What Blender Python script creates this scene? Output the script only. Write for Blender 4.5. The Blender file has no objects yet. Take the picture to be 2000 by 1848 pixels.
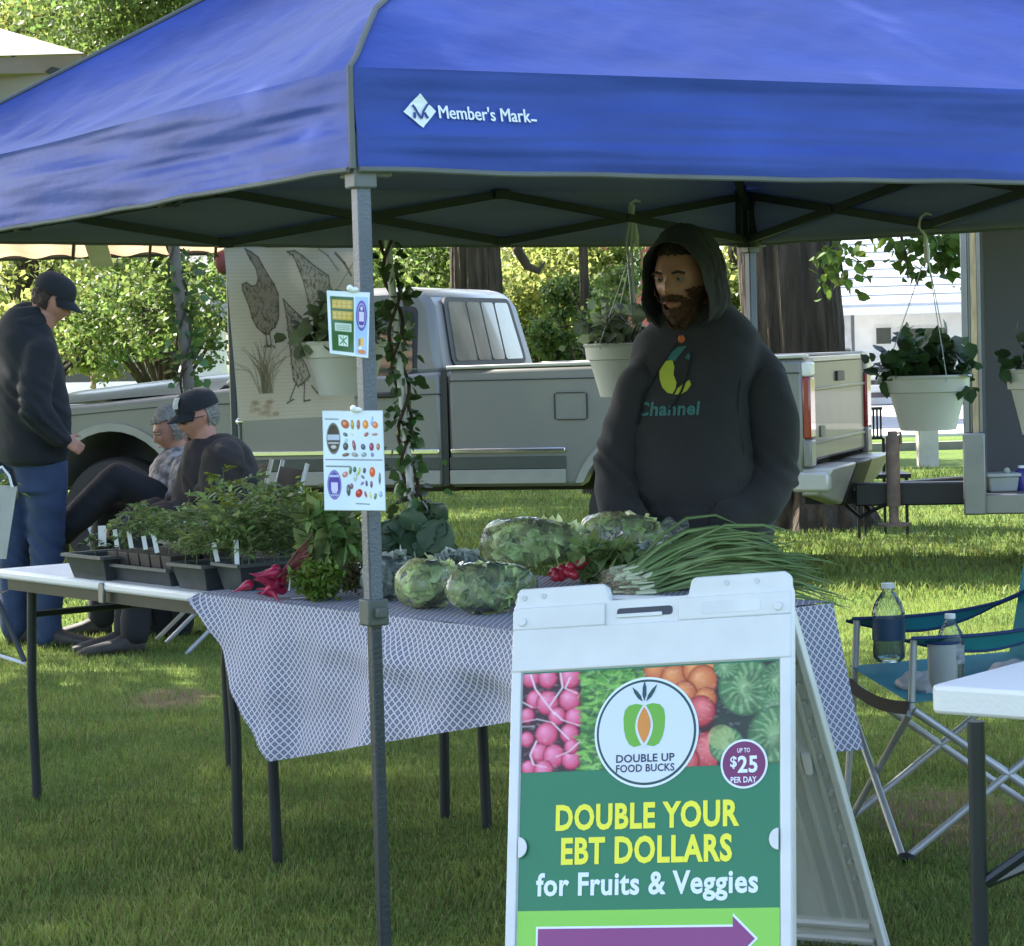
import bpy, bmesh, math, random
import numpy as np
from mathutils import Vector, Matrix, noise
from mathutils.bvhtree import BVHTree
random.seed(7); np.random.seed(7)
RNG = np.random.default_rng(11)
C = bpy.context.scene.collection
# ------------------------------------------------------------------ camera, light, exposure
FPX, PITCH, ROLL, HC = 4951.5, .0495, .0281, 1.4096
cam_d = bpy.data.cameras.new('camera'); cam = bpy.data.objects.new('camera', cam_d); C.objects.link(cam)
cam_d.sensor_width = 36; cam_d.lens = 36 * FPX / 2000; cam_d.clip_end = 500; cam_d.clip_start = .1
cam.matrix_world = Matrix.Translation((0, 0, HC)) @ Matrix.Rotation(math.pi/2 - PITCH, 4, 'X') @ Matrix.Rotation(-ROLL, 4, 'Z')
bpy.context.scene.camera = cam
SUN_DIR = Vector((-.62, .50, .78)).normalized()          # towards the sun: behind the stall, to the left
world = bpy.data.worlds.new('World'); bpy.context.scene.world = world; world.use_nodes = True
wn = world.node_tree.nodes; bg = wn['Background']; sky = wn.new('ShaderNodeTexSky'); sky.sky_type = 'NISHITA'
sky.sun_disc = False; sky.sun_elevation = math.asin(SUN_DIR.z); sky.sun_rotation = math.atan2(SUN_DIR.x, SUN_DIR.y)
sky.dust_density = 2.0; sky.ozone_density = 1.0
world.node_tree.links.new(sky.outputs[0], bg.inputs[0]); bg.inputs[1].default_value = .15
sl = bpy.data.lights.new('sun', 'SUN'); sl.energy = 5.0; sl.angle = math.radians(.5); sl.color = (1, .95, .86)
so = bpy.data.objects.new('sun', sl); C.objects.link(so); so.rotation_euler = SUN_DIR.to_track_quat('Z', 'Y').to_euler()
vs = bpy.context.scene.view_settings; vs.view_transform = 'Standard'; vs.look = 'None'; vs.gamma = 1; vs.use_curve_mapping = False
vs.exposure = 1.98
cy = bpy.context.scene.cycles; cy.max_bounces = 8; cy.transparent_max_bounces = 24
# ------------------------------------------------------------------ photo geometry helpers (2000 x 1848 pixel frame)
def ray(u, v):
    X, Y = u - 1000, v - 924; cr, sr = math.cos(ROLL), math.sin(ROLL)
    x, y = X*cr - Y*sr, X*sr + Y*cr
    c, s = math.cos(PITCH), math.sin(PITCH)
    up, d = -y/FPX, 1.0
    return Vector((x/FPX, d*c + up*s, -d*s + up*c))
CAM = Vector((0, 0, HC))
def at(u, v, Y):
    r = ray(u, v); return CAM + r*(Y/r.y)
def atz(u, v, z=0.0):
    r = ray(u, v); return CAM + r*((z-HC)/r.z)
def hit(u, v, P, n):
    r = ray(u, v); n = Vector(n); return CAM + r*((Vector(P)-CAM).dot(n)/r.dot(n))
def lin(c): c = c/255.; return c/12.92 if c <= .04045 else ((c+.055)/1.055)**2.4
def S(r, g, b): return (lin(r), lin(g), lin(b))
def lerp(a, b, t): return a + (b-a)*t
# ------------------------------------------------------------------ materials
def mat(name, col, rough=.6, metal=0., var=.12, vs_=6., bump=0., bs=40., spec=.5, coat=0., trans=0., sheen=0., isl=0., col2=None, detail=4., stretch=None, bump_dist=.01, thresh=None):
    m = bpy.data.materials.new(name); m.use_nodes = True; nt = m.node_tree; N = nt.nodes; L = nt.links
    p = N['Principled BSDF']; p.inputs['Roughness'].default_value = rough; p.inputs['Metallic'].default_value = metal
    p.inputs['Specular IOR Level'].default_value = spec; p.inputs['Coat Weight'].default_value = coat
    if sheen: p.inputs['Sheen Weight'].default_value = sheen
    tc = N.new('ShaderNodeTexCoord'); src = tc.outputs['Object']
    if stretch:
        mp = N.new('ShaderNodeMapping'); mp.inputs['Scale'].default_value = stretch; L.new(src, mp.inputs[0]); src = mp.outputs[0]
    nz = N.new('ShaderNodeTexNoise'); nz.inputs['Scale'].default_value = vs_; nz.inputs['Detail'].default_value = detail; L.new(src, nz.inputs['Vector'])
    rp = N.new('ShaderNodeValToRGB')
    a = col if col2 is None else col; b = tuple(min(1, c*(1+var)) for c in col) if col2 is None else col2
    a = tuple(c*(1-var) for c in col) if col2 is None else a
    lo, hi = thresh or (.3, .7)
    rp.color_ramp.elements[0].position = lo; rp.color_ramp.elements[1].position = hi
    rp.color_ramp.elements[0].color = (*a, 1); rp.color_ramp.elements[1].color = (*b, 1); L.new(nz.outputs['Fac'], rp.inputs[0])
    out = rp.outputs[0]
    if isl:
        g = N.new('ShaderNodeNewGeometry'); h = N.new('ShaderNodeHueSaturation')
        mr = N.new('ShaderNodeMapRange'); mr.inputs[3].default_value = 1-isl; mr.inputs[4].default_value = 1+isl
        L.new(g.outputs['Random Per Island'], mr.inputs[0]); L.new(mr.outputs[0], h.inputs['Value'])
        mr2 = N.new('ShaderNodeMapRange'); mr2.inputs[3].default_value = .5-isl*.06; mr2.inputs[4].default_value = .5+isl*.04
        L.new(g.outputs['Random Per Island'], mr2.inputs[0]); L.new(mr2.outputs[0], h.inputs['Hue'])
        L.new(out, h.inputs['Color']); out = h.outputs[0]
    L.new(out, p.inputs['Base Color'])
    if bump:
        n2 = N.new('ShaderNodeTexNoise'); n2.inputs['Scale'].default_value = bs; n2.inputs['Detail'].default_value = 5; L.new(src, n2.inputs['Vector'])
        bp = N.new('ShaderNodeBump'); bp.inputs['Strength'].default_value = bump; bp.inputs['Distance'].default_value = bump_dist
        L.new(n2.outputs['Fac'], bp.inputs['Height']); L.new(bp.outputs[0], p.inputs['Normal'])
    if trans:
        t = N.new('ShaderNodeBsdfTranslucent'); mx = N.new('ShaderNodeMixShader'); mx.inputs[0].default_value = trans
        hs = N.new('ShaderNodeHueSaturation'); hs.inputs['Hue'].default_value = .485; hs.inputs['Saturation'].default_value = .95; hs.inputs['Value'].default_value = 1.5
        L.new(out, hs.inputs['Color']); L.new(hs.outputs[0], t.inputs['Color'])
        L.new(p.outputs[0], mx.inputs[1]); L.new(t.outputs[0], mx.inputs[2]); L.new(mx.outputs[0], N['Material Output'].inputs[0])
    return m
def glassy(name, tint, mixv=.75, rough=.08, bump=.3, bs=25., gcol=(1, 1, 1)):
    m = bpy.data.materials.new(name); m.use_nodes = True; nt = m.node_tree; N = nt.nodes; L = nt.links
    for n in list(N):
        if n.type == 'BSDF_PRINCIPLED': N.remove(n)
    t = N.new('ShaderNodeBsdfTransparent'); t.inputs[0].default_value = (*tint, 1)
    g = N.new('ShaderNodeBsdfGlossy'); g.inputs['Roughness'].default_value = rough; g.inputs[0].default_value = (*gcol, 1)
    d = N.new('ShaderNodeBsdfDiffuse'); d.inputs[0].default_value = (.75, .8, .8, 1)
    fr = N.new('ShaderNodeFresnel'); fr.inputs[0].default_value = 1.32
    tc = N.new('ShaderNodeTexCoord'); nz = N.new('ShaderNodeTexNoise'); nz.inputs['Scale'].default_value = bs; nz.inputs['Detail'].default_value = 3; nz.inputs['Distortion'].default_value = 1.2
    L.new(tc.outputs['Object'], nz.inputs['Vector'])
    bp = N.new('ShaderNodeBump'); bp.inputs['Strength'].default_value = bump; bp.inputs['Distance'].default_value = .02
    L.new(nz.outputs['Fac'], bp.inputs['Height']); L.new(bp.outputs[0], g.inputs['Normal']); L.new(bp.outputs[0], fr.inputs['Normal'])
    m1 = N.new('ShaderNodeMixShader'); m1.inputs[0].default_value = 1-mixv; L.new(t.outputs[0], m1.inputs[1]); L.new(d.outputs[0], m1.inputs[2])
    m2 = N.new('ShaderNodeMixShader'); L.new(fr.outputs[0], m2.inputs[0]); L.new(m1.outputs[0], m2.inputs[1]); L.new(g.outputs[0], m2.inputs[2])
    L.new(m2.outputs[0], N['Material Output'].inputs[0]); return m
def attr_mat(name, rough=.5, spec=.4, bump=0, trans=0.):
    m = bpy.data.materials.new(name); m.use_nodes = True; nt = m.node_tree; N = nt.nodes; L = nt.links; p = N['Principled BSDF']
    a = N.new('ShaderNodeVertexColor'); a.layer_name = 'print'; L.new(a.outputs[0], p.inputs['Base Color'])
    p.inputs['Roughness'].default_value = rough; p.inputs['Specular IOR Level'].default_value = spec
    if bump:
        n2 = N.new('ShaderNodeTexNoise'); n2.inputs['Scale'].default_value = 300; bp = N.new('ShaderNodeBump'); bp.inputs['Strength'].default_value = bump
        bp.inputs['Distance'].default_value = .003; L.new(n2.outputs['Fac'], bp.inputs['Height']); L.new(bp.outputs[0], p.inputs['Normal'])
    if trans:
        t = N.new('ShaderNodeBsdfTranslucent'); mx = N.new('ShaderNodeMixShader'); mx.inputs[0].default_value = trans
        L.new(a.outputs[0], t.inputs[0]); L.new(p.outputs[0], mx.inputs[1]); L.new(t.outputs[0], mx.inputs[2]); L.new(mx.outputs[0], N['Material Output'].inputs[0])
    return m
# ------------------------------------------------------------------ object helpers
BASE = {}
def thing(name, label, cat, base=(0, 0, 0), group=None, rotz=0.):
    o = bpy.data.objects.new(name, None); C.objects.link(o); o.location = base; o.rotation_euler = (0, 0, rotz); o.empty_display_size = .1
    o['label'] = label; o['category'] = cat
    if group: o['group'] = group
    BASE[o.name] = Vector(base) if not rotz else Vector((0, 0, 0)); return o
def tag(o, label, cat, group=None):
    o['label'] = label; o['category'] = cat
    if group: o['group'] = group
    return o
def finish(name, me, m, parent=None, smooth=True, kind=None, bevel=0., label=None):
    ms = m if isinstance(m, (list, tuple)) else [m]
    for x in ms: me.materials.append(x)
    if smooth:
        me.polygons.foreach_set('use_smooth', [True]*len(me.polygons))
    o = bpy.data.objects.new(name, me); C.objects.link(o)
    if parent is not None:
        b = BASE[parent.name]; me.transform(Matrix.Translation(-b)); o.parent = parent; BASE[o.name] = b
    else: BASE[o.name] = Vector((0, 0, 0))
    if bevel:
        bv = o.modifiers.new('bevel', 'BEVEL'); bv.width = bevel; bv.segments = 2; bv.limit_method = 'ANGLE'; bv.angle_limit = math.radians(40)
    if smooth:
        try: me.set_sharp_from_angle(angle=math.radians(42))
        except Exception: pass
    if kind: o['kind'] = kind
    if label: o['label'] = label
    return o
def recentre(o):
    """a single-mesh thing gets its origin at its own base"""
    me = o.data; n = len(me.vertices); a = np.empty(n*3); me.vertices.foreach_get('co', a); a = a.reshape(-1, 3)
    c = Vector(((a[:, 0].min()+a[:, 0].max())/2, (a[:, 1].min()+a[:, 1].max())/2, a[:, 2].min()))
    me.transform(Matrix.Translation(-c)); o.location = c; return o
class MB:
    def __init__(s): s.v = []; s.f = []; s.mi = []; s.cur = 0
    def add(s, V, F, M=None):
        o = len(s.v)
        for p in V: s.v.append(tuple(M @ Vector(p)) if M is not None else tuple(p))
        for f in F: s.f.append(tuple(i+o for i in f)); s.mi.append(s.cur)
        return s
    def box(s, c, size, M=None, rotz=0.):
        x, y, z = [k/2 for k in size]; R = Matrix.Translation(c) @ Matrix.Rotation(rotz, 4, 'Z')
        if M is not None: R = M @ R
        V = [(a*x, b*y, d*z) for a in (-1, 1) for b in (-1, 1) for d in (-1, 1)]
        return s.add(V, [(0, 1, 3, 2), (4, 6, 7, 5), (0, 4, 5, 1), (2, 3, 7, 6), (0, 2, 6, 4), (1, 5, 7, 3)], R)
    def hexa(s, P):
        """8 points: bottom ring 4, top ring 4"""
        return s.add(P, [(3, 2, 1, 0), (4, 5, 6, 7), (0, 1, 5, 4), (1, 2, 6, 5), (2, 3, 7, 6), (3, 0, 4, 7)])
    def bar(s, a, b, w, h=None, up=(0, 0, 1)):
        a = Vector(a); b = Vector(b); h = h or w; d = (b-a).normalized(); u = Vector(up)
        if abs(d.dot(u)) > .98: u = Vector((math.cos(.5185), math.sin(.5185), 0))
        r = d.cross(u).normalized(); u = r.cross(d)
        P = []
        for p in (a, b):
            for i, j in ((-1, -1), (1, -1), (1, 1), (-1, 1)): P.append(p + r*(i*w/2) + u*(j*h/2))
        return s.add(P, [(0, 3, 2, 1), (4, 5, 6, 7), (0, 1, 5, 4), (1, 2, 6, 5), (2, 3, 7, 6), (3, 0, 4, 7)])
    def tube(s, pts, r, n=10, caps=True):
        pts = [Vector(p) for p in pts]; m = len(pts); rs = r if isinstance(r, (list, tuple)) else [r]*m
        V = []; F = []; prev = None
        for i, p in enumerate(pts):
            d = (pts[min(i+1, m-1)] - pts[max(i-1, 0)]); d = d.normalized() if d.length > 1e-9 else Vector((0, 0, 1))
            if prev is None:
                u = Vector((0, 0, 1)) if abs(d.z) < .9 else Vector((1, 0, 0)); u = (u - d*u.dot(d)).normalized()
            else:
                u = prev - d*prev.dot(d); u = u.normalized() if u.length > 1e-6 else Vector((1, 0, 0))
            prev = u; w = d.cross(u)
            for k in range(n):
                a = 2*math.pi*k/n; V.append(p + (u*math.cos(a) + w*math.sin(a))*rs[i])
        for i in range(m-1):
            for k in range(n):
                k2 = (k+1) % n; F.append((i*n+k, i*n+k2, (i+1)*n+k2, (i+1)*n+k))
        if caps: F.append(tuple(range(n-1, -1, -1))); F.append(tuple((m-1)*n+k for k in range(n)))
        return s.add(V, F)
    def lathe(s, prof, c=(0, 0, 0), n=32, M=None, sx=1., sy=1.):
        V = []; F = []; m = len(prof)
        for r, z in prof:
            for k in range(n):
                a = 2*math.pi*k/n; V.append((c[0]+r*sx*math.cos(a), c[1]+r*sy*math.sin(a), c[2]+z))
        for i in range(m-1):
            for k in range(n):
                k2 = (k+1) % n; F.append((i*n+k, i*n+k2, (i+1)*n+k2, (i+1)*n+k))
        return s.add(V, F, M)
    def prism(s, poly, a, b, fn):
        """polygon in 2D, fn(x, y, t) -> point, extruded t=a..b"""
        n = len(poly); V = [fn(x, y, a) for x, y in poly] + [fn(x, y, b) for x, y in poly]
        F = [tuple(range(n-1, -1, -1)), tuple(range(n, 2*n))] + [(i, (i+1) % n, n+(i+1) % n, n+i) for i in range(n)]
        return s.add(V, F)
    def grid(s, nu, nv, fn, flip=False):
        V = [fn(i/nu, j/nv) for j in range(nv+1) for i in range(nu+1)]
        F = []
        for j in range(nv):
            for i in range(nu):
                q = (j*(nu+1)+i, j*(nu+1)+i+1, (j+1)*(nu+1)+i+1, (j+1)*(nu+1)+i); F.append(q[::-1] if flip else q)
        return s.add(V, F)
    def ell(s, c, r, n=20, m=12, M=None):
        V = [(0, 0, -1)]; F = []
        for j in range(1, m):
            t = -math.pi/2 + math.pi*j/m
            for k in range(n): a = 2*math.pi*k/n; V.append((math.cos(t)*math.cos(a), math.cos(t)*math.sin(a), math.sin(t)))
        V.append((0, 0, 1)); T = len(V)-1
        for k in range(n): F.append((0, 1+(k+1) % n, 1+k)); F.append((T, T-n+k, T-n+(k+1) % n))
        for j in range(m-2):
            for k in range(n): a = 1+j*n+k; b = 1+j*n+(k+1) % n; F.append((a, b, b+n, a+n))
        R = Matrix.Translation(c) @ (M.to_4x4() if M is not None else Matrix.Identity(4)) @ Matrix.Diagonal((*r, 1))
        return s.add(V, F, R)
    def cap(s, a, b, ra, rb, n=16):
        """tapered capsule"""
        a = Vector(a); b = Vector(b); d = b-a; l = d.length; d.normalize(); pts = []; rs = []
        for k in range(6): t = -math.pi/2 + math.pi/2*k/5; pts.append(a + d*(math.sin(t)*ra)); rs.append(max(1e-4, math.cos(t)*ra))
        for k in range(6): t = math.pi/2*k/5; pts.append(b + d*(math.sin(t)*rb)); rs.append(max(1e-4, math.cos(t)*rb))
        return s.tube(pts, rs, n)
    def mesh(s, name):
        me = bpy.data.meshes.new(name); me.from_pydata(s.v, [], s.f)
        if any(s.mi): me.polygons.foreach_set('material_index', s.mi)
        me.update(); return me
    def build(s, name, m, parent=None, smooth=True, bevel=0., kind=None, label=None, fixn=True):
        me = s.mesh(name)
        if fixn:
            bm = bmesh.new(); bm.from_mesh(me); bmesh.ops.recalc_face_normals(bm, faces=bm.faces); bm.to_mesh(me); bm.free()
        return finish(name, me, m, parent, smooth, kind, bevel, label)
    def bvh(s): return BVHTree.FromPolygons(s.v, s.f)
def np_mesh(name, V, F, m, parent=None, smooth=False, kind=None, label=None):
    me = bpy.data.meshes.new(name); V = np.ascontiguousarray(V, dtype=np.float32); F = np.ascontiguousarray(F, dtype=np.int32)
    nv, (nf, k) = len(V), F.shape
    me.vertices.add(nv); me.vertices.foreach_set('co', V.ravel()); me.loops.add(nf*k); me.loops.foreach_set('vertex_index', F.ravel())
    me.polygons.add(nf); me.polygons.foreach_set('loop_start', np.arange(0, nf*k, k, dtype=np.int32))
    me.update(calc_edges=True); me.validate()
    ms = m if isinstance(m, (list, tuple)) else [m]
    for x in ms: me.materials.append(x)
    if smooth: me.polygons.foreach_set('use_smooth', [True]*nf)
    o = bpy.data.objects.new(name, me); C.objects.link(o)
    if parent is not None: b = BASE[parent.name]; me.transform(Matrix.Translation(-b)); o.parent = parent; BASE[o.name] = b
    else: BASE[o.name] = Vector((0, 0, 0))
    if kind: o['kind'] = kind
    if label: o['label'] = label
    return o
def dup(root, loc=None, rotz=None, label=None, group=None):
    r = root.copy(); C.objects.link(r); BASE[r.name] = BASE[root.name]
    if loc is not None: r.location = loc
    if rotz is not None: r.rotation_euler = (0, 0, rotz)
    if label: r['label'] = label
    if group: r['group'] = group
    for ch in list(root.children):
        c = ch.copy(); C.objects.link(c); c.parent = r; BASE[c.name] = BASE[ch.name]
        for g in list(ch.children): d = g.copy(); C.objects.link(d); d.parent = c
    return r
def unit(a): return a/np.maximum(np.linalg.norm(a, axis=1, keepdims=True), 1e-9)
def leafcloud(P, size, up=.3, aspect=.6, droop=0., rng=RNG, jitter=.35, dirs=None):
    """P (N,3) leaf bases; returns V, F of two-triangle leaves folded along the midrib (4 verts: base, side, tip, side)"""
    n = len(P); d = rng.normal(size=(n, 3)) if dirs is None else dirs + rng.normal(size=(n, 3))*jitter
    d[:, 2] -= droop; d = unit(d)
    nn = rng.normal(size=(n, 3)); nn[:, 2] += up*3; s = unit(np.cross(d, nn)); nn = np.cross(s, d)
    L = (size*(1+rng.uniform(-jitter, jitter, n)))[:, None]; w = L*aspect*.5
    a = P; t = P + d*L; m = P + d*L*.45
    l = m + s*w + nn*L*.08; r = m - s*w + nn*L*.08
    V = np.stack([a, r, t, l], 1).reshape(-1, 3); k = np.arange(n)[:, None]*4
    F = np.concatenate([k+np.array([[0, 1, 2]]), k+np.array([[0, 2, 3]])]); return V, F
def roundleaves(P, size, up=.3, aspect=.6, droop=0., rng=RNG, jitter=.35, dirs=None):
    """like leafcloud but each leaf is a curved, round-sided blade of six triangles"""
    n = len(P); d = rng.normal(size=(n, 3)) if dirs is None else dirs + rng.normal(size=(n, 3))*jitter
    d[:, 2] -= droop; d = unit(d); nn = rng.normal(size=(n, 3)); nn[:, 2] += up*3; s = unit(np.cross(d, nn)); nn = np.cross(s, d)
    L = (size*(1+rng.uniform(-jitter, jitter, n)))[:, None]; w = L*aspect*.5; c = rng.uniform(-.05, .22, n)[:, None]
    def q(a, b, h): return P + d*L*a + s*w*b + nn*L*(h - c*a*a)
    V = np.stack([q(0, 0, 0), q(.25, -.85, .07), q(.62, -.80, .07), q(1, 0, 0), q(.62, .80, .07), q(.25, .85, .07), q(.42, 0, 0)], 1).reshape(-1, 3)
    k = np.arange(n)[:, None]*7; F = np.concatenate([k+np.array([[a, b, 6]]) for a, b in ((0, 1), (1, 2), (2, 3), (3, 4), (4, 5), (5, 0))]); return V, F
def join(parts):
    Vs = []; Fs = []; o = 0
    for V, F in parts: Vs.append(V); Fs.append(F+o); o += len(V)
    return np.concatenate(Vs), np.concatenate(Fs)
def voxel(mb, name, size, smooth=4, noise_amp=0., noise_scale=6., factor=.5, cloth=None):
    """merge overlapping closed shapes into one continuous skin"""
    me = mb.mesh(name); o = bpy.data.objects.new('tmp', me); C.objects.link(o)
    r = o.modifiers.new('r', 'REMESH'); r.mode = 'VOXEL'; r.voxel_size = size
    s = o.modifiers.new('s', 'SMOOTH'); s.iterations = smooth; s.factor = factor
    dg = bpy.context.evaluated_depsgraph_get(); out = bpy.data.meshes.new_from_object(o.evaluated_get(dg), depsgraph=dg)
    bpy.data.objects.remove(o); out.name = name
    if noise_amp or cloth:
        n = len(out.vertices); co = np.empty(n*3); out.vertices.foreach_get('co', co); co = co.reshape(-1, 3)
        no = np.empty(n*3); out.vertex_normals.foreach_get('vector', no); no = no.reshape(-1, 3)
        for i in range(n):
            p = Vector(co[i])
            a = cloth(p) if cloth else (noise.noise(p*noise_scale)*1. + noise.noise(p*noise_scale*2.3)*.5)*noise_amp
            co[i] += no[i]*a
        out.vertices.foreach_set('co', co.ravel()); out.update()
    return out
def text_geo(txt, size=1., bold=0., align='CENTER', res=3, sx=1.):
    cu = bpy.data.curves.new('t', 'FONT'); cu.body = txt; cu.size = size; cu.space_character = 1.0+bold*2.2; cu.offset = bold; cu.align_x = align; cu.resolution_u = res; cu.fill_mode = 'FRONT'
    o = bpy.data.objects.new('t', cu); C.objects.link(o); dg = bpy.context.evaluated_depsgraph_get()
    me = bpy.data.meshes.new_from_object(o.evaluated_get(dg), depsgraph=dg)
    V = [(v.co.x*sx, v.co.y) for v in me.vertices]; F = [tuple(p.vertices) for p in me.polygons]
    bpy.data.objects.remove(o); bpy.data.curves.remove(cu); bpy.data.meshes.remove(me); return V, F
def text_fit(txt, x0, x1, y0, y1, bold=0.):
    """text scaled into a 2D box: x0..x1 wide, baseline y0 to cap top y1"""
    V, F = text_geo(txt, 1., bold); xs = [p[0] for p in V]; a, b = min(xs), max(xs); H, _ = text_geo('H', 1., bold)
    h0 = min(p[1] for p in H); h = max(p[1] for p in H)-h0
    return [(x0+(x-a)/(b-a)*(x1-x0), y0+(y-h0)/h*(y1-y0)) for x, y in V], F
class Canvas:
    """colour print painted on a grid of points, x right 0..1, y down 0..1"""
    def __init__(s, w, h, bgc, asp=1.):
        s.w, s.h = w, h; s.a = np.ones((h, w, 3))*np.array(bgc); s.X, s.Y = np.meshgrid(np.linspace(0, 1, w), np.linspace(0, 1, h)); s.asp = asp; s.px = 1./w
    def put(s, mask, col): mask = np.clip(mask, 0, 1)[..., None]; s.a = s.a*(1-mask) + np.array(col)*mask
    def ell(s, cx, cy, rx, ry, col, rot=0., ring=0., alpha=1.):
        x = s.X-cx; y = (s.Y-cy); c, k = math.cos(rot), math.sin(rot); x, y = x*c+y*k, -x*k+y*c
        d = np.sqrt((x/rx)**2+(y/ry)**2); q = min(rx, ry)
        m = np.clip((1-d)*q/s.px+.5, 0, 1)
        if ring: m = m*np.clip((d-(1-ring))*q/s.px+.5, 0, 1)
        s.put(m*alpha, col)
    def rect(s, x0, y0, x1, y1, col, alpha=1.):
        m = np.clip((s.X-x0)/s.px+.5, 0, 1)*np.clip((x1-s.X)/s.px+.5, 0, 1)*np.clip((s.Y-y0)/s.px+.5, 0, 1)*np.clip((y1-s.Y)/s.px+.5, 0, 1); s.put(m*alpha, col)
    def line(s, x0, y0, x1, y1, w, col, alpha=1.):
        dx, dy = x1-x0, y1-y0; t = np.clip(((s.X-x0)*dx+(s.Y-y0)*dy)/(dx*dx+dy*dy+1e-12), 0, 1)
        d = np.hypot(s.X-x0-t*dx, s.Y-y0-t*dy); s.put(np.clip((w/2-d)/s.px+.5, 0, 1)*alpha, col)
    def path(s, pts, w, col, alpha=1.):
        for a, b in zip(pts, pts[1:]): s.line(*a, *b, w, col, alpha)
    def poly(s, pts, col, alpha=1.):
        ins = np.zeros(s.X.shape, bool); n = len(pts)
        for i in range(n):
            (x0, y0), (x1, y1) = pts[i], pts[(i+1) % n]
            c = ((y0 > s.Y) != (y1 > s.Y)) & (s.X < (x1-x0)*(s.Y-y0)/((y1-y0) or 1e-9)+x0); ins ^= c
        s.put(ins*alpha, col); return ins
    def sheet(s, name, fn, m, parent=None, label=None):
        """fn(x, y) arrays -> (n,3) points"""
        V = fn(s.X.ravel(), s.Y.ravel()); w, h = s.w, s.h; i = (np.arange(h-1)[:, None]*w + np.arange(w-1)[None]).ravel()
        F = np.stack([i, i+w, i+w+1, i+1], 1)
        o = np_mesh(name, V, F, m, parent, smooth=True, label=label); ca = o.data.color_attributes.new('print', 'FLOAT_COLOR', 'POINT')
        ca.data.foreach_set('color', np.concatenate([s.a.reshape(-1, 3), np.ones((w*h, 1))], 1).astype(np.float32).ravel()); return o
def quad_fn(tl, tr, br, bl):
    tl, tr, br, bl = [np.array(p) for p in (tl, tr, br, bl)]
    def fn(x, y):
        x = np.asarray(x)[:, None]; y = np.asarray(y)[:, None]; return (tl*(1-x)+tr*x)*(1-y) + (bl*(1-x)+br*x)*y
    return fn
# ================================================================== SETTING
def ground_mat():
    m = bpy.data.materials.new('lawn soil'); m.use_nodes = True; N = m.node_tree.nodes; L = m.node_tree.links; p = N['Principled BSDF']
    tc = N.new('ShaderNodeTexCoord'); p.inputs['Roughness'].default_value = .95; p.inputs['Specular IOR Level'].default_value = .1
    def nz(sc, d=4):
        n = N.new('ShaderNodeTexNoise'); n.inputs['Scale'].default_value = sc; n.inputs['Detail'].default_value = d; L.new(tc.outputs['Object'], n.inputs['Vector']); return n
    def ramp(src, a, b, ca, cb):
        r = N.new('ShaderNodeValToRGB'); r.color_ramp.elements[0].position = a; r.color_ramp.elements[1].position = b
        r.color_ramp.elements[0].color = (*ca, 1); r.color_ramp.elements[1].color = (*cb, 1); L.new(src, r.inputs[0]); return r
    r1 = ramp(nz(30).outputs[0], .35, .65, (.055, .095, .02), (.14, .20, .045)); r2 = ramp(nz(1.1).outputs[0], .3, .7, (.7, .75, .7), (1.2, 1.15, 1))
    mx = N.new('ShaderNodeMix'); mx.data_type = 'RGBA'; mx.blend_type = 'MULTIPLY'; mx.inputs[0].default_value = 1; L.new(r1.outputs[0], mx.inputs[6]); L.new(r2.outputs[0], mx.inputs[7])
    out = mx.outputs[2]
    for (x, y, r) in BARE:
        vm = N.new('ShaderNodeVectorMath'); vm.operation = 'DISTANCE'; sc = N.new('ShaderNodeVectorMath'); sc.operation = 'MULTIPLY'; sc.inputs[1].default_value = (1, .55, 0)
        L.new(tc.outputs['Object'], sc.inputs[0]); L.new(sc.outputs[0], vm.inputs[0]); vm.inputs[1].default_value = (x, y*.55, 0)
        ad = N.new('ShaderNodeMath'); ad.operation = 'ADD'; n3 = nz(7, 3); mu = N.new('ShaderNodeMath'); mu.operation = 'MULTIPLY_ADD'; mu.inputs[1].default_value = r*1.4; mu.inputs[2].default_value = -r*.7
        L.new(n3.outputs[0], mu.inputs[0]); L.new(vm.outputs['Value'], ad.inputs[0]); L.new(mu.outputs[0], ad.inputs[1])
        rr = ramp(ad.outputs[0], r*.6, r*1.1, (1, 1, 1), (0, 0, 0)); m2 = N.new('ShaderNodeMix'); m2.data_type = 'RGBA'; L.new(rr.outputs[0], m2.inputs[0]); L.new(out, m2.inputs[6])
        m2.inputs[7].default_value = (.16, .115, .06, 1); out = m2.outputs[2]
    L.new(out, p.inputs['Base Color']); return m
BARE = [(*atz(330, 1365)[:2], .2), (*atz(1880, 1600)[:2], .32), (*atz(1330, 1500)[:2], .2), (*atz(1600, 1420)[:2], .15)]
mb = MB(); mb.grid(40, 40, lambda a, b: (-160+320*a, -60+320*b, 0)); mb.build('lawn', ground_mat(), kind='structure', smooth=False)
M_ASPH = mat('asphalt', (.30, .30, .29), .9, var=.1, vs_=3); M_CONC = mat('concrete', (.62, .60, .56), .85, var=.08, vs_=2, bump=.2)
mb = MB(); mb.box((0, 50, .004), (240, 22, .008)); mb.build('road', M_ASPH, kind='structure', smooth=False)
mb = MB(); mb.box((0, 36.6, .02), (240, 2.4, .04)); mb.build('sidewalk', M_CONC, kind='structure', smooth=False)
mb = MB(); mb.box((0, 31.3, .05), (240, .18, .10)); mb.build('kerb', mat('kerb stone', (.20, .19, .17), .9), kind='structure', smooth=False)

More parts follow.
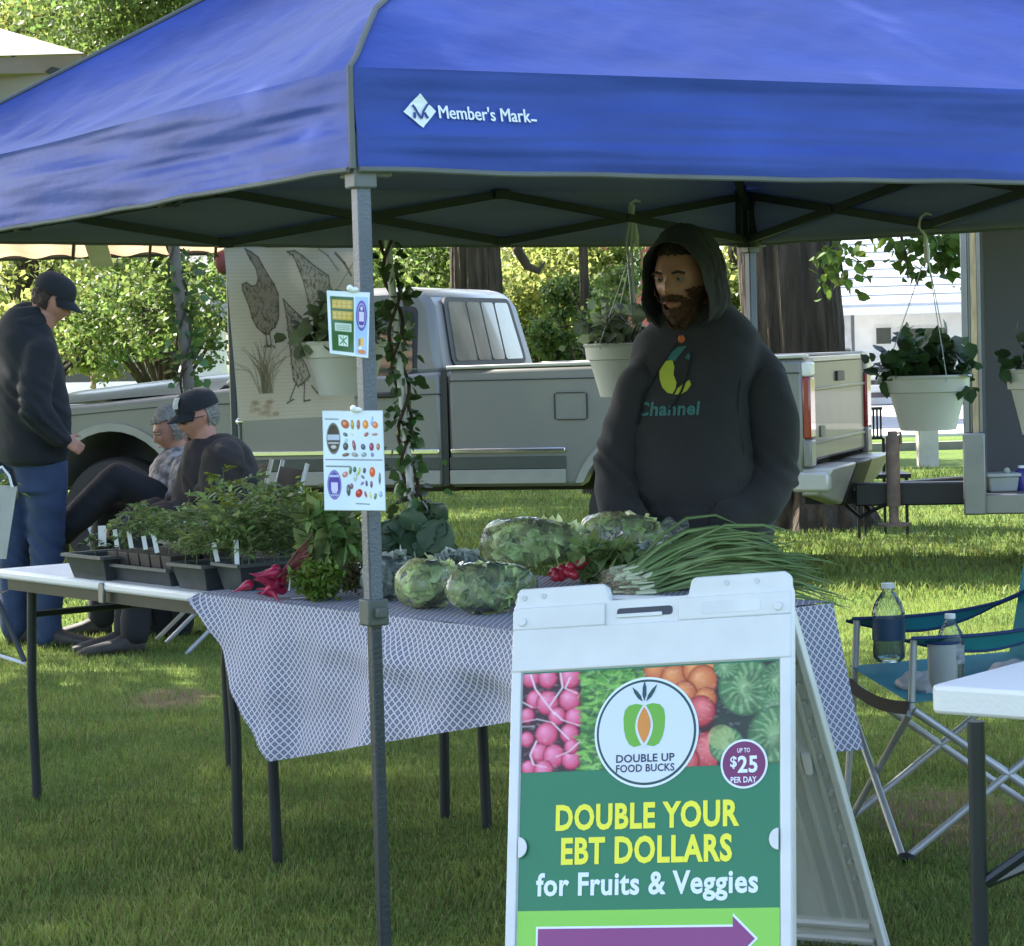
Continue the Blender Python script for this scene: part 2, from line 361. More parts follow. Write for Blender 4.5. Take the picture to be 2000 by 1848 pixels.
# grass blades: many nobody could count
def grass(name, regions, seed, colA, colB, trans=.35):
    r = np.random.default_rng(seed); Vs = []; Fs = []; off = 0
    for (n, y0, y1, h0, w0) in regions:
        y = y0*((y1/y0)**r.random(n)); x = y*(-.235+.47*r.random(n))*1.25 + r.normal(size=n)*.2
        keep = np.ones(n, bool)
        for (bx, by, br) in BARE:
            d = np.hypot(x-bx, (y-by)*.55); keep &= ~((d < br*(.75+.5*r.random(n))) & (r.random(n) < .72))
        x, y = x[keep], y[keep]; n = len(x)
        cl = np.sin(x*3.1+np.sin(y*2.3)*1.7)*np.cos(y*2.7+np.sin(x*1.9)) + .5*np.sin(x*11+y*7)*np.cos(y*13-x*5)
        h = h0*(1+.35*cl)*(r.uniform(.45, 1.25, n)); a = r.uniform(0, 2*np.pi, n); w = w0*r.uniform(.6, 1.3, n)
        bend = r.uniform(.2, .95, n)*h; b = r.uniform(0, 2*np.pi, n) ; bx, by = np.cos(b)*bend, np.sin(b)*bend
        dx, dy = np.cos(a)*w/2, np.sin(a)*w/2; z = np.zeros(n)
        V = np.stack([np.stack([x-dx, y-dy, z-.004], 1), np.stack([x+dx, y+dy, z-.004], 1), np.stack([x+dx*.7+bx*.35, y+dy*.7+by*.35, h*.6], 1),
                      np.stack([x-dx*.7+bx*.35, y-dy*.7+by*.35, h*.6], 1), np.stack([x+bx, y+by, h], 1)], 1).reshape(-1, 3)
        k = np.arange(n)[:, None]*5+off; F = np.concatenate([k+np.array([[0, 1, 2]]), k+np.array([[0, 2, 3]]), k+np.array([[3, 2, 4]])]); Vs.append(V); Fs.append(F); off += n*5
    m = mat(name+' blades', colA, .55, col2=colB, vs_=1.6, isl=.45, trans=trans, spec=.25)
    return np_mesh(name, np.concatenate(Vs), np.concatenate(Fs), m, kind='stuff')
g = grass('grass', [(325000, 5.0, 13.5, .026, .0036), (100000, 13.5, 27, .042, .010)], 3, (.084, .140, .032), (.205, .260, .056)); tag(g, 'short green mown lawn grass all over the ground', 'grass')
g = grass('dry_grass', [(22000, 5.2, 12, .028, .0028)], 5, (.20, .16, .07), (.30, .25, .12)); tag(g, 'scattered dry straw coloured blades lying in the lawn', 'dry grass')

# ------------------------------------------------------------------ trees
M_BARK = mat('bark', (.032, .024, .016), .95, col2=(.105, .078, .056), vs_=14, stretch=(1, 1, .16), bump=1., bs=20, bump_dist=.06)
M_LEAF = mat('maple leaves', (.055, .11, .022), .42, col2=(.13, .19, .045), vs_=.8, isl=.4, trans=.5, spec=.35)
M_LEAF2 = mat('dark leaves', (.035, .085, .015), .5, col2=(.08, .15, .02), vs_=.8, isl=.35, trans=.45, spec=.3)
M_LEAFY = mat('yellow green leaves', (.12, .175, .035), .42, col2=(.24, .28, .08), vs_=.8, isl=.35, trans=.55, spec=.3)
def bark_trunk(pts, rs, n=120, amp=.085):
    mb = MB(); dense = []; rr = []
    for i in range(len(pts)-1):
        for k in range(8): t = k/8; dense.append(Vector(pts[i]).lerp(Vector(pts[i+1]), t)); rr.append(lerp(rs[i], rs[i+1], t))
    dense.append(Vector(pts[-1])); rr.append(rs[-1]); mb.tube(dense, rr, n)
    V = []
    for i, v in enumerate(mb.v):
        ring = min(i//n, len(dense)-1); c = dense[ring]; d = Vector(v)-c; a = math.atan2(d.y, d.x)
        k = 1+amp*.5*math.sin(a*7+math.sin(v[2]*1.3)*1.2)-amp*.9*(1-abs(math.sin(a*11+2.2*noise.noise(Vector((a*2, 1, v[2]*1.6))))))**3+amp*.8*noise.noise(Vector((math.cos(a)*4, math.sin(a)*4, v[2]*.7)))+amp*.6*math.sin(a*17+v[2])
        V.append(tuple(c+d*k))
    mb.v = V; return mb
def blob_leaves(blobs, n, size, rng):
    vol = np.array([b[3]*b[4]*b[5] for b in blobs]); cnt = (n*vol/vol.sum()).astype(int); P = []
    for (x, y, z, rx, ry, rz), k in zip(blobs, cnt):
        d = unit(rng.normal(size=(k, 3))); r = rng.random(k)**.45; q = d*r[:, None]*np.array([rx, ry, rz]) + np.array([x, y, z])
        # clump: pull towards random branch tips so gaps open between
        tips = unit(rng.normal(size=(max(6, k//60), 3)))*(rng.random((max(6, k//60), 1))**.5)*np.array([rx, ry, rz])*1.02 + np.array([x, y, z])
        ti = rng.integers(0, len(tips), k); s = min(rx, ry, rz)*.23
        m = rng.random(k) < .8; q[m] = tips[ti[m]] + rng.normal(size=(m.sum(), 3))*s*np.array([1, 1, .6]); P.append(q)
    return np.concatenate(P)
def tree(x, y, r0, h, blobs, n, size, label, leaf=M_LEAF, seed=1, lean=(0, 0), name='maple_tree', flare=1.5, group=None, limbs=True):
    rng = np.random.default_rng(seed); t = thing(name, label, 'tree', (x, y, 0), group)
    top = (x+lean[0], y+lean[1], h)
    bark_trunk([(x, y, -.05), (x, y, .25), (x+lean[0]*.15, y+lean[1]*.15, .9), (x+lean[0]*.5, y+lean[1]*.5, h*.5), top], [r0*flare*1.15, r0*1.2, r0*1.02, r0*.9, r0*.6]).build('trunk', M_BARK, t)
    if limbs:
        mb = MB()
        for b in blobs:
            c = Vector(b[:3]); s = Vector((x+lean[0]*.7, y+lean[1]*.7, min(h*.75, max(.9, c.z-1))))
            mid = s.lerp(c, .5)+Vector((rng.normal()*.3, rng.normal()*.3, .3)); mb.tube([s, s.lerp(mid, .5), mid, mid.lerp(c, .6), c], [r0*.35, r0*.28, r0*.2, r0*.12, .02], 8)
        mb.build('limb', M_BARK, t)
    P = blob_leaves(blobs, n, size, rng); V, F = leafcloud(P, size, up=.25, aspect=.75, droop=.5, rng=rng); np_mesh('crown', V, F, leaf, t, kind='stuff')
    return t
# shade tree placed out of view on the left, its crown shading stall and lawn
def hb(rng, n, x0, x1, y0, y1, z0, z1, r): return [(rng.uniform(x0, x1), rng.uniform(y0, y1), rng.uniform(z0, z1), r*rng.uniform(.8, 1.2), r*rng.uniform(.8, 1.2), r*.7) for _ in range(n)]
r_ = np.random.default_rng(21)
tree(-9.2, 12.6, .42, 7.2, hb(r_, 30, -12.5, -3.6, 5.5, 15.5, 6.0, 9.6, 2.1), 52000, .17, 'large shade tree out of view left of the stall, placed to shade it and the lawn', M_LEAF2, 31, flare=1.4)
# the two trunks behind the pickup, crowns above the picture
tb = atz(1592, 1035)
tree(tb.x-.03, tb.y+.3, .36, 6.5, hb(r_, 12, -2.5, 6.5, 18, 24, 6.6, 9.5, 2.1), 16000, .17, 'thick furrowed tree trunk standing behind the tailgate of the pickup', M_LEAF, 32, lean=(-.28, 0), flare=1.45)
tree(at(932, 600, 27).x, 27, .27, 6.8, hb(r_, 10, -4.5, 3, 25, 31, 6.8, 9.5, 2.0), 12000, .17, 'dark upright tree trunk seen above the cab of the pickup', M_LEAF, 33, flare=1.3)
def screen(seed, spec, y0, y1, zbot=None):
    """crown blobs for a background tree, given by where its foliage hangs"""
    rng = np.random.default_rng(seed); out = []
    for (u0, u1, v0, v1, n, r) in spec:
        for _ in range(n):
            Y = rng.uniform(y0, y1); p = at(rng.uniform(u0, u1), rng.uniform(v0, v1), Y); out.append((p.x, p.y, p.z, r*rng.uniform(.8, 1.25), r*rng.uniform(.8, 1.2), r*.75))
    return out
def bgtree(u, Y, r0, h, spec, n, size, label, leaf, seed, name='maple_tree', d=2.5):
    b = at(u, 700, Y); return tree(b.x, Y, r0, h, screen(seed, spec, Y-d, Y+d*.8), n, size, label, leaf, seed, name=name, group='trees beyond the lawn', flare=1.3)
bgtree(60, 27, .16, 4.5, [(-60, 230, -60, 140, 9, .9), (-60, 150, 480, 680, 10, .62), (-60, 100, 560, 700, 4, .5)], 21000, .078, 'leafy tree at the far left behind the standing man', M_LEAFY, 41)
bgtree(322, 25, .07, 4.0, [(150, 460, -60, 130, 10, .8), (170, 430, 500, 640, 15, .5), (170, 300, 600, 700, 6, .36), (340, 440, 600, 700, 4, .34)], 34000, .060, 'bright leafy tree between the standing man and the hen banner', M_LEAF, 42)
bgtree(296, 30, .06, 3.6, [(120, 300, 560, 690, 8, .42)], 9000, .066, 'small yellow green tree behind the hood of the pickup', M_LEAFY, 43, d=1.5)
bgtree(790, 32, .10, 4.5, [(660, 900, 440, 600, 13, .7), (700, 880, 600, 720, 7, .55)], 15000, .080, 'green tree seen between the ivy stake and the dark trunk', M_LEAF, 44)
bgtree(1062, 30, .13, 5.0, [(985, 1120, 440, 640, 13, .6), (1000, 1080, 600, 700, 5, .4), (1100, 1250, 440, 560, 6, .45)], 19000, .074, 'light green tree behind the cargo bed of the pickup', M_LEAFY, 45)
bgtree(1145, 24, .05, 3.4, [(1110, 1230, 560, 640, 5, .28), (1060, 1110, 620, 710, 4, .28)], 6000, .055, 'low leafy tree in front of the red house', M_LEAF, 46, d=1.)
bgtree(1440, 29, .08, 4.5, [(1425, 1480, 460, 600, 6, .5), (1430, 1470, 600, 700, 4, .5)], 7000, .075, 'strip of green tree between the hooded man and the thick trunk', M_LEAFY, 47, d=1.5)
# low boughs of the thick trunk that hang into view at its right
t = thing('hanging_branch', 'leafy maple twigs hanging down right of the thick trunk', 'branch', at(1640, 500, 18.2))
rng = np.random.default_rng(51); mb = MB(); P = []
for (u, v, k, s) in [(1638, 510, 16, .09), (1644, 540, 16, .09), (1648, 500, 10, .07), (1772, 476, 26, .10), (1856, 482, 40, .12), (1876, 515, 22, .08), (1775, 520, 9, .08), (1835, 466, 26, .10)]:
    c = at(u, v, 18.0); P.append(np.array(c)+rng.normal(size=(k, 3))*s*np.array([1, 1, .7]))
a = at(1600, 380, 18.6)
mb.tube([a, at(1620, 440, 18.3), at(1640, 500, 18), at(1648, 545, 18)], [.03, .02, .012, .004], 6); mb.tube([a, at(1720, 400, 18.3), at(1800, 440, 18), at(1868, 510, 18)], [.03, .02, .014, .004], 6)
mb.tube([at(1720, 400, 18.3), at(1760, 460, 18), at(1775, 530, 18)], [.02, .012, .004], 6)
mb.build('twig', M_BARK, t); V, F = roundleaves(np.repeat(np.concatenate(P), 2, 0)+rng.normal(size=(2*len(np.concatenate(P)), 3))*.03, .085, up=.2, aspect=.8, droop=.6, rng=rng); np_mesh('foliage', V, F, M_LEAF2, t, kind='stuff')
t = thing('hanging_branch', 'bent bare bough among leaves left of the hanging strap', 'branch', at(1040, 500, 22))
mb = MB(); mb.tube([at(1000, 440, 22.5), at(1012, 490, 22), at(1030, 520, 22), at(1052, 530, 22), at(1064, 512, 22)], [.05, .045, .04, .03, .012], 8); mb.build('twig', M_BARK, t)

# ------------------------------------------------------------------ houses
M_WHITE = mat('white siding', (.82, .82, .80), .7, var=.04); M_ROOFW = mat('pale shingle roof', (.50, .51, .53), .9, var=.05, vs_=3); M_DARKG = mat('dark window glass', (.03, .035, .04), .12, spec=.8)
M_RED = mat('red brick wall', (.26, .075, .055), .9, col2=(.34, .11, .08), vs_=5); M_TRIM = mat('white trim', (.8, .8, .78), .6, var=.02)
def px_box(mb, u0, u1, v0, v1, Y, depth):
    a = at(u0, v1, Y); b = at(u1, v0, Y); mb.box(((a.x+b.x)/2, Y+depth/2, (a.z+b.z)/2), (abs(b.x-a.x), depth, abs(b.z-a.z)))
YH = 52.
h = thing('white_house', 'white house with a broad pale roof behind the right hanging basket', 'house', (at(1790, 790, YH).x, YH, 0))
mb = MB(); px_box(mb, 1560, 2320, 596, 830, YH+1.2, 7); mb.build('wall', M_WHITE, h, smooth=False)
e0 = at(1545, 598, YH); e1 = at(2330, 600, YH); mb = MB(); zr = e0.z; hr = 5.6
mb.hexa([(e0.x, YH, zr-.12), (e1.x, YH, zr-.12), (e1.x, YH+5, hr-.12), (e0.x, YH+5, hr-.12), (e0.x, YH, zr), (e1.x, YH, zr), (e1.x, YH+5, hr), (e0.x, YH+5, hr)])
mb.hexa([(e0.x, YH+5, hr-.12), (e1.x, YH+5, hr-.12), (e1.x, YH+10, zr-.12), (e0.x, YH+10, zr-.12), (e0.x, YH+5, hr), (e1.x, YH+5, hr), (e1.x, YH+10, zr), (e0.x, YH+10, zr)])
rf = mb.build('roof', M_ROOFW, h, smooth=False)
mb = MB()
for k in range(1, 19):      # shingle courses
    y = YH+5*k/19.; z = zr+(hr-zr)*k/19.; mb.box(((e0.x+e1.x)/2, y, z+.004), (e1.x-e0.x, .03, .008))
mb.build('shingle_course', M_ROOFW, h, smooth=False, kind='stuff')
mb = MB(); px_box(mb, 1545, 2330, 597, 604, YH-.06, .1); mb.build('gutter', M_TRIM, h, smooth=False)
mb = MB(); px_box(mb, 1616, 1662, 610, 682, YH+1.1, .12); mb.build('door', mat('pale door', (.5, .53, .55), .5), h, smooth=False)
mb = MB(); px_box(mb, 1612, 1668, 684, 696, YH+1.05, .15); mb.build('shutter', M_DARKG, h, smooth=False)
for (u0, u1, v0, v1) in [(1712, 1740, 640, 672), (1760, 1850, 640, 700), (1950, 2050, 640, 710)]:
    mb = MB(); px_box(mb, u0-3, u1+3, v0-3, v1+3, YH+1.12, .1); fr = mb.build('window', M_TRIM, h, smooth=False)
    mb = MB(); px_box(mb, u0, u1, v0, v1, YH+1.1, .1); o = mb.build('pane', M_DARKG, None, smooth=False); o.parent = fr; o.data.transform(Matrix.Translation(-BASE[h.name]))
mb = MB(); px_box(mb, 1664, 1668, 604, 700, YH+.3, .1); mb.build('post', mat('dark post', (.1, .1, .1), .6), h, smooth=False)
for k, (v0, v1) in enumerate([(700, 716), (728, 742), (752, 766)]):
    mb = MB(); px_box(mb, 1672, 1755, v0, v1, YH+.6-.3*k, .3); mb.build('step', M_CONC, h, smooth=False)
for k, (v0, v1) in enumerate([(716, 728), (742, 752), (766, 778)]):
    mb = MB(); px_box(mb, 1672, 1755, v0, v1, YH+.7-.3*k, .2); mb.build('step_gap', mat('dark riser', (.10, .09, .10), .7), h, smooth=False)  # shade of the gaps between steps, painted as dark boxes
YR = 42.
h = thing('red_house', 'red house with a white framed window left of the hooded man', 'house', (at(1200, 790, YR).x, YR, 0))
mb = MB(); px_box(mb, 1046, 1330, 380, 780, YR, 6); mb.build('wall', M_RED, h, smooth=False)
mb = MB(); px_box(mb, 1222, 1246, 380, 560, YR-.1, .09); mb.build('corner_board', M_TRIM, h, smooth=False)
mb = MB(); px_box(mb, 1098, 1166, 626, 692, YR-.12, .1); fr = mb.build('window', M_TRIM, h, smooth=False)
mb = MB(); px_box(mb, 1106, 1158, 632, 668, YR-.14, .1); o = mb.build('pane', M_DARKG, None, smooth=False); o.parent = fr; o.data.transform(Matrix.Translation(-BASE[h.name]))
a, b = at(1030, 380, YR), at(1345, 380, YR); mb = MB(); mb.prism([(-.5, a.z), (6.5, a.z), (3, a.z+2.6)], a.x, b.x, lambda x, y, t: (t, YR+x, y)); mb.build('roof', mat('brown roof', (.10, .085, .075), .9), h, smooth=False)
YL = 62.
h = thing('cream_house', 'low cream house glimpsed under the trees behind the pickup hood', 'house', (at(210, 760, YL).x, YL, 0))
mb = MB(); px_box(mb, -150, 380, 640, 800, YL, 7); mb.build('wall', mat('cream wall', (.62, .58, .5), .8), h, smooth=False)
a, b = at(-180, 640, YL), at(410, 640, YL); mb = MB(); mb.prism([(-.6, a.z), (7.6, a.z), (3.5, a.z+2.2)], a.x, b.x, lambda x, y, t: (t, YL+x, y)); mb.build('roof', mat('grey roof', (.22, .21, .2), .9), h, smooth=False)
for (u0, u1) in [(160, 200), (300, 345)]:
    mb = MB(); px_box(mb, u0, u1, 680, 725, YL-.08, .1); mb.build('window', M_DARKG, h, smooth=False)
# parked car glimpsed at far left, on the road
def small_car(u, v, Y, m, label):
    o = at(u, v, Y); t = thing('parked_car', label, 'car', (o.x, Y, 0)); mb = MB()
    L_ = 4.4; prof = [(-2.2, .3), (2.2, .3), (2.25, .7), (1.9, .85), (1.1, .95), (.6, 1.38), (-1.0, 1.42), (-1.75, .98), (-2.15, .92), (-2.25, .6)]
    mb.prism(prof, -.85, .85, lambda x, y, q: (o.x+x, Y+q, y)); mb.build('body', m, t, bevel=.06)
    mb = MB(); mb.prism([(.98, .98), (.55, 1.32), (-.95, 1.36), (-1.5, 1.0)], -.86, .86, lambda x, y, q: (o.x+x, Y+q, y)); mb.build('window', M_DARKG, t, bevel=.01)
    for x in (-1.35, 1.35):
        mb = MB(); mb.tube([(o.x+x, Y-.88, .33), (o.x+x, Y-.66, .33)], .33, 20); mb.build('wheel', mat('tyre', (.02, .02, .02), .8), t)
small_car(262, 730, 47, mat('white car paint', (.75, .75, .75), .25, coat=.6), 'white car parked on the road behind the pickup hood')
small_car(1085, 730, 46, mat('blue grey car paint', (.35, .42, .5), .25, coat=.6), 'pale blue car parked on the road beyond the cargo bed')
# white square post on the verge
p = atz(1812, 913); mb = MB(); mb.box((p.x, p.y, .45), (.21, .21, .9)); mb.box((p.x, p.y, .93), (.27, .27, .06)); t = thing('post', 'square white post on the verge below the right hanging basket', 'post', (p.x, p.y, 0)); mb.build('shaft', mat('weathered white post', (.5, .47, .42), .8), t, bevel=.01)
# thin reddish pole at far left
p = at(182, 730, 34); mb = MB(); mb.tube([(p.x, 34, 0), (p.x, 34, 1.75)], .035, 8); tag(recentre(mb.build('pole', mat('rusty pink pole', (.35, .17, .13), .8))), 'thin rusty pole standing by the road left of the hood', 'pole')
# ================================================================== PICKUP
M_PAINT = mat('silver truck paint', (.172, .171, .163), .34, metal=.12, var=.06, vs_=2, coat=.2, spec=.5); M_BLK = mat('black plastic', (.018, .018, .02), .5); M_CHR = mat('chrome', (.75, .75, .76), .14, metal=1., var=.03)
M_GLASS = mat('car glass', (.035, .04, .038), .05, spec=1., coat=.5, var=.3, vs_=2); M_TYRE = mat('rubber tyre', (.022, .022, .024), .8, bump=.3, bs=60); M_LOWP = mat('lower grey paint', (.25, .25, .24), .4, metal=.1); M_STRIPE = mat('dark green grey stripe', (.045, .055, .05), .4)
M_REDL = mat('red lens', (.22, .004, .014), .15, spec=.7, coat=.5)
tr = thing('pickup_truck', 'silver extended cab pickup truck parked side on behind the stall', 'pickup truck', (0, 0, 0))
F2 = Vector((-.948, .317, 0)).normalized(); ang = math.atan2(F2.y, F2.x)
def arch(cx, r, cz=.39, n=14, za=.57):
    a0 = math.asin((za-cz)/r); return [(cx + r*math.cos(a), cz+r*1.12*math.sin(a)) for a in [lerp(a0, math.pi-a0, k/n) for k in range(n+1)]]
W_ = 1.95
def sidefn(x, z, y): # round shoulders
    return (x, y, z)
def curved_side(mb, poly, y0, y1): mb.prism(poly, y0, y1, lambda x, z, t: (x, t, z))
# cab and front body: from the cab rear (x .76) forward to 4.3
fr = [(.785, .57)] + [(x, z) for x, z in [(3.52-.50, .57)]]
a2 = arch(3.52, .5)[::-1]
poly = [(1.28, .57), (3.0, .57)] + a2 + [(4.02, .57), (4.33, .60), (4.37, .80), (4.36, 1.02), (4.28, 1.10), (3.6, 1.13), (2.86, 1.19), (2.3, 1.235), (1.28, 1.275)]
mb = MB(); curved_side(mb, poly, -W_, 0); mb.build('body', M_PAINT, tr, bevel=.035)
# hood: crowned sheet rising to the cowl
mb = MB(); mb.grid(12, 16, lambda a, b: (lerp(2.80, 4.32, a), lerp(-W_+.05, -.05, b), lerp(1.185, 1.10, a**1.3)+lerp(.125, .085, a)*(1-abs(2*b-1)**2.6)-(.08*max(0, a-.85)/.15)**1.0)); mb.grid(1, 16, lambda a, b: (2.80, lerp(-W_+.05, -.05, b), lerp(1.1, 1.185+.125*(1-abs(2*b-1)**2.6), a))); mb.build('hood', M_PAINT, tr)
# bed: outer sides, floor, inner faces
a3 = arch(0, .43)[::-1]
poly = [(-.93, .60), (-.43, .57)] + a3 + [(.43, .57), (1.245, .57), (1.245, 1.285), (-.95, 1.30), (-.96, .8)]
for y0, y1 in ((-.13, 0), (-W_, -W_+.13)):
    mb = MB(); curved_side(mb, poly, y0, y1); mb.build('bed_side', M_PAINT, tr, bevel=.03)
mb = MB(); mb.box((.15, -W_/2, .74), (2.1, W_-.27, .06)); mb.box((1.20, -W_/2, 1.0), (.05, W_-.27, .55)); mb.build('bed_floor', M_BLK, tr, smooth=False)
M_CAPR = mat('bed rail cap', (.42, .41, .38), .35, metal=.3)
for y in (-.065, -W_+.065): mb = MB(); mb.hexa([(-.96, y-.075, 1.300), (1.245, y-.075, 1.285), (1.245, y+.075, 1.285), (-.96, y+.075, 1.300), (-.96, y-.075, 1.322), (1.245, y-.075, 1.307), (1.245, y+.075, 1.307), (-.96, y+.075, 1.322)]); mb.build('bed_rail', M_CAPR, tr, bevel=.006)
# greenhouse
def gh(x, y_in, z): return (x, y_in, z)
mb = MB(); prof = [(2.78, 1.21, .03), (2.30, 1.69, .13), (2.12, 1.765, .17), (1.85, 1.80, .18), (1.56, 1.80, .18), (1.44, 1.775, .17), (1.375, 1.68, .14), (1.285, 1.25, .03)]
V = [(x, -i, z) for x, z, i in prof] + [(x, -W_+i, z) for x, z, i in prof]; n = len(prof)
Fc = [tuple(range(n)), tuple(range(2*n-1, n-1, -1))] + [(i, i+n, (i+1) % n+n, (i+1) % n) for i in range(n)]
mb.add(V, Fc); mb.build('cab', M_PAINT, tr, bevel=.05)
def ygh(z): return -.03-.125*max(0, min(1, (z-1.21)/.5))-.0
def side_panel(name, pts, m, off, th=.012, bev=0., parent=tr, ins=None):
    mb = MB(); fn = (lambda x, z, t: (x, ygh(z)+t, z)) if ins is None else (lambda x, z, t: (x, ins+t, z)); mb.prism(pts, off-th, off, fn); return mb.build(name, m, parent, bevel=bev)
def rounded(pts, r=.05, n=4):
    out = []; m = len(pts)
    for i in range(m):
        p = Vector(pts[i]); a = (Vector(pts[i-1])-p); b = (Vector(pts[(i+1) % m])-p); ra = min(r, a.length*.45, b.length*.45); a = p+a.normalized()*ra; b = p+b.normalized()*ra
        for k in range(n+1): t = k/n; q = a*(1-t)**2 + p*2*t*(1-t) + b*t*t; out.append((q.x, q.y))
    return out
M_PANE = mat('back glass painted with tan reflection', (.20, .18, .13), .12, col2=(.34, .31, .23), vs_=3, spec=.9, coat=.5)  # tan tone painted in for what the back glass reflects
def bk_(y, z, o): return (1.285+(z-1.25)*.209-o, y, z)
def back_poly(name, pts, a, b, m, parent=tr, bevel=0.): mb = MB(); mb.prism(pts, a, b, lambda y, z, t: bk_(y, z, t)); o = mb.build(name, m, None if parent is not tr else tr, bevel=bevel); o.parent = parent; return o
back_poly('back_window_seal', rounded([(-.235, 1.305), (-.33, 1.735), (-W_+.33, 1.735), (-W_+.235, 1.305)], .08), -.004, .012, M_BLK)
yy_ = [-.30, -.72, -1.0, -1.27, -W_+.30]
for k in range(4):
    a_, b_ = yy_[k], yy_[k+1]; e0_ = .085 if k == 0 else 0; e1_ = .085 if k == 3 else 0; back_poly('back_window_pane', rounded([(a_-.015, 1.335), (a_-.015-e0_, 1.705), (b_+.015+e1_, 1.705), (b_+.015, 1.335)], .03), .010, .017, M_PANE)
d1 = [(1.475, 1.245), (1.50, 1.655), (2.08, 1.655), (2.52, 1.245)]
side_panel('window_seal', rounded([(1.445, 1.225), (1.47, 1.68), (2.10, 1.68), (2.56, 1.225)], .05), M_BLK, .010); side_panel('door_window', rounded(d1, .05), M_GLASS, .018)
mb = MB(); mb.grid(1, 8, lambda a, b: (lerp(2.745, 2.32, a)+.02, lerp(-W_+.16, -.16, b), lerp(1.255, 1.67, a)+.02)); mb.build('windshield', M_GLASS, tr)
# panel lines: recessed black gaps and creases
def gap(x0, z0, x1, z1, w=.012, name='panel_gap', m=M_BLK, y=.004):
    mb = MB(); mb.bar((x0, y-.004, z0), (x1, y-.004, z1), w, .012, up=(0, 1, 0)); return mb.build(name, m, tr, smooth=False)
gap(1.262, .58, 1.262, 1.28, .036); gap(1.53, .75, 1.53, 1.22, .008); gap(1.53, .58, 1.53, .75, .008); gap(2.62, .60, 2.62, 1.17, .01)
gap(1.28, 1.14, 3.2, 1.095, .007);  gap(3.2, 1.095, 4.3, 1.02, .006); gap(1.24, 1.215, -.93, 1.215, .007)
mb = MB()
for zz, yy in ((1.19, 0),): pass
# trims
def strip(x0, x1, z, h, m, name, t=.014):
    mb = MB(); mb.box(((x0+x1)/2, t/2-.002, z), (abs(x1-x0), t, h)); return mb.build(name, m, tr, bevel=.004)
for (a, b) in [(1.30, 2.60), (.50, 1.225)]: strip(a, b, .79, .028, M_CHR, 'side_moulding', .022)
for (a, b) in [(1.30, 2.98), (.50, 1.235)]: strip(a, b, .715, .075, M_STRIPE, 'side_stripe'); strip(a, b, .632, .085, M_LOWP, 'rocker_panel', .02)
for cx, r in ((3.52, .5), (0, .43)):
    mb = MB(); pts = arch(cx, r); o_ = arch(cx, r+.045); P = pts + o_[::-1]; mb.prism(P, -.03, .022, lambda x, z, t: (x, t, z)); mb.build('wheel_arch_trim', M_LOWP, tr)
mb = MB(); mb.prism(rounded([(.36, .97), (.36, 1.13), (.56, 1.13), (.56, .97)], .03), -.004, .004, lambda x, z, t: (x, t, z)); fd = mb.build('fuel_door', M_PAINT, tr)
for a, b in (((.36, .975), (.36, 1.125)), ((.56, .975), (.56, 1.125)), ((.37, .97), (.55, .97)), ((.37, 1.13), (.55, 1.13))): gap(*a, *b, .006, y=.009)
mb = MB(); mb.box((1.66, .02, 1.14), (.17, .03, .035)); mb.build('door_handle', M_BLK, tr, bevel=.01)
mb = MB(); mb.box((2.45, .13, 1.33), (.10, .18, .2)); mb.bar((2.5, 0, 1.25), (2.45, .08, 1.28), .03); mb.build('wing_mirror', M_BLK, tr, bevel=.02)
# front end
mb = MB(); mb.box((4.40, -W_/2, .62), (.12, W_+.02, .2)); mb.build('front_bumper', M_CHR, tr, bevel=.03)
for y in (-.24, -W_+.24): mb = MB(); mb.box((4.37, y, .93), (.06, .36, .17)); mb.build('headlight', mat('headlight glass', (.7, .7, .7), .1, spec=.8), tr, bevel=.02)
mb = MB(); mb.box((4.36, -W_/2, .93), (.06, 1.05, .2)); mb.build('grille', M_BLK, tr, bevel=.01)
M_BUMP = mat('dull silver bumper', (.42, .41, .39), .4, metal=.35, var=.08)
# rear: tailgate, lights, bumper
mb = MB(); mb.box((-.945, -W_/2, .99), (.05, W_-.30, .60)); M_TG = mat('darkened truck paint for tailgate', (.105, .10, .092), .36, metal=.1, coat=.15, var=.12, vs_=4); tg = mb.build('tailgate', M_TG, tr, bevel=.02)  # truck paint made darker on this face to offset bright reflections
def tgpart(name, c, s, m, bev=.004): mb = MB(); mb.box(c, s); o = mb.build(name, m, None, bevel=bev); o.parent = tg; return o
tgpart('handle', (-.975, -W_/2, 1.18), (.02, .22, .06), M_BLK); tgpart('ridge', (-.972, -W_/2, 1.115), (.012, W_-.32, .02), M_TG); tgpart('ridge', (-.972, -W_/2, .80), (.012, W_-.32, .02), M_TG)
tgpart('badge', (-.973, -.42, .86), (.008, .14, .07), M_STRIPE); tgpart('top_lip', (-.955, -W_/2, 1.29), (.06, W_-.30, .03), M_CAPR)
for y in (-.075, -W_+.075):
    mb = MB(); mb.box((-.965, y, 1.01), (.05, .15, .36)); mb.build('tail_light', M_REDL, tr, bevel=.012)
    mb = MB(); mb.box((-.965, y, 1.235), (.052, .152, .085)); mb.build('reversing_light', mat('clear lens', (.6, .6, .6), .15), tr, bevel=.012)
    mb = MB(); mb.box((-.965, y, .745), (.05, .15, .16)); mb.build('quarter_panel', M_PAINT, tr, bevel=.012)
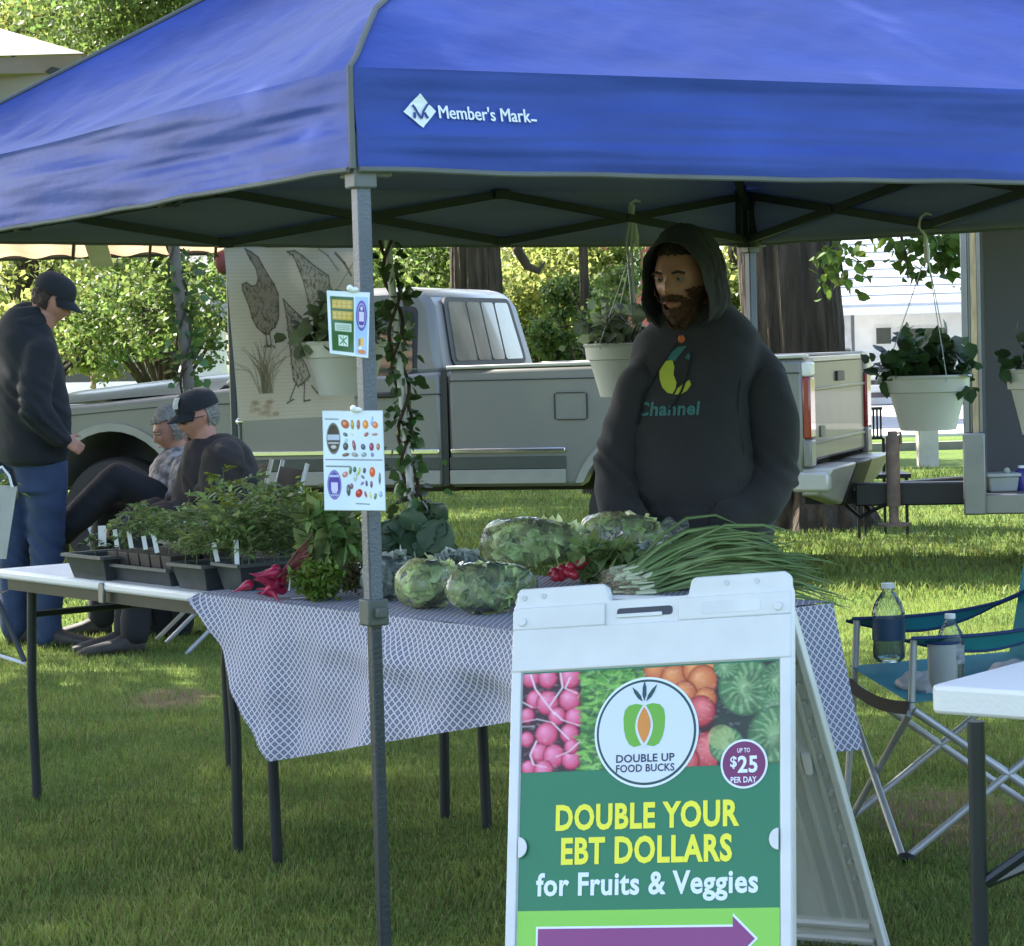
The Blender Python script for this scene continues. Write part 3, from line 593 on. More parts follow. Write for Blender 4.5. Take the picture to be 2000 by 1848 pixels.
for (y0, y1, m, nm) in ((-.02, -.72, M_BUMP, 'bumper_wing'), (-1.23, -W_+.02, M_BUMP, 'bumper_wing'), (-.72, -1.23, M_BLK, 'step_pad')):
    mb = MB(); x = -1.08 if nm != 'step_pad' else -1.085
    mb.hexa([(x+.06, y0, .40+(.1 if y0 > -.1 else 0)), (x+.06, y1, .40+(.1 if y1 < -1.9 else 0)), (x+.16, y1, .40+(.1 if y1 < -1.9 else 0)), (x+.16, y0, .40+(.1 if y0 > -.1 else 0)), (x-.04, y0, .66), (x-.04, y1, .66), (x+.16, y1, .66), (x+.16, y0, .66)]); mb.build(nm, m, tr, bevel=.015)
mb = MB(); mb.box((-.98, -.04, .58), (.22, .09, .12)); mb.build('bumper_end', M_BUMP, tr, bevel=.02)
mb = MB(); mb.box((1.7, -W_/2, .60), (5.0, 1.0, .10)); mb.box((-.5, -W_/2, .58), (1.0, .8, .10)); mb.tube([(-.4, -1.5, .56), (-.6, -1.5, .54)], .07, 12); mb.box((1.8, -W_/2, .57), (1.0, 1.4, .08)); mb.tube([(0, -.2, .39), (0, -W_+.2, .39)], .04, 10); mb.tube([(3.52, -.2, .39), (3.52, -W_+.2, .39)], .035, 10); mb.ell((0, -W_/2, .39), (.12, .14, .12)); mb.box((-1.0, -W_/2, .43), (.5, .08, .08)); mb.build('chassis', M_BLK, tr, smooth=False)
mb = MB()
for y in (-.55, -W_+.55): mb.box((1.5, y, .555), (4.6, .08, .07))
mb.build('chassis_rail', M_BLK, tr, smooth=False)
M_RIM = mat('steel rim', (.35, .35, .34), .35, metal=.7)
def wheel(x, y, s):
    w = MB(); R = Matrix.Translation((x, y, .39)) @ Matrix.Rotation(math.pi/2, 4, 'X')
    w.lathe([(.20, -.11), (.25, -.125), (.33, -.128), (.372, -.11), (.39, -.06), (.392, 0), (.39, .06), (.372, .11), (.33, .128), (.25, .125), (.20, .11), (.20, -.11)], n=40, M=R); wo = w.build('wheel', M_TYRE, tr)
    r = MB(); r.lathe([(.001, .05), (.06, .06), (.07, .045), (.12, .03), (.17, .07), (.205, .115), (.21, .118), (.21, -.1), (.001, -.1)], n=32, M=R @ Matrix.Scale(s, 4, (0, 0, 1))); o = r.build('rim', M_RIM, None); o.parent = wo
    k = MB(); k.lathe([(.001, .075), (.05, .07), (.055, .04)], n=16, M=R @ Matrix.Scale(s, 4, (0, 0, 1))); o = k.build('hub_cap', M_BLK, None); o.parent = wo
for x in (0, 3.52): wheel(x, -.13, -1); wheel(x, -W_+.13, 1)
tr.rotation_euler = (0, 0, ang); tr.location = (.80, 15.0, 0)
T_M = Matrix.Translation(tr.location) @ Matrix.Rotation(ang, 4, 'Z')

# ================================================================== TRAILER
M_ALU = mat('aluminium trim', (.24, .235, .23), .42, metal=.6, var=.1); M_TRG = mat('grey trailer lining', (.115, .112, .108), .6, var=.06, vs_=2); M_WOOD = mat('worn wood edge', (.45, .33, .2), .7, stretch=(6, 6, 1), var=.3)
hx = T_M @ Vector((-1.25, -W_/2, .45)); YT = 14.9
x0 = at(1884, 900, YT).x
tl = thing('trailer', 'grey box trailer with an open side and black drawbar hitched to the pickup', 'trailer', (x0, YT, 0)); RTL = math.radians(-13); _n0 = 0
zb = at(1900, 1004, YT).z; zf = at(1900, 965, YT).z; zt = 2.45; Lx = 3.6
mb = MB(); mb.box((x0+Lx/2, YT+.9, (zb+zf)/2), (Lx, 1.9, zf-zb)); mb.build('floor_frame', M_ALU, tl, bevel=.01)
mb = MB(); mb.box((x0+Lx/2, YT+1.82, (zf+zt)/2), (Lx, .05, zt-zf)); mb.build('back_wall', M_TRG, tl, smooth=False)
mb = MB(); mb.box((x0+.03, YT+.95, (zf+zt)/2), (.05, 1.7, zt-zf)); mb.build('nose_wall', mat('pale trailer skin', (.42, .42, .42), .4, metal=.3), tl, smooth=False)
mb = MB(); mb.box((x0+Lx-.03, YT+.95, (zf+zt)/2), (.05, 1.7, zt-zf)); mb.build('tail_wall', M_TRG, tl, smooth=False)
mb = MB(); mb.box((x0+Lx/2, YT+.93, zt+.03), (Lx+.06, 1.96, .06)); mb.build('roof', M_ALU, tl, bevel=.01)
zp = at(1890, 845, YT).z
mb = MB(); mb.box((x0+.018, YT-.03, (zp+zt)/2), (.036, .06, zt-zp)); mb.box((x0+.103, YT-.03, (zp+zt)/2), (.02, .06, zt-zp)); mb.box((x0+.045, YT-.02, (zp+zt)/2), (.018, .03, zt-zp)); mb.build('corner_post', M_ALU, tl, bevel=.004)
mb = MB(); mb.box((x0+.072, YT-.035, (zp+zt)/2), (.036, .03, zt-zp)); mb.build('wood_strip', M_WOOD, tl, smooth=False)
mb = MB(); mb.box((x0+.06, YT-.045, (zb+zp)/2), (.13, .09, zp-zb)); mb.build('corner_guard', M_ALU, tl, bevel=.01)
mb = MB(); mb.box((x0+Lx-.06, YT-.03, (zf+zt)/2), (.10, .06, zt-zf)); mb.build('corner_post', M_ALU, tl, bevel=.004)
for k in range(2):
    mb = MB(); mb.tube([(x0+1.4+.85*k, YT+.06, .34), (x0+1.4+.85*k, YT+.26, .34)], .34, 28); w = mb.build('wheel', M_TYRE, tl)
    mb = MB(); mb.tube([(x0+1.4+.85*k, YT+.04, .34), (x0+1.4+.85*k, YT+.1, .34)], .18, 20); o = mb.build('rim', M_RIM, None); o.data.transform(Matrix.Translation(-BASE[tl.name])); o.parent = w
# drawbar, coupler, jack
zd0 = at(1780, 998, YT).z; zd1 = at(1780, 952, YT).z
mb = MB(); mb.bar((x0+.35, YT+.42, (zd0+zd1)/2), (at(1672, 975, YT+.6).x, YT+.6, (zd0+zd1)/2), .11, (zd1-zd0)); mb.bar((x0+.35, YT+1.4, (zd0+zd1)/2), (at(1690, 975, YT+.7).x, YT+.7, (zd0+zd1)/2), .08, (zd1-zd0)*.8); mb.build('drawbar', M_BLK, tl, bevel=.01)
mb = MB(); c = at(1660, 968, YT+.6); mb.bar((c.x+.12, c.y, c.z), (hx.x-.02, hx.y, .47), .09, .10); mb.ell((c.x-.06, c.y, c.z-.0), (.07, .07, .06)); mb.build('coupler', M_BLK, tl, bevel=.01)
mb = MB(); j = at(1745, 960, YT+.45); zj = at(1745, 852, YT+.45).z; zk = at(1745, 1027, YT+.45).z
mb.tube([(j.x, j.y, zk), (j.x, j.y, zd0)], .03, 14); mb.tube([(j.x, j.y, zd0), (j.x, j.y, zj)], .042, 16); mb.tube([(j.x, j.y, zk), (j.x, j.y, zk+.015)], .10, 16); mb.tube([(j.x, j.y, zj), (j.x, j.y, zj+.03)], .03, 10)
mb.tube([(j.x, j.y, zj+.01), (j.x+.05, j.y, zj+.02), (j.x+.05, j.y, zj-.05)], .01, 8); mb.build('jack', mat('rusty steel', (.13, .09, .075), .7, col2=(.24, .17, .13), vs_=15), tl)
mb = MB(); mb.tube([at(1640, 930, YT+.9), at(1650, 985, YT+.8), at(1680, 1010, YT+.6), at(1730, 985, YT+.5)], .012, 6); mb.tube([at(1668, 930, YT+.9), at(1662, 960, YT+.8), at(1700, 1000, YT+.6), at(1690, 1020, YT+.6)], .01, 6); mb.build('safety_chain', M_BLK, tl)
tl.rotation_euler = (0, 0, RTL)
for o in tl.children:
    if o.name.split('.')[0] in ('drawbar', 'coupler', 'jack', 'safety_chain'): o.data.transform(Matrix.Rotation(-RTL, 4, 'Z'))
# goods standing on the trailer floor
zF = zf+.002
def on_floor(u, Y): return Vector((at(u, 960, Y).x, Y-.09, zF))
p = on_floor(1950, YT+.25); mb = MB(); mb.hexa([(p.x-.08, p.y-.08, zF), (p.x+.08, p.y-.08, zF), (p.x+.08, p.y+.08, zF), (p.x-.08, p.y+.08, zF), (p.x-.09, p.y-.1, zF+.09), (p.x+.09, p.y-.1, zF+.09), (p.x+.09, p.y+.1, zF+.09), (p.x-.09, p.y+.1, zF+.09)])
t = thing('storage_box', 'low grey plastic box on the trailer floor', 'box', p); mb.build('tub', mat('grey tub', (.28, .30, .29), .5), t, bevel=.01); mb = MB(); mb.box((p.x, p.y, zF+.1), (.2, .22, .02)); mb.ell((p.x+.02, p.y-.08, zF+.125), (.02, .02, .02)); mb.build('lid', mat('grey tub lid', (.33, .35, .34), .5), t, bevel=.005)
p = on_floor(1990, YT+.35); t = thing('jug', 'purple jug in the open trailer beside the grey box', 'jug', p); mb = MB(); mb.lathe([(.001, 0), (.05, 0), (.055, .02), (.055, .08), (.04, .11), (.02, .125), (.02, .13), (.001, .13)], c=p, n=20); mb.build('body', mat('purple plastic', (.04, .03, .2), .4), t); mb = MB(); mb.lathe([(.001, .13), (.022, .13), (.022, .145), (.001, .145)], c=p, n=14); mb.build('cap', M_TRIM, t)
p = at(1951, 938, YT+1.72); t = thing('marker_light', 'orange lens on the back wall inside the trailer', 'light', p); mb = MB(); mb.box(p, (.12, .03, .035)); mb.build('lens', mat('orange plastic', (.85, .16, .02), .3), t, bevel=.01); mb = MB(); mb.box((p.x, p.y+.02, p.z), (.14, .02, .05)); mb.build('bracket', M_BLK, t, bevel=.004)
# black slatted chair back glimpsed behind the bumper
Yc = 18.; a = at(1706, 855, Yc); t = thing('slatted_chair', 'black slatted chair standing just behind the pickup bumper', 'chair', (a.x, Yc, 0))
z0, z1 = at(1706, 856, Yc).z, at(1706, 798, Yc).z
for u in (1692, 1699, 1706, 1713, 1720): q = at(u, 820, Yc); mb = MB(); mb.box((q.x, Yc, (z0+z1)/2), (.012, .02, z1-z0)); mb.build('slat', M_BLK, t, smooth=False)
mb = MB(); mb.box((a.x, Yc, z1), (.13, .025, .02)); mb.box((a.x, Yc, z0), (.13, .025, .02)); mb.build('rail', M_BLK, t, smooth=False); mb = MB(); mb.box((a.x, Yc-.2, .44), (.4, .4, .03)); mb.build('seat', M_BLK, t, smooth=False)
for sx in (-.07, .07):
    mb = MB(); mb.box((a.x+sx, Yc, z0/2), (.02, .02, z0)); mb.build('leg', M_BLK, t, smooth=False)
    mb = MB(); mb.box((a.x+sx*2.4, Yc-.38, .215), (.02, .02, .43)); mb.build('leg', M_BLK, t, smooth=False)
# ================================================================== CANOPY TENT
TH = .5185; bdir = Vector((math.cos(TH), math.sin(TH), 0)); adir = Vector((-math.sin(TH), math.cos(TH), 0))
C0 = Vector((-.2715, 4.6755, 0)); C1 = C0+adir*3; C2 = C0+bdir*3; C3 = C0+adir*3+bdir*3; ZV, ZT, ZA = 1.745, 1.93, 2.86; CTR = (C0+C3)/2
def fabric(name, col, rough, sheenw=.3, stretch=(1, 1, 3)):
    m = mat(name, col, rough, var=.15, vs_=3.1, detail=9, bump=.22, bs=13, bump_dist=.012, stretch=stretch, spec=.22, trans=.13); m.node_tree.nodes['Principled BSDF'].inputs['Sheen Weight'].default_value = sheenw; return m
M_BLUE = fabric('blue polyester', (.046, .086, .37), .52, .04); M_LIN = mat('grey coated lining', (.225, .23, .25), .75, var=.06, vs_=2, bump=.15, bs=8, trans=.22)
for m_, v_ in ((M_LIN, 2.2), (M_BLUE, 1.6)):
    h_ = [n for n in m_.node_tree.nodes if n.type == 'HUE_SAT'][-1]; h_.inputs['Hue'].default_value = .5; h_.inputs['Saturation'].default_value = 1.0; h_.inputs['Value'].default_value = v_
M_STEEL = mat('grey hammered steel', (.105, .118, .145), .42, metal=.35, bump=.2, bs=200, var=.15, vs_=5); M_DSTEEL = mat('dark steel bar', (.028, .034, .038), .5, metal=.3)
M_SEAM = mat('grey binding tape', (.13, .14, .14), .8); M_LEGD = mat('dark grey leg', (.035, .042, .05), .4, metal=.4, bump=.15, bs=150)
tent = thing('canopy_tent', 'blue pop up canopy tent on steel legs over the produce stall', 'canopy', C0)
SIDES = {'L': (C0, C1, -bdir), 'R': (C0, C2, -adir), 'BL': (C1, C3, adir), 'BR': (C2, C3, bdir)}
def wr(t, h, k):    # wrinkle depth of the valance
    a = t*3; e = min(1, t/.05, (1-t)/.05)
    f = .006*math.sin(h*7.5+noise.noise(Vector((a*.9, k, 0)))*3.5) + .009*noise.noise(Vector((a*1.1, h*4, k))) + .004*noise.noise(Vector((a*2.2, h*11, k+5))) + .0022*noise.noise(Vector((a*2.0, h*24, k+9)))
    return (f+.004)*(.25+.75*max(0, e))
def vp(side, t, h, off=0.):
    A, B, o = SIDES[side]; k = 'L R BLBR'.index(side)
    p = A.lerp(B, t)+o*(wr(t, h, k)+off+.012*(1-h)); p.z = lerp(ZV, ZT, h) + {'BL': .024*(1-t), 'BR': -.016*(1-t), 'L': .010*math.sin(math.pi*t), 'R': 0}[side]*(1-h) - .012*math.sin(math.pi*t)*(1-h) + .004*noise.noise(Vector((t*14, k, 3)))*(1-h); return p
def rp(side, t, w, off=0.):
    A, B, o = SIDES[side]; k = 'L R BLBR'.index(side)
    e = A.lerp(B, t); z = lerp(ZT, ZA, w); p = e.lerp(CTR, w); ed = abs(2*t-1)
    z += .060*min(1, w/.07)*(1-w)**1.5*ed**6
    z -= .075*math.sin(math.pi*min(1, w*1.05))*(1-ed**2)
    q = A.lerp(B, t); n = noise.noise(Vector((q.x*1.7+w*2, q.y*1.7, w*6)))*.012 + noise.noise(Vector((t*(1-w)*26+k, w*9, k)))*.006 + noise.noise(Vector((t*(1-w)*60+k, w*26, k)))*.0028
    r = .018*math.exp(-((w*14-1.0)**2))*noise.noise(Vector((t*12, 3, k)))
    f = vp(side, t, 1.0); base = p+Vector((0, 0, 0)); base.z = z+(n+r)*min(1, w*14)*min(1, (1-ed)*14+.05)+off
    s = max(0, 1-w*20); base.x += (f.x-e.x)*s; base.y += (f.y-e.y)*s
    return base
for sd in ('L', 'R', 'BL', 'BR'):
    mb = MB(); mb.grid(150, 30, lambda a, b: vp(sd, a, b)); mb.build('valance', M_BLUE, tent, fixn=False)
    mb = MB(); mb.grid(100, 16, lambda a, b: vp(sd, a, b, -.018)); mb.build('valance_lining', M_LIN, tent, fixn=False)
    mb = MB(); mb.grid(150, 90, lambda a, b: rp(sd, a, b)); mb.build('roof_panel', M_BLUE, tent, fixn=False)
    mb = MB(); mb.grid(60, 40, lambda a, b: rp(sd, a, lerp(.014, 1, b), -.022)); mb.build('roof_lining', M_LIN, tent, fixn=False)
    mb = MB(); mb.tube([vp(sd, k/80, 0, .002)+Vector((0, 0, -.002)) for k in range(81)], .0055, 6); mb.build('hem_binding', M_SEAM, tent)
for P_, sd, tt in ((C0, 'R', 0), (C1, 'L', 1), (C2, 'R', 1), (C3, 'BL', 1)):
    mb = MB(); out = (P_-CTR); out.z = 0; out.normalize()
    mb.tube([Vector((P_.x, P_.y, lerp(ZV, ZT, h)))+out*.016 for h in (0, .25, .5, .75, 1)]+[rp(sd, tt, w)+Vector((0, 0, .006)) for w in [.01, .03, .05, .07, .09, .12, .16, .25, .4, .6, .8, 1]], .006, 6); mb.build('corner_seam', M_SEAM, tent)
# printed mark on the right hand valance: white diamond and wordmark, each vertex laid on the cloth
M_PRINT = mat('white print', (.78, .82, .86), .6, var=.02); M_PBLUE = mat('dark blue print', (.02, .04, .2), .6)
def on_valance(u, v, off):
    A, B, o = SIDES['R']; p = hit(u, v, A, o); t = (p-A).dot(bdir)/3; h = (p.z-ZV)/(ZT-ZV); return vp('R', t, h, off)
def flat(name, polys, mapf, m, parent, off, sub=0):
    mb = MB()
    for V, F in polys: mb.add([mapf(x, y, off) for x, y in V], F)
    return mb.build(name, m, parent, smooth=False, fixn=False)
def gridpoly(pts, n=6):
    a, b, c, d = [Vector(p) for p in pts]; V = []; F = []
    for j in range(n+1):
        for i in range(n+1): V.append(tuple((a.lerp(b, i/n)).lerp(d.lerp(c, i/n), j/n)))
    for j in range(n):
        for i in range(n): q = j*(n+1)+i; F.append((q, q+1, q+n+2, q+n+1))
    return V, F
emb = flat('emblem', [gridpoly([(784, 219), (817, 183), (848, 218), (818, 251)], 10)], on_valance, M_PRINT, tent, .004)
def stroke(pts, w):
    out = []
    for (a, b) in zip(pts, pts[1:]):
        a, b = Vector(a), Vector(b); d = (b-a).normalized(); n = Vector((-d.y, d.x))*w/2; a = a-d*w*.3; b = b+d*w*.3; out.append(gridpoly([a+n, b+n, b-n, a-n], 2))
    return out
flat('emblem_mark', stroke([(802, 207), (806, 213), (814, 229), (816, 232)], 4.5)+stroke([(817, 232), (822, 218), (830, 206), (835, 202)], 4)+stroke([(804, 222), (803, 231)], 5)+stroke([(824, 222), (828, 231)], 5), on_valance, M_PBLUE, tent, .007)
V, F = text_fit("Member's Mark", 852, 1030, -231, -206, bold=0.)
V = [(x, -y+(x-852)*.035) for x, y in V]
wm = MB()
for k, (dx, dy) in enumerate(((0, 0), (1.1, 0), (.5, .7), (-.6, .2))): wm.add([on_valance(x+dx, y+dy, .0045+k*.0004) for x, y in V], F)
q_ = gridpoly([(1031, 231), (1042, 232), (1042, 236), (1031, 235)], 1); wm.add([on_valance(x, y, .005) for x, y in q_[0]], q_[1]); wm.build('wordmark', M_PRINT, tent, smooth=False, fixn=False)
# legs
def leg(P_, out, two=True):
    R = Matrix.Translation((P_.x, P_.y, 0)) @ Matrix.Rotation(TH, 4, 'Z'); inn = (CTR-P_); inn.z = 0; inn.normalize(); lean = -inn*0.0
    zc = .925
    mb = MB(); mb.box((0, 0, (zc+1.74)/2), (.0285, .0285, 1.74-zc), M=R); lo = mb.build('leg', M_STEEL, tent, bevel=.003)
    mb = MB(); mb.box((0, 0, zc/2), (.022, .022, zc), M=R); b = mb.build('lower_leg', M_LEGD, None, bevel=.003); b.data.transform(Matrix.Translation(-BASE[tent.name])); b.parent = lo
    mb = MB(); mb.box((0, 0, zc), (.043, .043, .05), M=R); mb.box((.0, -.026, zc), (.02, .02, .02), M=R); b = mb.build('height_clip', mat('grey clip', (.07, .08, .07), .6), None, bevel=.004); b.data.transform(Matrix.Translation(-BASE[tent.name])); b.parent = lo
    mb = MB(); mb.box((0, 0, .004), (.09, .09, .008), M=R); b = mb.build('foot_plate', M_LEGD, None, bevel=.002); b.data.transform(Matrix.Translation(-BASE[tent.name])); b.parent = lo
    mb = MB(); mb.box((0, 0, 1.735), (.046, .046, .05), M=R); mb.box((.035, 0, 1.745), (.05, .028, .028), M=R); mb.box((0, .035, 1.745), (.028, .05, .028), M=R); mb.build('corner_bracket', mat('grey plastic bracket', (.13, .14, .15), .5), tent, bevel=.004)
    mb = MB(); mb.box((0, 0, 1.83), (.028, .028, .15), M=R); mb.build('leg_top', M_DSTEEL, tent, bevel=.003)
for P_ in (C0, C1, C2, C3):
    q = P_+(CTR-P_).normalized()*.028; leg(q, None)
q = C0+(CTR-C0).normalized()*.028; mb = MB(); mb.ell(Vector((q.x, q.y, 1.748))+bdir*.055-adir*.016, (.005, .005, .005)); mb.build('rivet', M_CHR, tent)
# scissor truss: three crossed pairs a side
ZB, ZU = 1.752, 1.905
for sd in ('L', 'R', 'BL', 'BR'):
    A, B, o = SIDES[sd]; A2 = A.lerp(B, .015)-o*.045; B2 = A.lerp(B, .985)-o*.045
    P_ = [A2.lerp(B2, k/6) for k in range(7)]
    for k in range(0, 6, 2):
        for (za, zb, s) in ((ZB, ZU, .007), (ZU, ZB, -.007)):
            a = P_[k].copy(); a.z = za; b = P_[k+2].copy(); b.z = zb; mb = MB(); mb.bar(a+o*s, b+o*s, .012, .026); mb.build('truss_bar', M_DSTEEL, tent, smooth=False)
        c = P_[k+1].copy(); c.z = (ZB+ZU)/2; mb = MB(); mb.tube([c-o*.018, c+o*.018], .012, 8); mb.build('pivot', M_DSTEEL, tent)
    for k in (2, 4):
        for z in (ZB, ZU): c = P_[k].copy(); c.z = z; mb = MB(); mb.box(c, (.05, .035, .03), rotz=math.atan2(o.x, -o.y)); mb.build('joint', M_DSTEEL, tent, bevel=.004)
for P_ in (C0, C1, C2, C3):     # slider under each corner, rafter to the peak
    q = P_+(CTR-P_).normalized()*.028; mb = MB(); mb.bar(Vector((q.x, q.y, 1.86)), Vector((CTR.x, CTR.y, ZA-.09)), .025, .025); mb.build('rafter', M_DSTEEL, tent, smooth=False)
q = C3+(CTR-C3).normalized()*.028
mb = MB(); mb.box((q.x, q.y, 1.83), (.045, .045, .16), rotz=TH); mb.box((q.x-.03, q.y-.02, 1.83), (.03, .03, .20), rotz=TH+.3); mb.tube([(q.x, q.y, 1.77), (q.x, q.y, 1.73)], [.055, .035], 10); mb.build('slider', M_DSTEEL, tent, bevel=.004)
mb = MB(); mb.tube([(CTR.x, CTR.y, ZA-.03), (CTR.x, CTR.y, ZA-.30)], .02, 10); mb.build('peak_post', M_DSTEEL, tent)
a = C1.lerp(C0, .62)+bdir*.03; mb = MB(); mb.box((a.x, a.y, 1.79), (.035, .02, .05), rotz=TH); mb.build('strap_buckle', M_DSTEEL, tent, bevel=.003)

# grey canopy further back at top left, tan awning under it
M_GREYC = mat('grey canopy cloth', (.24, .235, .22), .8, var=.08, vs_=1, stretch=(1, 1, 8), bump=.2, bs=3); M_PALEC = mat('pale canopy roof', (.22, .20, .18), .7, var=.05)
YG = 17.; cn = at(165, 104, YG); zg = cn.z; xl = cn.x-6
gt = thing('canopy_tent', 'large pale canopy with grey walls behind at the upper left', 'canopy', (cn.x-1.2, YG, 0))
mb = MB(); ap = Vector((cn.x-3.4, YG+3, zg+1.3)); mb.add([(xl, YG, zg), (cn.x, YG, zg), ap, (cn.x, YG+6, zg), (xl, YG+6, zg)], [(0, 1, 2), (1, 3, 2), (3, 4, 2), (4, 0, 2)]); mb.build('roof', M_PALEC, gt, smooth=False)
mb = MB(); mb.grid(60, 8, lambda a, b: (lerp(xl, cn.x-.02, a), YG+.02+.03*math.sin(a*40)*b, lerp(zg-.01, zg-.12, b))); mb.build('fascia', mat('brown grey fascia', (.20, .17, .15), .8), gt)
mb = MB(); mb.grid(80, 10, lambda a, b: (lerp(xl, cn.x-.16, a), YG+.12+.05*math.sin(a*30+b*3), lerp(zg-.12, zg-.95, b))); mb.build('side_wall', M_GREYC, gt)
mb = MB(); mb.bar((cn.x-.5, YG+.06, zg-.02), (cn.x-.14, YG+.06, zg-.13), .05, .05); mb.build('corner_brace', M_DSTEEL, gt, smooth=False)
for (x, y) in ((cn.x-.95, YG+.3), (cn.x-2.2, YG+5.8), (xl+.2, YG+.2), (xl+.2, YG+5.8)): mb = MB(); mb.box((x, y, zg/2), (.06, .06, zg)); mb.build('leg', M_STEEL, gt, smooth=False)
YA = 15.; e0, e1 = at(-60, 507, YA), at(440, 507, YA)
aw = thing('awning', 'tan awning seen from below, left of the hen banner', 'awning', ((e0.x+e1.x)/2, YA, 0))
M_TAN = mat('tan awning cloth', (.46, .33, .19), .8, var=.12, vs_=1.5, stretch=(1, 8, 1), trans=.35)
def awp(a, b):
    x = lerp(e0.x-.6, e1.x, a); y = lerp(YA, YA-1.8, b); z = lerp(e0.z, e0.z+.62, b)+.015*math.sin(a*50)
    k = max(0, (a-.86)/.14); return (x, y, z+.03*k**3*(1-b)+.0)
mb = MB(); mb.grid(80, 8, awp); mb.build('awning_sheet', M_TAN, aw)
for u in (150, 300, 428):
    a, b = at(u-8, 506, YA), at(u+30, 440, YA-1.5); mb = MB(); mb.bar(a+Vector((0, 0, .0)), (b.x, YA-1.8, e0.z+.60), .016, .02); mb.build('rib', mat('brown rib', (.06, .04, .03), .6), aw, smooth=False)
mb = MB(); mb.tube([(e0.x-.6, YA, e0.z), (e1.x-.1, YA, e0.z+.0)], .015, 8); mb.build('front_bar', M_DSTEEL, aw)
mb = MB(); q = at(436, 512, YA-.05); mb.ell(q, (.05, .05, .07)); mb.build('corner_cap', mat('maroon cap', (.10, .02, .03), .6), aw)
mb = MB(); q = at(198, 505, YA-.06); mb.hexa([(q.x-.06, q.y, q.z-.045), (q.x+.07, q.y, q.z-.05), (q.x+.07, q.y+.02, q.z-.05), (q.x-.06, q.y+.02, q.z-.045), (q.x-.06, q.y-.3, q.z+.12), (q.x+.07, q.y-.3, q.z+.12), (q.x+.07, q.y-.28, q.z+.12), (q.x-.06, q.y-.28, q.z+.12)]); mb.build('repair_patch', mat('faded grey patch', (.36, .33, .28), .8), aw, smooth=False)
for u in (-90, 455): x = at(u, 700, YA).x; mb = MB(); mb.tube([(x, YA-.05, 0), (x, YA-.05, e0.z)], .02, 8); mb.build('leg', M_DSTEEL, aw)

# ------------------------------------------------------------------ ivy stakes
M_IVY = mat('ivy leaves', (.030, .075, .018), .4, col2=(.07, .14, .04), vs_=3, isl=.5, trans=.3, spec=.5); M_VINE = mat('vine stem', (.05, .035, .02), .8)
M_POLEW = mat('pale grey pole', (.52, .53, .56), .45, metal=.2)
def ivy(name, label, top, bot, r, pm, n, spread, size, seed, dense=lambda t: 1.):
    rng = np.random.default_rng(seed); t_ = thing(name, label, 'plant stake', bot); mb = MB(); mb.tube([bot, top], r, 10); mb.build('stake', pm, t_)
    for ph in (0, 2.1):
        mb = MB(); d = top-bot; mb.tube([bot+d*(k/40)+Vector((math.cos(k*.55+ph)*(r+.012), math.sin(k*.55+ph)*(r+.012), 0)) for k in range(41)], .006, 5); mb.build('vine_stem', M_VINE, t_)
    tt = rng.random(n*2); tt = tt[rng.random(n*2) < np.array([dense(x) for x in tt])][:n]; P = np.array(bot)[None]+np.array(top-bot)[None]*tt[:, None]+rng.normal(size=(len(tt), 3))*spread*np.array([1, 1, .5])
    d = unit(P-(np.array(bot)[None]+np.array(top-bot)[None]*tt[:, None])); V, F = roundleaves(P, size, up=.3, aspect=.95, droop=.3, rng=rng, dirs=d); np_mesh('foliage', V, F, M_IVY, t_, kind='stuff')
top = at(757, 470, 7.8); b0 = at(800, 930, 7.78); d = (b0-top); bot = top+d*((top.z-.70)/(-d.z))
ivy('ivy_stake', 'pale grey pole twined with ivy, right of the poled notices', top, bot, .012, M_POLEW, 300, .026, .034, 61, lambda t: 1. if t < .52 else (.8 if .60 < t < .93 else .35))
top = at(338, 468, 13.1); b0 = at(368, 745, 13.0); d = (b0-top); bot = top+d*(top.z/(-d.z))
ivy('ivy_stake', 'dark pole with a leafy vine above the seated man in the cap', top, bot, .03, mat('weathered brown pole', (.14, .12, .10), .8), 260, .045, .048, 62, lambda t: 1. if t > .62 else (.45 if t < .45 else .15))

# ------------------------------------------------------------------ hen banner
def YB_(u): return 7.93+(u-437)/263*.24
SC = (lambda u, v: at(u, v, YB_(u)))
cv = Canvas(170, 276, S(206, 200, 190)); INK = S(72, 66, 52); rngb = np.random.default_rng(4)
cv.a *= (1+.04*np.sin(cv.Y*300)[..., None])*(1+.03*rngb.normal(size=(276, 170, 1)))
def bx(u, v): return ((u-437)/255, (v-478)/345)
def hen(pts, seed, fill=.55):
    r = np.random.default_rng(seed); q = [bx(*p) for p in pts]; m = cv.poly(q, INK, fill); xs = [p[0] for p in q]; ys = [p[1] for p in q]
    for _ in range(420):
        x, y = r.uniform(min(xs), max(xs)), r.uniform(min(ys), max(ys)); i, j = int(np.clip(y, 0, .999)*276), int(np.clip(x, 0, .999)*170)
        if m[i, j]: a = r.uniform(.9, 2.2); l = r.uniform(.01, .03); cv.line(x, y, x+l*math.cos(a), y+l*math.sin(a)*.7, .006, S(130, 118, 92) if r.random() < .55 else S(50, 45, 36), .7)
    cv.path(q+[q[0]], .008, S(50, 46, 38), .8)
hen([(478, 486), (489, 492), (503, 503), (511, 520), (521, 540), (531, 556), (538, 575), (538, 600), (536, 625), (528, 642), (520, 646), (514, 655), (503, 652), (490, 640), (482, 622), (478, 600), (473, 585), (467, 568), (467, 556), (476, 552), (486, 560), (495, 558), (500, 545), (497, 525), (486, 505)], 1)
for x in (508, 516): cv.path([bx(x, 652), bx(x+2, 676)], .008, INK); cv.path([bx(x-6, 680), bx(x+2, 676), bx(x+10, 682)], .008, INK)
hen([(548, 586), (560, 600), (572, 612), (583, 622), (592, 640), (585, 660), (575, 690), (590, 720), (597, 740), (585, 752), (570, 760), (561, 745), (558, 700), (556, 660), (553, 620)], 2, .28)
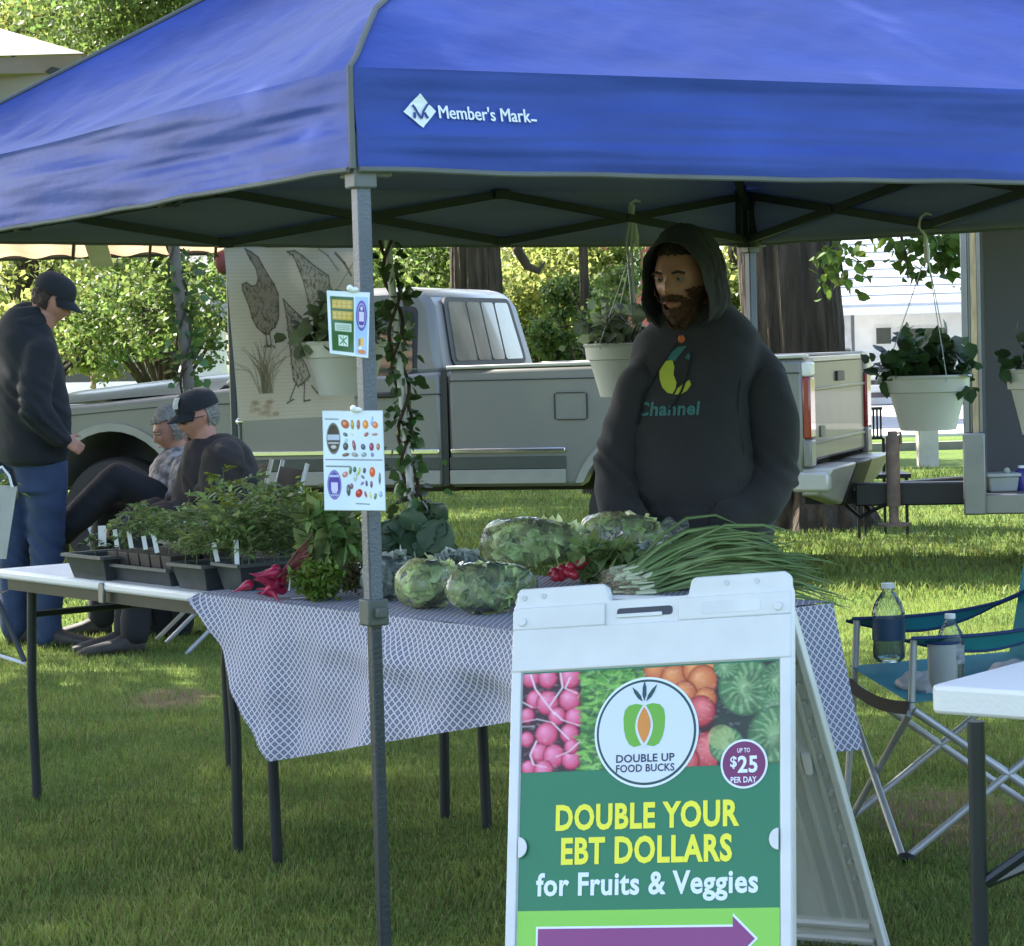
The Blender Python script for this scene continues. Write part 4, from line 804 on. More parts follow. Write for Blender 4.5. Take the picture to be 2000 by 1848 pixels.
hen([(560, 492), (572, 500), (580, 520), (590, 550), (600, 600), (640, 640), (648, 590), (640, 540), (612, 520), (590, 500), (575, 490)], 3, .22)
for (a, b, c, d_) in ((566, 755, 552, 785), (585, 752, 582, 790), (600, 760, 612, 775), (560, 785, 545, 792), (582, 790, 596, 788)): cv.path([bx(a, b), bx(c, d_)], .009, INK)
cv.path([bx(655, 495), bx(672, 515), bx(686, 540)], .016, INK, .8); cv.path([bx(622, 487), bx(640, 500), bx(660, 530)], .012, INK, .5)
for _ in range(60):
    a = rngb.normal()*.35; x0, y0 = 500+rngb.normal()*8, 770; L_ = rngb.uniform(50, 110); cv.path([bx(x0, y0), bx(x0+math.sin(a)*L_*.4, y0-L_*.6), bx(x0+math.sin(a)*L_, y0-math.cos(a)*L_)], .006, S(104, 100, 78), .5)
for _ in range(24): cv.ell(*bx(rngb.uniform(468, 520), rngb.uniform(785, 815)), .03, .012, S(150, 130, 100), alpha=.3)
def bnf(x, y):
    u = 437+255*x; v = 478+ (345-12*x)*y; left = 30*y; out = []
    for a, b, l, xx in zip(u, v, left, x):
        p = at(a+l*(1-xx)-0*(xx), b, YB_(a)+.018*math.sin(xx*9+b*.006)+.006*math.sin(b*.03)); out.append(p)
    return np.array(out)
bn = thing('banner', 'beige cloth banner printed with line drawn hens hanging behind the stall', 'banner', SC(560, 820))
cv.sheet('cloth', bnf, attr_mat('printed banner cloth', .85, .1, .2, trans=.15), bn)
mb = MB(); mb.tube([SC(430, 476), SC(700, 476)], .012, 8); mb.build('top_rod', M_DSTEEL, bn)
a = SC(468, 824); mb = MB(); mb.ell(a, (.012, .012, .012)); mb.build('corner_ring', M_CHR, bn)
for u in (445, 570, 690): p = SC(u, 478); mb = MB(); mb.tube([p, p+Vector((0, -.03, .09))], .003, 6); mb.build('hanging_cord', M_SEAM, bn)

# ================================================================== TABLES
ev = Vector((.60409, -.79692, 0)); nv = Vector((.79692, .60409, 0)); T0 = Vector((-1.5514, 8.0696, 0))-nv*.06
def TB(s, t, z=.745): p = T0+ev*s+nv*t; p.z = z; return p
def st(u, v, z=.75): p = atz(u, v, z); q = p-T0; return q.x*ev.x+q.y*ev.y, q.x*nv.x+q.y*nv.y
M_PLAST = mat('white blow moulded plastic', (.72, .72, .71), .42, var=.04, vs_=3, bump=.1, bs=120); M_TLEG = mat('black powder coated steel', (.022, .026, .030), .38, metal=.3)
def folding_table(label, s0, s1, hinge):
    t = thing('folding_table', label, 'table', TB((s0+s1)/2, .43, 0), 'folding tables under the canopy')
    segs = [(s0, s1)] if not hinge else [(s0, (s0+s1)/2-.002), ((s0+s1)/2+.002, s1)]
    for a, b in segs:
        mb = MB(); P = [TB(a, 0, .715), TB(b, 0, .715), TB(b, .86, .715), TB(a, .86, .715)]; mb.hexa([tuple(p) for p in P]+[(p.x, p.y, .745) for p in P]); mb.build('table_top', M_PLAST, t, bevel=.010)
    mb = MB(); mb.bar(TB(s0+.05, .03, .697), TB(s1-.05, .03, .697), .02, .034); mb.bar(TB(s0+.05, .83, .697), TB(s1-.05, .83, .697), .02, .034); mb.build('frame_rail', M_TLEG, t, smooth=False)
    if hinge: mb = MB(); mb.box(TB((s0+s1)/2, .0, .71), (.03, .012, .06), rotz=-.92); mb.build('latch', M_ALU, t, bevel=.003)
    for s, sg in ((s0+.12, -1), (s1-.12, 1)):
        for tt in (.07, .79): mb = MB(); mb.tube([TB(s, tt, .70), TB(s+sg*.03, tt, .35), TB(s+sg*.02, tt, 0)], .0155, 12); mb.build('leg', M_TLEG, t)
        mb = MB(); mb.tube([TB(s+sg*.01, .07, .60), TB(s+sg*.01, .79, .60)], .011, 8); mb.build('crossbar', M_TLEG, t)
        mb = MB(); mb.tube([TB(s+sg*.015, .43, .60), TB(s-sg*.42, .43, .69)], .009, 8); mb.build('brace', M_TLEG, t)
    return t
folding_table('white folding table with black legs holding the seedling trays', -.12, 1.325, True)
folding_table('folding table under the blue patterned cloth and the produce', 1.335, 2.79, False)
# patterned cloth
def cloth_mat():
    m = bpy.data.materials.new('patterned cloth'); m.use_nodes = True; N = m.node_tree.nodes; L = m.node_tree.links; p = N['Principled BSDF']; p.inputs['Roughness'].default_value = .85; p.inputs['Specular IOR Level'].default_value = .15
    uv = N.new('ShaderNodeUVMap'); mp = N.new('ShaderNodeMapping'); mp.inputs['Scale'].default_value = (66, 66, 1); mp.inputs['Rotation'].default_value = (0, 0, .78); L.new(uv.outputs[0], mp.inputs[0])
    sp = N.new('ShaderNodeSeparateXYZ'); L.new(mp.outputs[0], sp.inputs[0])
    def mt(op, a, b=None, c=None):
        n = N.new('ShaderNodeMath'); n.operation = op
        for i, x in enumerate((a, b, c)):
            if x is None: continue
            if isinstance(x, (int, float)): n.inputs[i].default_value = x
            else: L.new(x, n.inputs[i])
        return n.outputs[0]
    ax = mt('ABSOLUTE', mt('SUBTRACT', mt('FRACT', sp.outputs[0]), .5)); ay = mt('ABSOLUTE', mt('SUBTRACT', mt('FRACT', sp.outputs[1]), .5)); mx = mt('MAXIMUM', ax, ay); sm = mt('ADD', ax, ay)
    line = mt('GREATER_THAN', mx, .385); ring = mt('MULTIPLY', mt('GREATER_THAN', mx, .19), mt('LESS_THAN', mx, .315)); dot = mt('LESS_THAN', sm, .10)
    nz = N.new('ShaderNodeTexNoise'); nz.inputs['Scale'].default_value = 9; L.new(uv.outputs[0], nz.inputs[0])
    def mix(f, a, b):
        n = N.new('ShaderNodeMix'); n.data_type = 'RGBA'
        if isinstance(f, (int, float)): n.inputs[0].default_value = f
        else: L.new(f, n.inputs[0])
        for i, x in ((6, a), (7, b)):
            if isinstance(x, tuple): n.inputs[i].default_value = (*x, 1)
            else: L.new(x, n.inputs[i])
        return n.outputs[2]
    base = mix(nz.outputs[0], (.36, .37, .46), (.28, .285, .36)); rc = mix(nz.outputs[0], (.060, .065, .19), (.13, .11, .19))
    o = mix(line, base, (.58, .58, .63)); o = mix(ring, o, rc); o = mix(dot, o, (.035, .035, .12)); L.new(o, p.inputs['Base Color'])
    n2 = N.new('ShaderNodeTexNoise'); n2.inputs['Scale'].default_value = 500; L.new(uv.outputs[0], n2.inputs[0]); bp = N.new('ShaderNodeBump'); bp.inputs['Strength'].default_value = .3; bp.inputs['Distance'].default_value = .002; L.new(n2.outputs[0], bp.inputs['Height']); L.new(bp.outputs[0], p.inputs['Normal'])
    return m
M_CLOTH = cloth_mat()
def uv_sheet(name, nu, nv_, fn, uvf, parent):
    mb = MB(); mb.grid(nu, nv_, fn); me = mb.mesh(name); uvl = me.uv_layers.new(name='UVMap'); uvs = [uvf(i/nu, j/nv_) for j in range(nv_+1) for i in range(nu+1)]
    for l in me.loops: uvl.data[l.index].uv = uvs[l.vertex_index]
    return finish(name, me, M_CLOTH, parent)
cl = thing('tablecloth', 'white and violet blue patterned cloth draped over the produce table', 'tablecloth', TB(2.05, .0, .3))
sA = 1.195; sE = 2.80
s_a, s_b = 1.60, 2.64
def topfn(a, b):
    s = lerp(sA+.06*b, sE, a); t = lerp(-.012, .875, b); p = TB(s, t, .7505+.0025*noise.noise(Vector((s*9, t*9, 0))))
    if b < .03: p.z -= .003
    return p
uv_sheet('cloth_top', 120, 60, topfn, lambda a, b: (lerp(sA, sE, a), b*.887), cl)
def drop(s):
    if s < s_a: return lerp(.015, .425, max(0, (s-sA)/(s_a-sA)))
    return lerp(.425, .215, min(1, (s-s_a)/(s_b-s_a)))
def frontfn(a, b):
    s = lerp(sA, sE, a); D = drop(s); d = D*b; g_ = min(1, max(.0, (s-sA)/.5)); f = .012+.020*b+ g_*.034*b*math.sin(s*8.5+1.5+b*.8) + .016*b*math.sin(s*21+b*2) + .012*noise.noise(Vector((s*5-d*4, d*9, 1)))+.006*noise.noise(Vector((s*14, d*14, 2)))
    k = math.exp(-((s-s_a)/.06)**2); f += .03*k*b + .05*math.exp(-((d-.10)/.05)**2)*max(0, min(1, (s-s_a)/.5))*.5
    p = TB(s+.06*b*(1 if s > s_a else .4)*0, -f, .7475-d); return p
uv_sheet('front_drape', 200, 60, frontfn, lambda a, b: (lerp(sA, sE, a), -drop(lerp(sA, sE, a))*b), cl)
def endfn(a, b):
    t = lerp(-.012, .875, a); D = .36; d = D*b; f = .008+.05*b+.035*b*math.sin(t*16+.8)+.012*b*math.sin(t*37); return TB(sE+f, t+.02*b*math.sin(a*9), .7475-d-.0*a)
uv_sheet('end_drape', 60, 30, endfn, lambda a, b: (sE+.36*b+2, a*.887), cl)

# ------------------------------------------------------------------ right hand white table
c0 = at(1812, 1342, 4.8); c0.z = .745; dr = Vector((.80, -.60, 0)); db = Vector((.60, .80, 0))
t = thing('folding_table', 'white plastic table corner at the right edge beside the camp chair', 'table', (c0.x+.6, c0.y, 0), 'folding tables under the canopy')
def RT(a, b, z): p = c0+dr*a+db*b; p.z = z; return tuple(p)
mb = MB(); r = rounded([(0, 0), (1.2, 0), (1.2, .72), (0, .72)], .03); mb.prism(r, .690, .745, lambda x, y, z: RT(x, y, z)); mb.build('table_top', M_PLAST, t, bevel=.008)
q = atz(1905, 1440, .5)
def leg_at(a, b): mb = MB(); mb.tube([RT(a, b, .69), RT(a, b, 0)], .0165, 14); mb.build('leg', M_TLEG, t)
def RTsolve(u, v, z): p = atz(u, v, z)-c0; return p.x*dr.x+p.y*dr.y, p.x*db.x+p.y*db.y
la, lb = RTsolve(1907, 1440, .66); leg_at(la, lb); leg_at(la, .60); leg_at(1.05, lb); leg_at(1.05, .6)
mb = MB(); mb.tube([RT(la, lb, .38), RT(la, .6, .38)], .011, 8); mb.build('crossbar', M_TLEG, t); mb = MB(); mb.tube([RT(la, lb, .38), RT(la+.28, lb+.1, .60)], .011, 8); mb.build('brace', M_TLEG, t)
# ================================================================== SEEDLING TRAYS
M_TRAY = mat('black grey plastic', (.035, .040, .042), .45, var=.2, vs_=20); M_SOIL = mat('potting soil', (.05, .036, .025), .95, bump=1, bs=120, var=.4, vs_=60)
M_SEED = mat('seedling leaves', (.11, .19, .055), .5, col2=(.21, .29, .10), vs_=7, isl=.45, trans=.4, spec=.4); M_SEEDY = mat('yellow seedling leaves', (.14, .20, .02), .45, isl=.35, trans=.4); M_STEM = mat('green stem', (.10, .15, .05), .6); M_TAGW = mat('white plastic tag', (.80, .80, .80), .4, var=.01)
ea = math.atan2(ev.y, ev.x)
def tray(label, s0, t0, ls, ln, h, cells=0, z0=.7455):
    c = TB(s0+ls/2, t0+ln/2, z0); t = thing('seedling_tray', label, 'tray', c, 'black seedling trays')
    def ring(k, z): return [TB(s0+a, t0+b, z) for a, b in ((k, k), (ls-k, k), (ls-k, ln-k), (k, ln-k))]
    mb = MB(); o0, o1, i1, i0 = ring(.018, z0), ring(0, z0+h), ring(.006, z0+h), ring(.022, z0+.004)
    V = o0+o1+i1+i0; F = [(3, 2, 1, 0), (12, 13, 14, 15)]
    for k in range(4):
        j = (k+1) % 4; F += [(k, j, 4+j, 4+k), (4+k, 4+j, 8+j, 8+k), (8+k, 8+j, 12+j, 12+k)]
    mb.add([tuple(v) for v in V], F); mb.build('tray_body', M_TRAY, t, smooth=False, bevel=.0015)
    mb = MB(); L = ring(-.006, z0+h)+ring(-.006, z0+h+.006); mb.bar(L[0], L[1], .012, .009); mb.bar(L[1], L[2], .012, .009); mb.bar(L[2], L[3], .012, .009); mb.bar(L[3], L[0], .012, .009); mb.build('tray_lip', mat('worn tray lip', (.085, .09, .09), .5), t, smooth=False)
    zs = z0+h-.012
    if cells:
        for k in range(cells):
            for m in range(2):
                a = s0+.012+(ls-.024)*(k+.5)/cells; b = t0+.012+(ln-.024)*(m+.5)/2; w = (ls-.024)/cells*.46; d = (ln-.024)/2*.46
                lo = [TB(a+i*w*.78, b+j*d*.78, z0+.008) for i, j in ((-1, -1), (1, -1), (1, 1), (-1, 1))]; hi = [TB(a+i*w, b+j*d, z0+h+.038) for i, j in ((-1, -1), (1, -1), (1, 1), (-1, 1))]
                mb = MB(); mb.hexa([tuple(p) for p in lo+hi]); po = mb.build('cell_pot', mat('brown black pot', (.04, .034, .032), .55) if not (k+m) else bpy.data.materials['brown black pot'], t, smooth=False, bevel=.002)
        zs = z0+h+.030
        mb = MB(); mb.grid(10, 6, lambda a, b: TB(lerp(s0+.015, s0+ls-.015, a), lerp(t0+.015, t0+ln-.015, b), zs+.009+.003*noise.noise(Vector((a*30, b*30, 0))))); mb.build('soil', M_SOIL, t)
    else:
        mb = MB(); mb.grid(14, 10, lambda a, b: TB(lerp(s0+.008, s0+ls-.008, a), lerp(t0+.008, t0+ln-.008, b), zs+.006*noise.noise(Vector((a*12, b*12, s0))))); mb.build('soil', M_SOIL, t)
    return zs
def seedling_proto(label, H, seed, m, nleaf=9, ls=.035, spreadk=1.):
    rng = np.random.default_rng(seed); t = thing('seedling', label, 'seedling', (0, 0, 0), 'tomato seedlings in the trays'); mb = MB(); P = []; D = []; S_ = []
    top = Vector((rng.normal()*.015, rng.normal()*.015, H)); mb.tube([(0, 0, -.01), (top.x*.4, top.y*.4, H*.5), top], [.0022, .0018, .001], 5)
    for k in range(nleaf):
        f = .28+.72*(k+.5)/nleaf; b = Vector((top.x*f, top.y*f, H*f)); a = k*2.4+rng.random(); l = H*spreadk*(.55-.25*f)*rng.uniform(.8, 1.2)+.012; out = Vector((math.cos(a), math.sin(a), .55-.2*f)); tip = b+out*l-Vector((0, 0, l*.25))
        mid = b.lerp(tip, .5)+Vector((0, 0, l*.15)); mb.tube([b, mid, tip], .0009, 4)
        for j in range(11):
            g = .25+.75*j/10; q = b.lerp(mid, min(1, g*2)) if g < .5 else mid.lerp(tip, (g-.5)*2); sd = (-1)**j; side = Vector((-out.y, out.x, 0)).normalized()*sd
            dd = (out.normalized()*.6+side*(.9 if j < 10 else 0)+Vector((0, 0, rng.normal()*.25))); P.append(q); D.append(dd); S_.append(ls*(.55+.5*math.sin(g*3)))
    mb.build('stem', M_STEM, t); V, F = roundleaves(np.array([tuple(p) for p in P]), np.array(S_)*.95, up=.8, aspect=.45, droop=.1, rng=rng, dirs=np.array([tuple(d) for d in D]), jitter=.35); np_mesh('foliage', V, F, m, t); return t
protos = [seedling_proto('p', .15, 71, M_SEED), seedling_proto('p', .18, 72, M_SEED, 10, .038), seedling_proto('p', .12, 73, M_SEED, 8, .032), seedling_proto('p', .20, 74, M_SEED, 11, .04)]
sprout = seedling_proto('p', .07, 75, M_STEM, 4, .03, .8)
PUSED = {}
def place(proto, p, rz, sc, label):
    o = dup(proto) if PUSED.get(proto.name) else proto; PUSED[proto.name] = 1; o.location = p; o.rotation_euler = (0, 0, rz); o.scale = (sc,)*3; o['label'] = label; o['group'] = 'tomato seedlings in the trays'
trays = []
def tray_px(label, u0, v0, u1, v1, ln, h, cells=0, back=0.):
    s0, t0 = st(u0, v0, .7455); s1, t1 = st(u1, v1, .7455); t0 = (t0+t1)/2+back; z = tray(label, s0, t0, s1-s0-.008, ln, h, cells); trays.append((s0, t0, s1-s0, ln, z)); return trays[-1]
A_ = tray_px('small black tray with two grey sprouts at the left end of the seedlings', 134, 1127, 200, 1137, .22, .070)
B_ = tray_px('tray of brown cell pots with a pale lip between two plain trays', 204, 1131, 326, 1148, .24, .048, 6)
C_ = tray_px('plain black tray of short seedlings, third along the table edge', 330, 1149, 408, 1156, .24, .070)
D_ = tray_px('black tray at the right end, beside the beet bunch', 411, 1156, 484, 1160, .26, .078)
bk = []
for k, (u0, v0, u1, v1, ln, lab) in enumerate([(318, 1100, 430, 1112, .27, 'seedling tray at the back left of the table'), (437, 1112, 556, 1122, .25, 'seedling tray at the back, right behind the end tray')]):
    bk.append(tray_px(lab, u0, v0, u1, v1, ln, .07))
rs = random.Random(5)
def fill(tr_, nu, nw, lab, pr, sc=(.85, 1.15), jit=.012):
    s0, t0, ls, ln, z = tr_; k = 0
    for i in range(nu):
        for j in range(nw):
            p = TB(s0+ls*(i+.5)/nu+rs.uniform(-jit, jit), t0+ln*(j+.5)/nw+rs.uniform(-jit, jit), z-.002); place(rs.choice(pr), p, rs.uniform(0, 6.3), rs.uniform(*sc), lab+', '+('front', 'middle', 'back')[j if nw == 3 else j*2]+' row, '+('leftmost', 'second', 'third', 'fourth', 'fifth', 'sixth')[i]+('' if i == 0 else ' from left'))
place(sprout, TB(A_[0]+.09, A_[1]+.06, A_[4]), 0, 1, 'leafless grey sprout in the small left tray'); place(sprout, TB(A_[0]+.17, A_[1]+.12, A_[4]), 1, .9, 'smaller leafless grey sprout at the right of the small left tray')
fill(B_, 6, 2, 'green seedling in the brown cell pots', protos[:3], (.62, .9)); fill(C_, 3, 3, 'bushy seedling in the plain third tray', protos[:3], (.55, .85)); fill(D_, 4, 3, 'feathery seedling in the right end tray', protos, (.62, .88))
fill(bk[0], 4, 3, 'taller seedling in the back left tray', protos, (.75, 1.12)); fill(bk[1], 4, 3, 'dense seedling in the back right tray', protos, (.75, 1.0))
py = seedling_proto('yellow tipped seedling rising over the tray right of the seated man', .26, 78, M_SEEDY, 8, .03, .5); py.location = atz(447, 1080, .81); PUSED[py.name] = 1
py['group'] = 'tomato seedlings in the trays'
# plant tags
def tagpx(u0, v0, u1, v1, w, label):
    z = .86
    while z > .78 and st(u0, v0, z)[1] < .075: z -= .001
    w = w*1.2; b = atz(u0, v0, z); tp = at(u1, v1, b.y+.004); d = (tp-b); n = Vector((0, -1, 0)).cross(d).normalized()*w/2; mb = MB(); q = Vector((0, .0012, 0)); b = b-d*.15
    mb.hexa([tuple(b-n), tuple(b+n), tuple(b+n+q), tuple(b-n+q), tuple(tp-n), tuple(tp+n), tuple(tp+n+q), tuple(tp-n+q)]); o = mb.build('plant_tag', M_TAGW, smooth=False); tag(recentre(o), label, 'plant tag', 'white plant tags')
for k, a in enumerate([(200, 1062, 199, 1027, .020, 'broad white tag nearest the left end of the seedlings'), (228, 1064, 224, 1034, .011, 'white tag at the left end of the brown cell pots'), (256, 1066, 251, 1037, .011, 'white tag second from the left in the brown cell pots'), (284, 1070, 280, 1047, .011, 'short white tag in the middle of the brown cell pots'),
    (306, 1075, 299, 1042, .011, 'leaning white tag at the right of the brown cell pots'), (352, 1055, 346, 1023, .012, 'white tag behind the third tray leaves'), (426, 1103, 417, 1060, .011, 'long leaning white tag at the front of the right end tray'), (463, 1103, 461, 1055, .011, 'long upright white tag at the front of the right end tray'),
    (442, 1020, 438, 998, .018, 'white tag under the tall yellow seedling'), (407, 1030, 405, 1010, .014, 'small white tag left of the tall yellow seedling'), (655, 1052, 650, 1030, .022, 'pale blue tag among the greens left of the pole')]):
    tagpx(*a)

# ================================================================== PRODUCE
def bigleaf(mb, base, d, nrm, L, W, curl=.5, cup=.2, wav=.06, seed=0, n=7):
    d = Vector(d).normalized(); nrm = Vector(nrm); nrm = (nrm-d*nrm.dot(d)).normalized(); s = d.cross(nrm)
    def fn(a, b):
        y = a; w = W*(math.sin(math.pi*min(1, (y*.97+.03))**.75))**.7*(b-.5); z = -curl*L*y*y + cup*abs(b-.5)*W*2 + wav*L*noise.noise(Vector((a*4, b*5, seed)))*abs(b-.5)*4
        return Vector(base)+d*(L*y*(1-.25*curl*y))+s*w+nrm*z
    mb.grid(n, n, fn)
M_COLL = mat('collard leaf', (.06, .115, .06), .42, col2=(.11, .18, .095), vs_=12, isl=.3, trans=.18, spec=.5, bump=.4, bs=40); M_LETT = mat('herb leaves', (.09, .17, .02), .5, col2=(.17, .25, .04), vs_=14, isl=.4, trans=.35); M_BEET = mat('crimson beet skin', (.36, .008, .045), .38, col2=(.50, .02, .10), vs_=18, spec=.6); M_BSTEM = mat('red stalks', (.24, .03, .05), .5, col2=(.32, .20, .12), vs_=25)
p = atz(800, 1098, .76); t = thing('collard_greens', 'pile of broad dark collard leaves behind the signpost', 'greens', p); rng = np.random.default_rng(81)
for k in range(17):
    a = rng.uniform(0, 6.28); el = rng.uniform(.15, 1.2); b = p+Vector((rng.normal()*.03, rng.normal()*.03, .01+.09*rng.random())); d = Vector((math.cos(a)*math.cos(el), math.sin(a)*math.cos(el)*.7, math.sin(el))); mb = MB(); bigleaf(mb, b, d, (-d.x*.3, -1, 1.0), rng.uniform(.10, .15), rng.uniform(.09, .13), rng.uniform(.2, .6), rng.uniform(-.1, .25), .10, k); mb.build('leaf', M_COLL, t, fixn=False)
for (u, v, du, dv, L, W) in [(745, 1062, 40, -42, .11, .07), (745, 1085, 75, -25, .13, .10), (800, 1085, 45, -30, .09, .05), (842, 1080, 20, -60, .12, .12), (780, 1010, 40, 10, .10, .08)]:
    b = at(u, v, p.y-.05); e = at(u+du, v+dv, p.y-.05); mb = MB(); bigleaf(mb, b, e-b, (0.1, -1, .5), L, W, .15, .1, .08, u); mb.build('leaf', M_COLL, t, fixn=False)
# back row: collards behind seedlings near the pole
p = atz(620, 1085, .76); t = thing('collard_greens', 'smaller dark green bunch behind the beet tops, left of the pole', 'greens', p)
for k in range(9):
    a = rng.uniform(0, 6.28); el = rng.uniform(.5, 1.3); d = Vector((math.cos(a)*math.cos(el), math.sin(a)*math.cos(el)*.7, math.sin(el))); mb = MB(); bigleaf(mb, p+Vector((rng.normal()*.03, 0, .02)), d, (0, -1, .7), rng.uniform(.10, .16), .09, .4, .1, .1, k+30); mb.build('leaf', M_COLL, t, fixn=False)
# beets
p = atz(545, 1152, .775); t = thing('beet_bunch', 'bunch of bright crimson beet roots with red stalks lying on the cloth', 'beets', p)
for k in range(20):
    q = p+Vector((rng.normal()*.017-.008, rng.normal()*.022-.012, rng.uniform(-.008, .062))); a = rng.uniform(0, 6.28); dd = Vector((-.8+rng.normal()*.6, rng.normal()*.5-.3, rng.normal()*.5)).normalized(); mb = MB(); mb.tube([q-dd*.012, q-dd*.006, q+dd*.004, q+dd*.016, q+dd*.030, q+dd*.052], [.006, .012, .014, .010, .0045, .0008], 9); mb.build('root', M_BEET, t)
mb = MB()
for k in range(22):
    a = p+Vector((rng.normal()*.012+.02, rng.normal()*.015, .01+rng.random()*.03)); e = at(rng.uniform(588, 650), rng.uniform(1040, 1085), p.y+.12+rng.normal()*.02); m_ = a.lerp(e, .5)+Vector((0, 0, .015)); mb.tube([a, m_, e], [.004, .0035, .002], 5)
mb.build('stalk', M_BSTEM, t, kind='stuff'); mb = MB(); c = p+Vector((.030, .0, .03)); mb.tube([c+Vector((.0, -.03, -.03)), c+Vector((.004, -.034, 0)), c+Vector((.0, -.02, .03)), c+Vector((-.004, .02, .03))], .0025, 6); mb.build('tie', M_TAGW, t)
P = np.array([at(rng.uniform(600, 690), rng.uniform(1000, 1075), p.y+.14+rng.normal()*.04) for _ in range(320)]); V, F = roundleaves(P, .055, up=.5, aspect=.6, rng=rng); np_mesh('foliage', V, F, M_SEED, t, kind='stuff')
q = atz(590, 1168, .7545); mb = MB(); mb.box((q.x, q.y, q.z+.001), (.06, .025, .001), rotz=.2); tag(recentre(mb.build('price_tag', M_TAGW, smooth=False)), 'small blank white slip lying in front of the herb bunch', 'price tag')
def bunch(u, v, w, h, n, size, m, name, label, cat, aspect=.5, sub=None, dy=.05):
    p = atz(u, v, .756); s = FPX/p.y; W, Hh = w/s, h/s; t = thing(name, label, cat, p); r = np.random.default_rng(int(u)); tips = unit(r.normal(size=(n//14, 3)))*np.array([W*.45, dy, Hh*.42])*r.uniform(.3, 1, (n//14, 1))+np.array([p.x, p.y+dy, p.z+Hh*.5])
    P = tips[r.integers(0, len(tips), n)]+r.normal(size=(n, 3))*size*.55; P[:, 2] = np.maximum(P[:, 2], .758); V, F = roundleaves(P, size, up=.5, aspect=aspect, rng=r); np_mesh('foliage', V, F, m, t, kind='stuff')
    mb = MB()
    for k in range(14): b = Vector((p.x+r.normal()*.02, p.y+dy, p.z+.01)); e = Vector(tips[r.integers(0, len(tips))]); mb.tube([b, b.lerp(e, .5)+Vector((0, 0, .01)), e], .0016, 5)
    mb.build('stalk', M_STEM if sub is None else sub, t, kind='stuff'); return t
bunch(622, 1172, 100, 72, 1300, .022, M_LETT, 'herb_bunch', 'curly yellow green herb bunch beside the crimson beets', 'herbs')
bunch(655, 1120, 100, 70, 1200, .026, M_LETT, 'herb_bunch', 'upright leafy green bunch behind the curly herb bunch', 'herbs')
M_BROWN = mat('brownish greens', (.10, .06, .03), .6, col2=(.12, .14, .03), vs_=30, isl=.5); bunch(688, 1160, 36, 62, 500, .020, M_BROWN, 'herb_bunch', 'brown tinged greens tucked against the signpost', 'herbs')
bunch(590, 1020, 70, 62, 700, .03, M_SEEDY, 'herb_bunch', 'pale yellow green tops rising behind the seedlings', 'herbs')
# bags of greens
M_BAG = glassy('clear plastic bag', (.99, .995, .995), .93, .06, .5, 9.); M_BAGL = mat('pale salad leaves', (.44, .56, .22), .35, col2=(.80, .84, .50), vs_=16, isl=.45, trans=.3, spec=.6); M_BAGD = mat('dark salad leaves', (.28, .42, .13), .35, col2=(.70, .76, .42), vs_=18, isl=.5, trans=.25, spec=.6); M_BAGG = mat('greyish salad leaves', (.22, .28, .22), .4, col2=(.62, .66, .62), vs_=22, isl=.5, trans=.2, spec=.6)
def bag(u, v, w, h, yaw, Lk, m, label, seed, dyy=0., tail=None):
    p = atz(u, v, .756); p.y += dyy; s = FPX/p.y; rw, rh = w/s/2, h/s/2; t = thing('produce_bag', label, 'bag', p, 'clear bags of salad leaves'); ax = Vector((math.cos(yaw), math.sin(yaw), 0)); sy = Vector((-math.sin(yaw), math.cos(yaw), 0)); L = rw*Lk; rr = rh*1.05
    c = Vector((p.x, p.y+rr*.8, .755+rh)); mb = MB()
    def fn(a, b):
        x = lerp(-1, 1, a); th = 2*math.pi*b; pr = (1-abs(x)**2.6)**.5*(1-.12*x) if tail is None else (1-abs(x)**2.6)**.5*(1-.35*x)
        k = 1+.07*noise.noise(Vector((x*3, math.cos(th)*2, math.sin(th)*2+seed)))+.03*noise.noise(Vector((x*9, math.cos(th)*7, math.sin(th)*7+seed)))+.02*math.sin(th*5+x*7+seed)*(1-x)
        q = c+ax*(x*L)+sy*(math.cos(th)*pr*rr*k)+Vector((0, 0, math.sin(th)*pr*rh*k)); q.z = max(q.z, .7545+.002*math.sin(x*20)); return q
    mb.grid(36, 40, fn); skin = mb.build('bag_skin', M_BAG, t); r = np.random.default_rng(seed); n = 560
    d = unit(r.normal(size=(n, 3)))*(r.uniform(.5, .84, (n, 1))); P = np.array(c)[None]+d[:, :1]*np.array(ax)*L*.93+d[:, 1:2]*np.array(sy)*rr*.9+d[:, 2:3]*np.array([0, 0, rh*.9]); P[:, 2] = np.maximum(P[:, 2], .765)
    tang = r.normal(size=(n, 3))*.6; tang -= d*0.8*(tang*d).sum(1, keepdims=True); V, F = roundleaves(P-tang*.022, .046, up=0, aspect=.85, rng=r, dirs=unit(tang), jitter=.3); np_mesh('foliage', V, F, m, t, kind='stuff')
    mb = MB(); mb.ell(c, (rr*.55, rr*.55, rh*.6)); mb.build('leaf_core', m, t)
    if tail:
        e = at(tail[0], tail[1], c.y); k = c+ax*L*.75; mb = MB(); mb.grid(10, 8, lambda a, b: k.lerp(e, a)+Vector((0, 0, (b-.5)*(rh*1.1*(1-a)+.02)+.01*math.sin(a*9+b*5)))+sy*(.012*math.sin(b*9+a*6))); mb.build('bag_neck', M_BAGP, t)
    return t
M_BAGP = glassy('mauve tinted bag neck', (.88, .86, .93), .80, .15, .8, 18.)
bag(765, 1172, 120, 86, .9, 1.25, M_BAGG, 'bag of greyish leaves half hidden by the signpost', 91); bag(845, 1186, 130, 92, .9, 1.35, M_BAGL, 'bag of pale green leaves, middle of the front three', 92, tail=(925, 1120)); bag(962, 1198, 195, 98, .55, 1.05, M_BAGD, 'plump bag of dark green salad next to the sandwich board', 93)
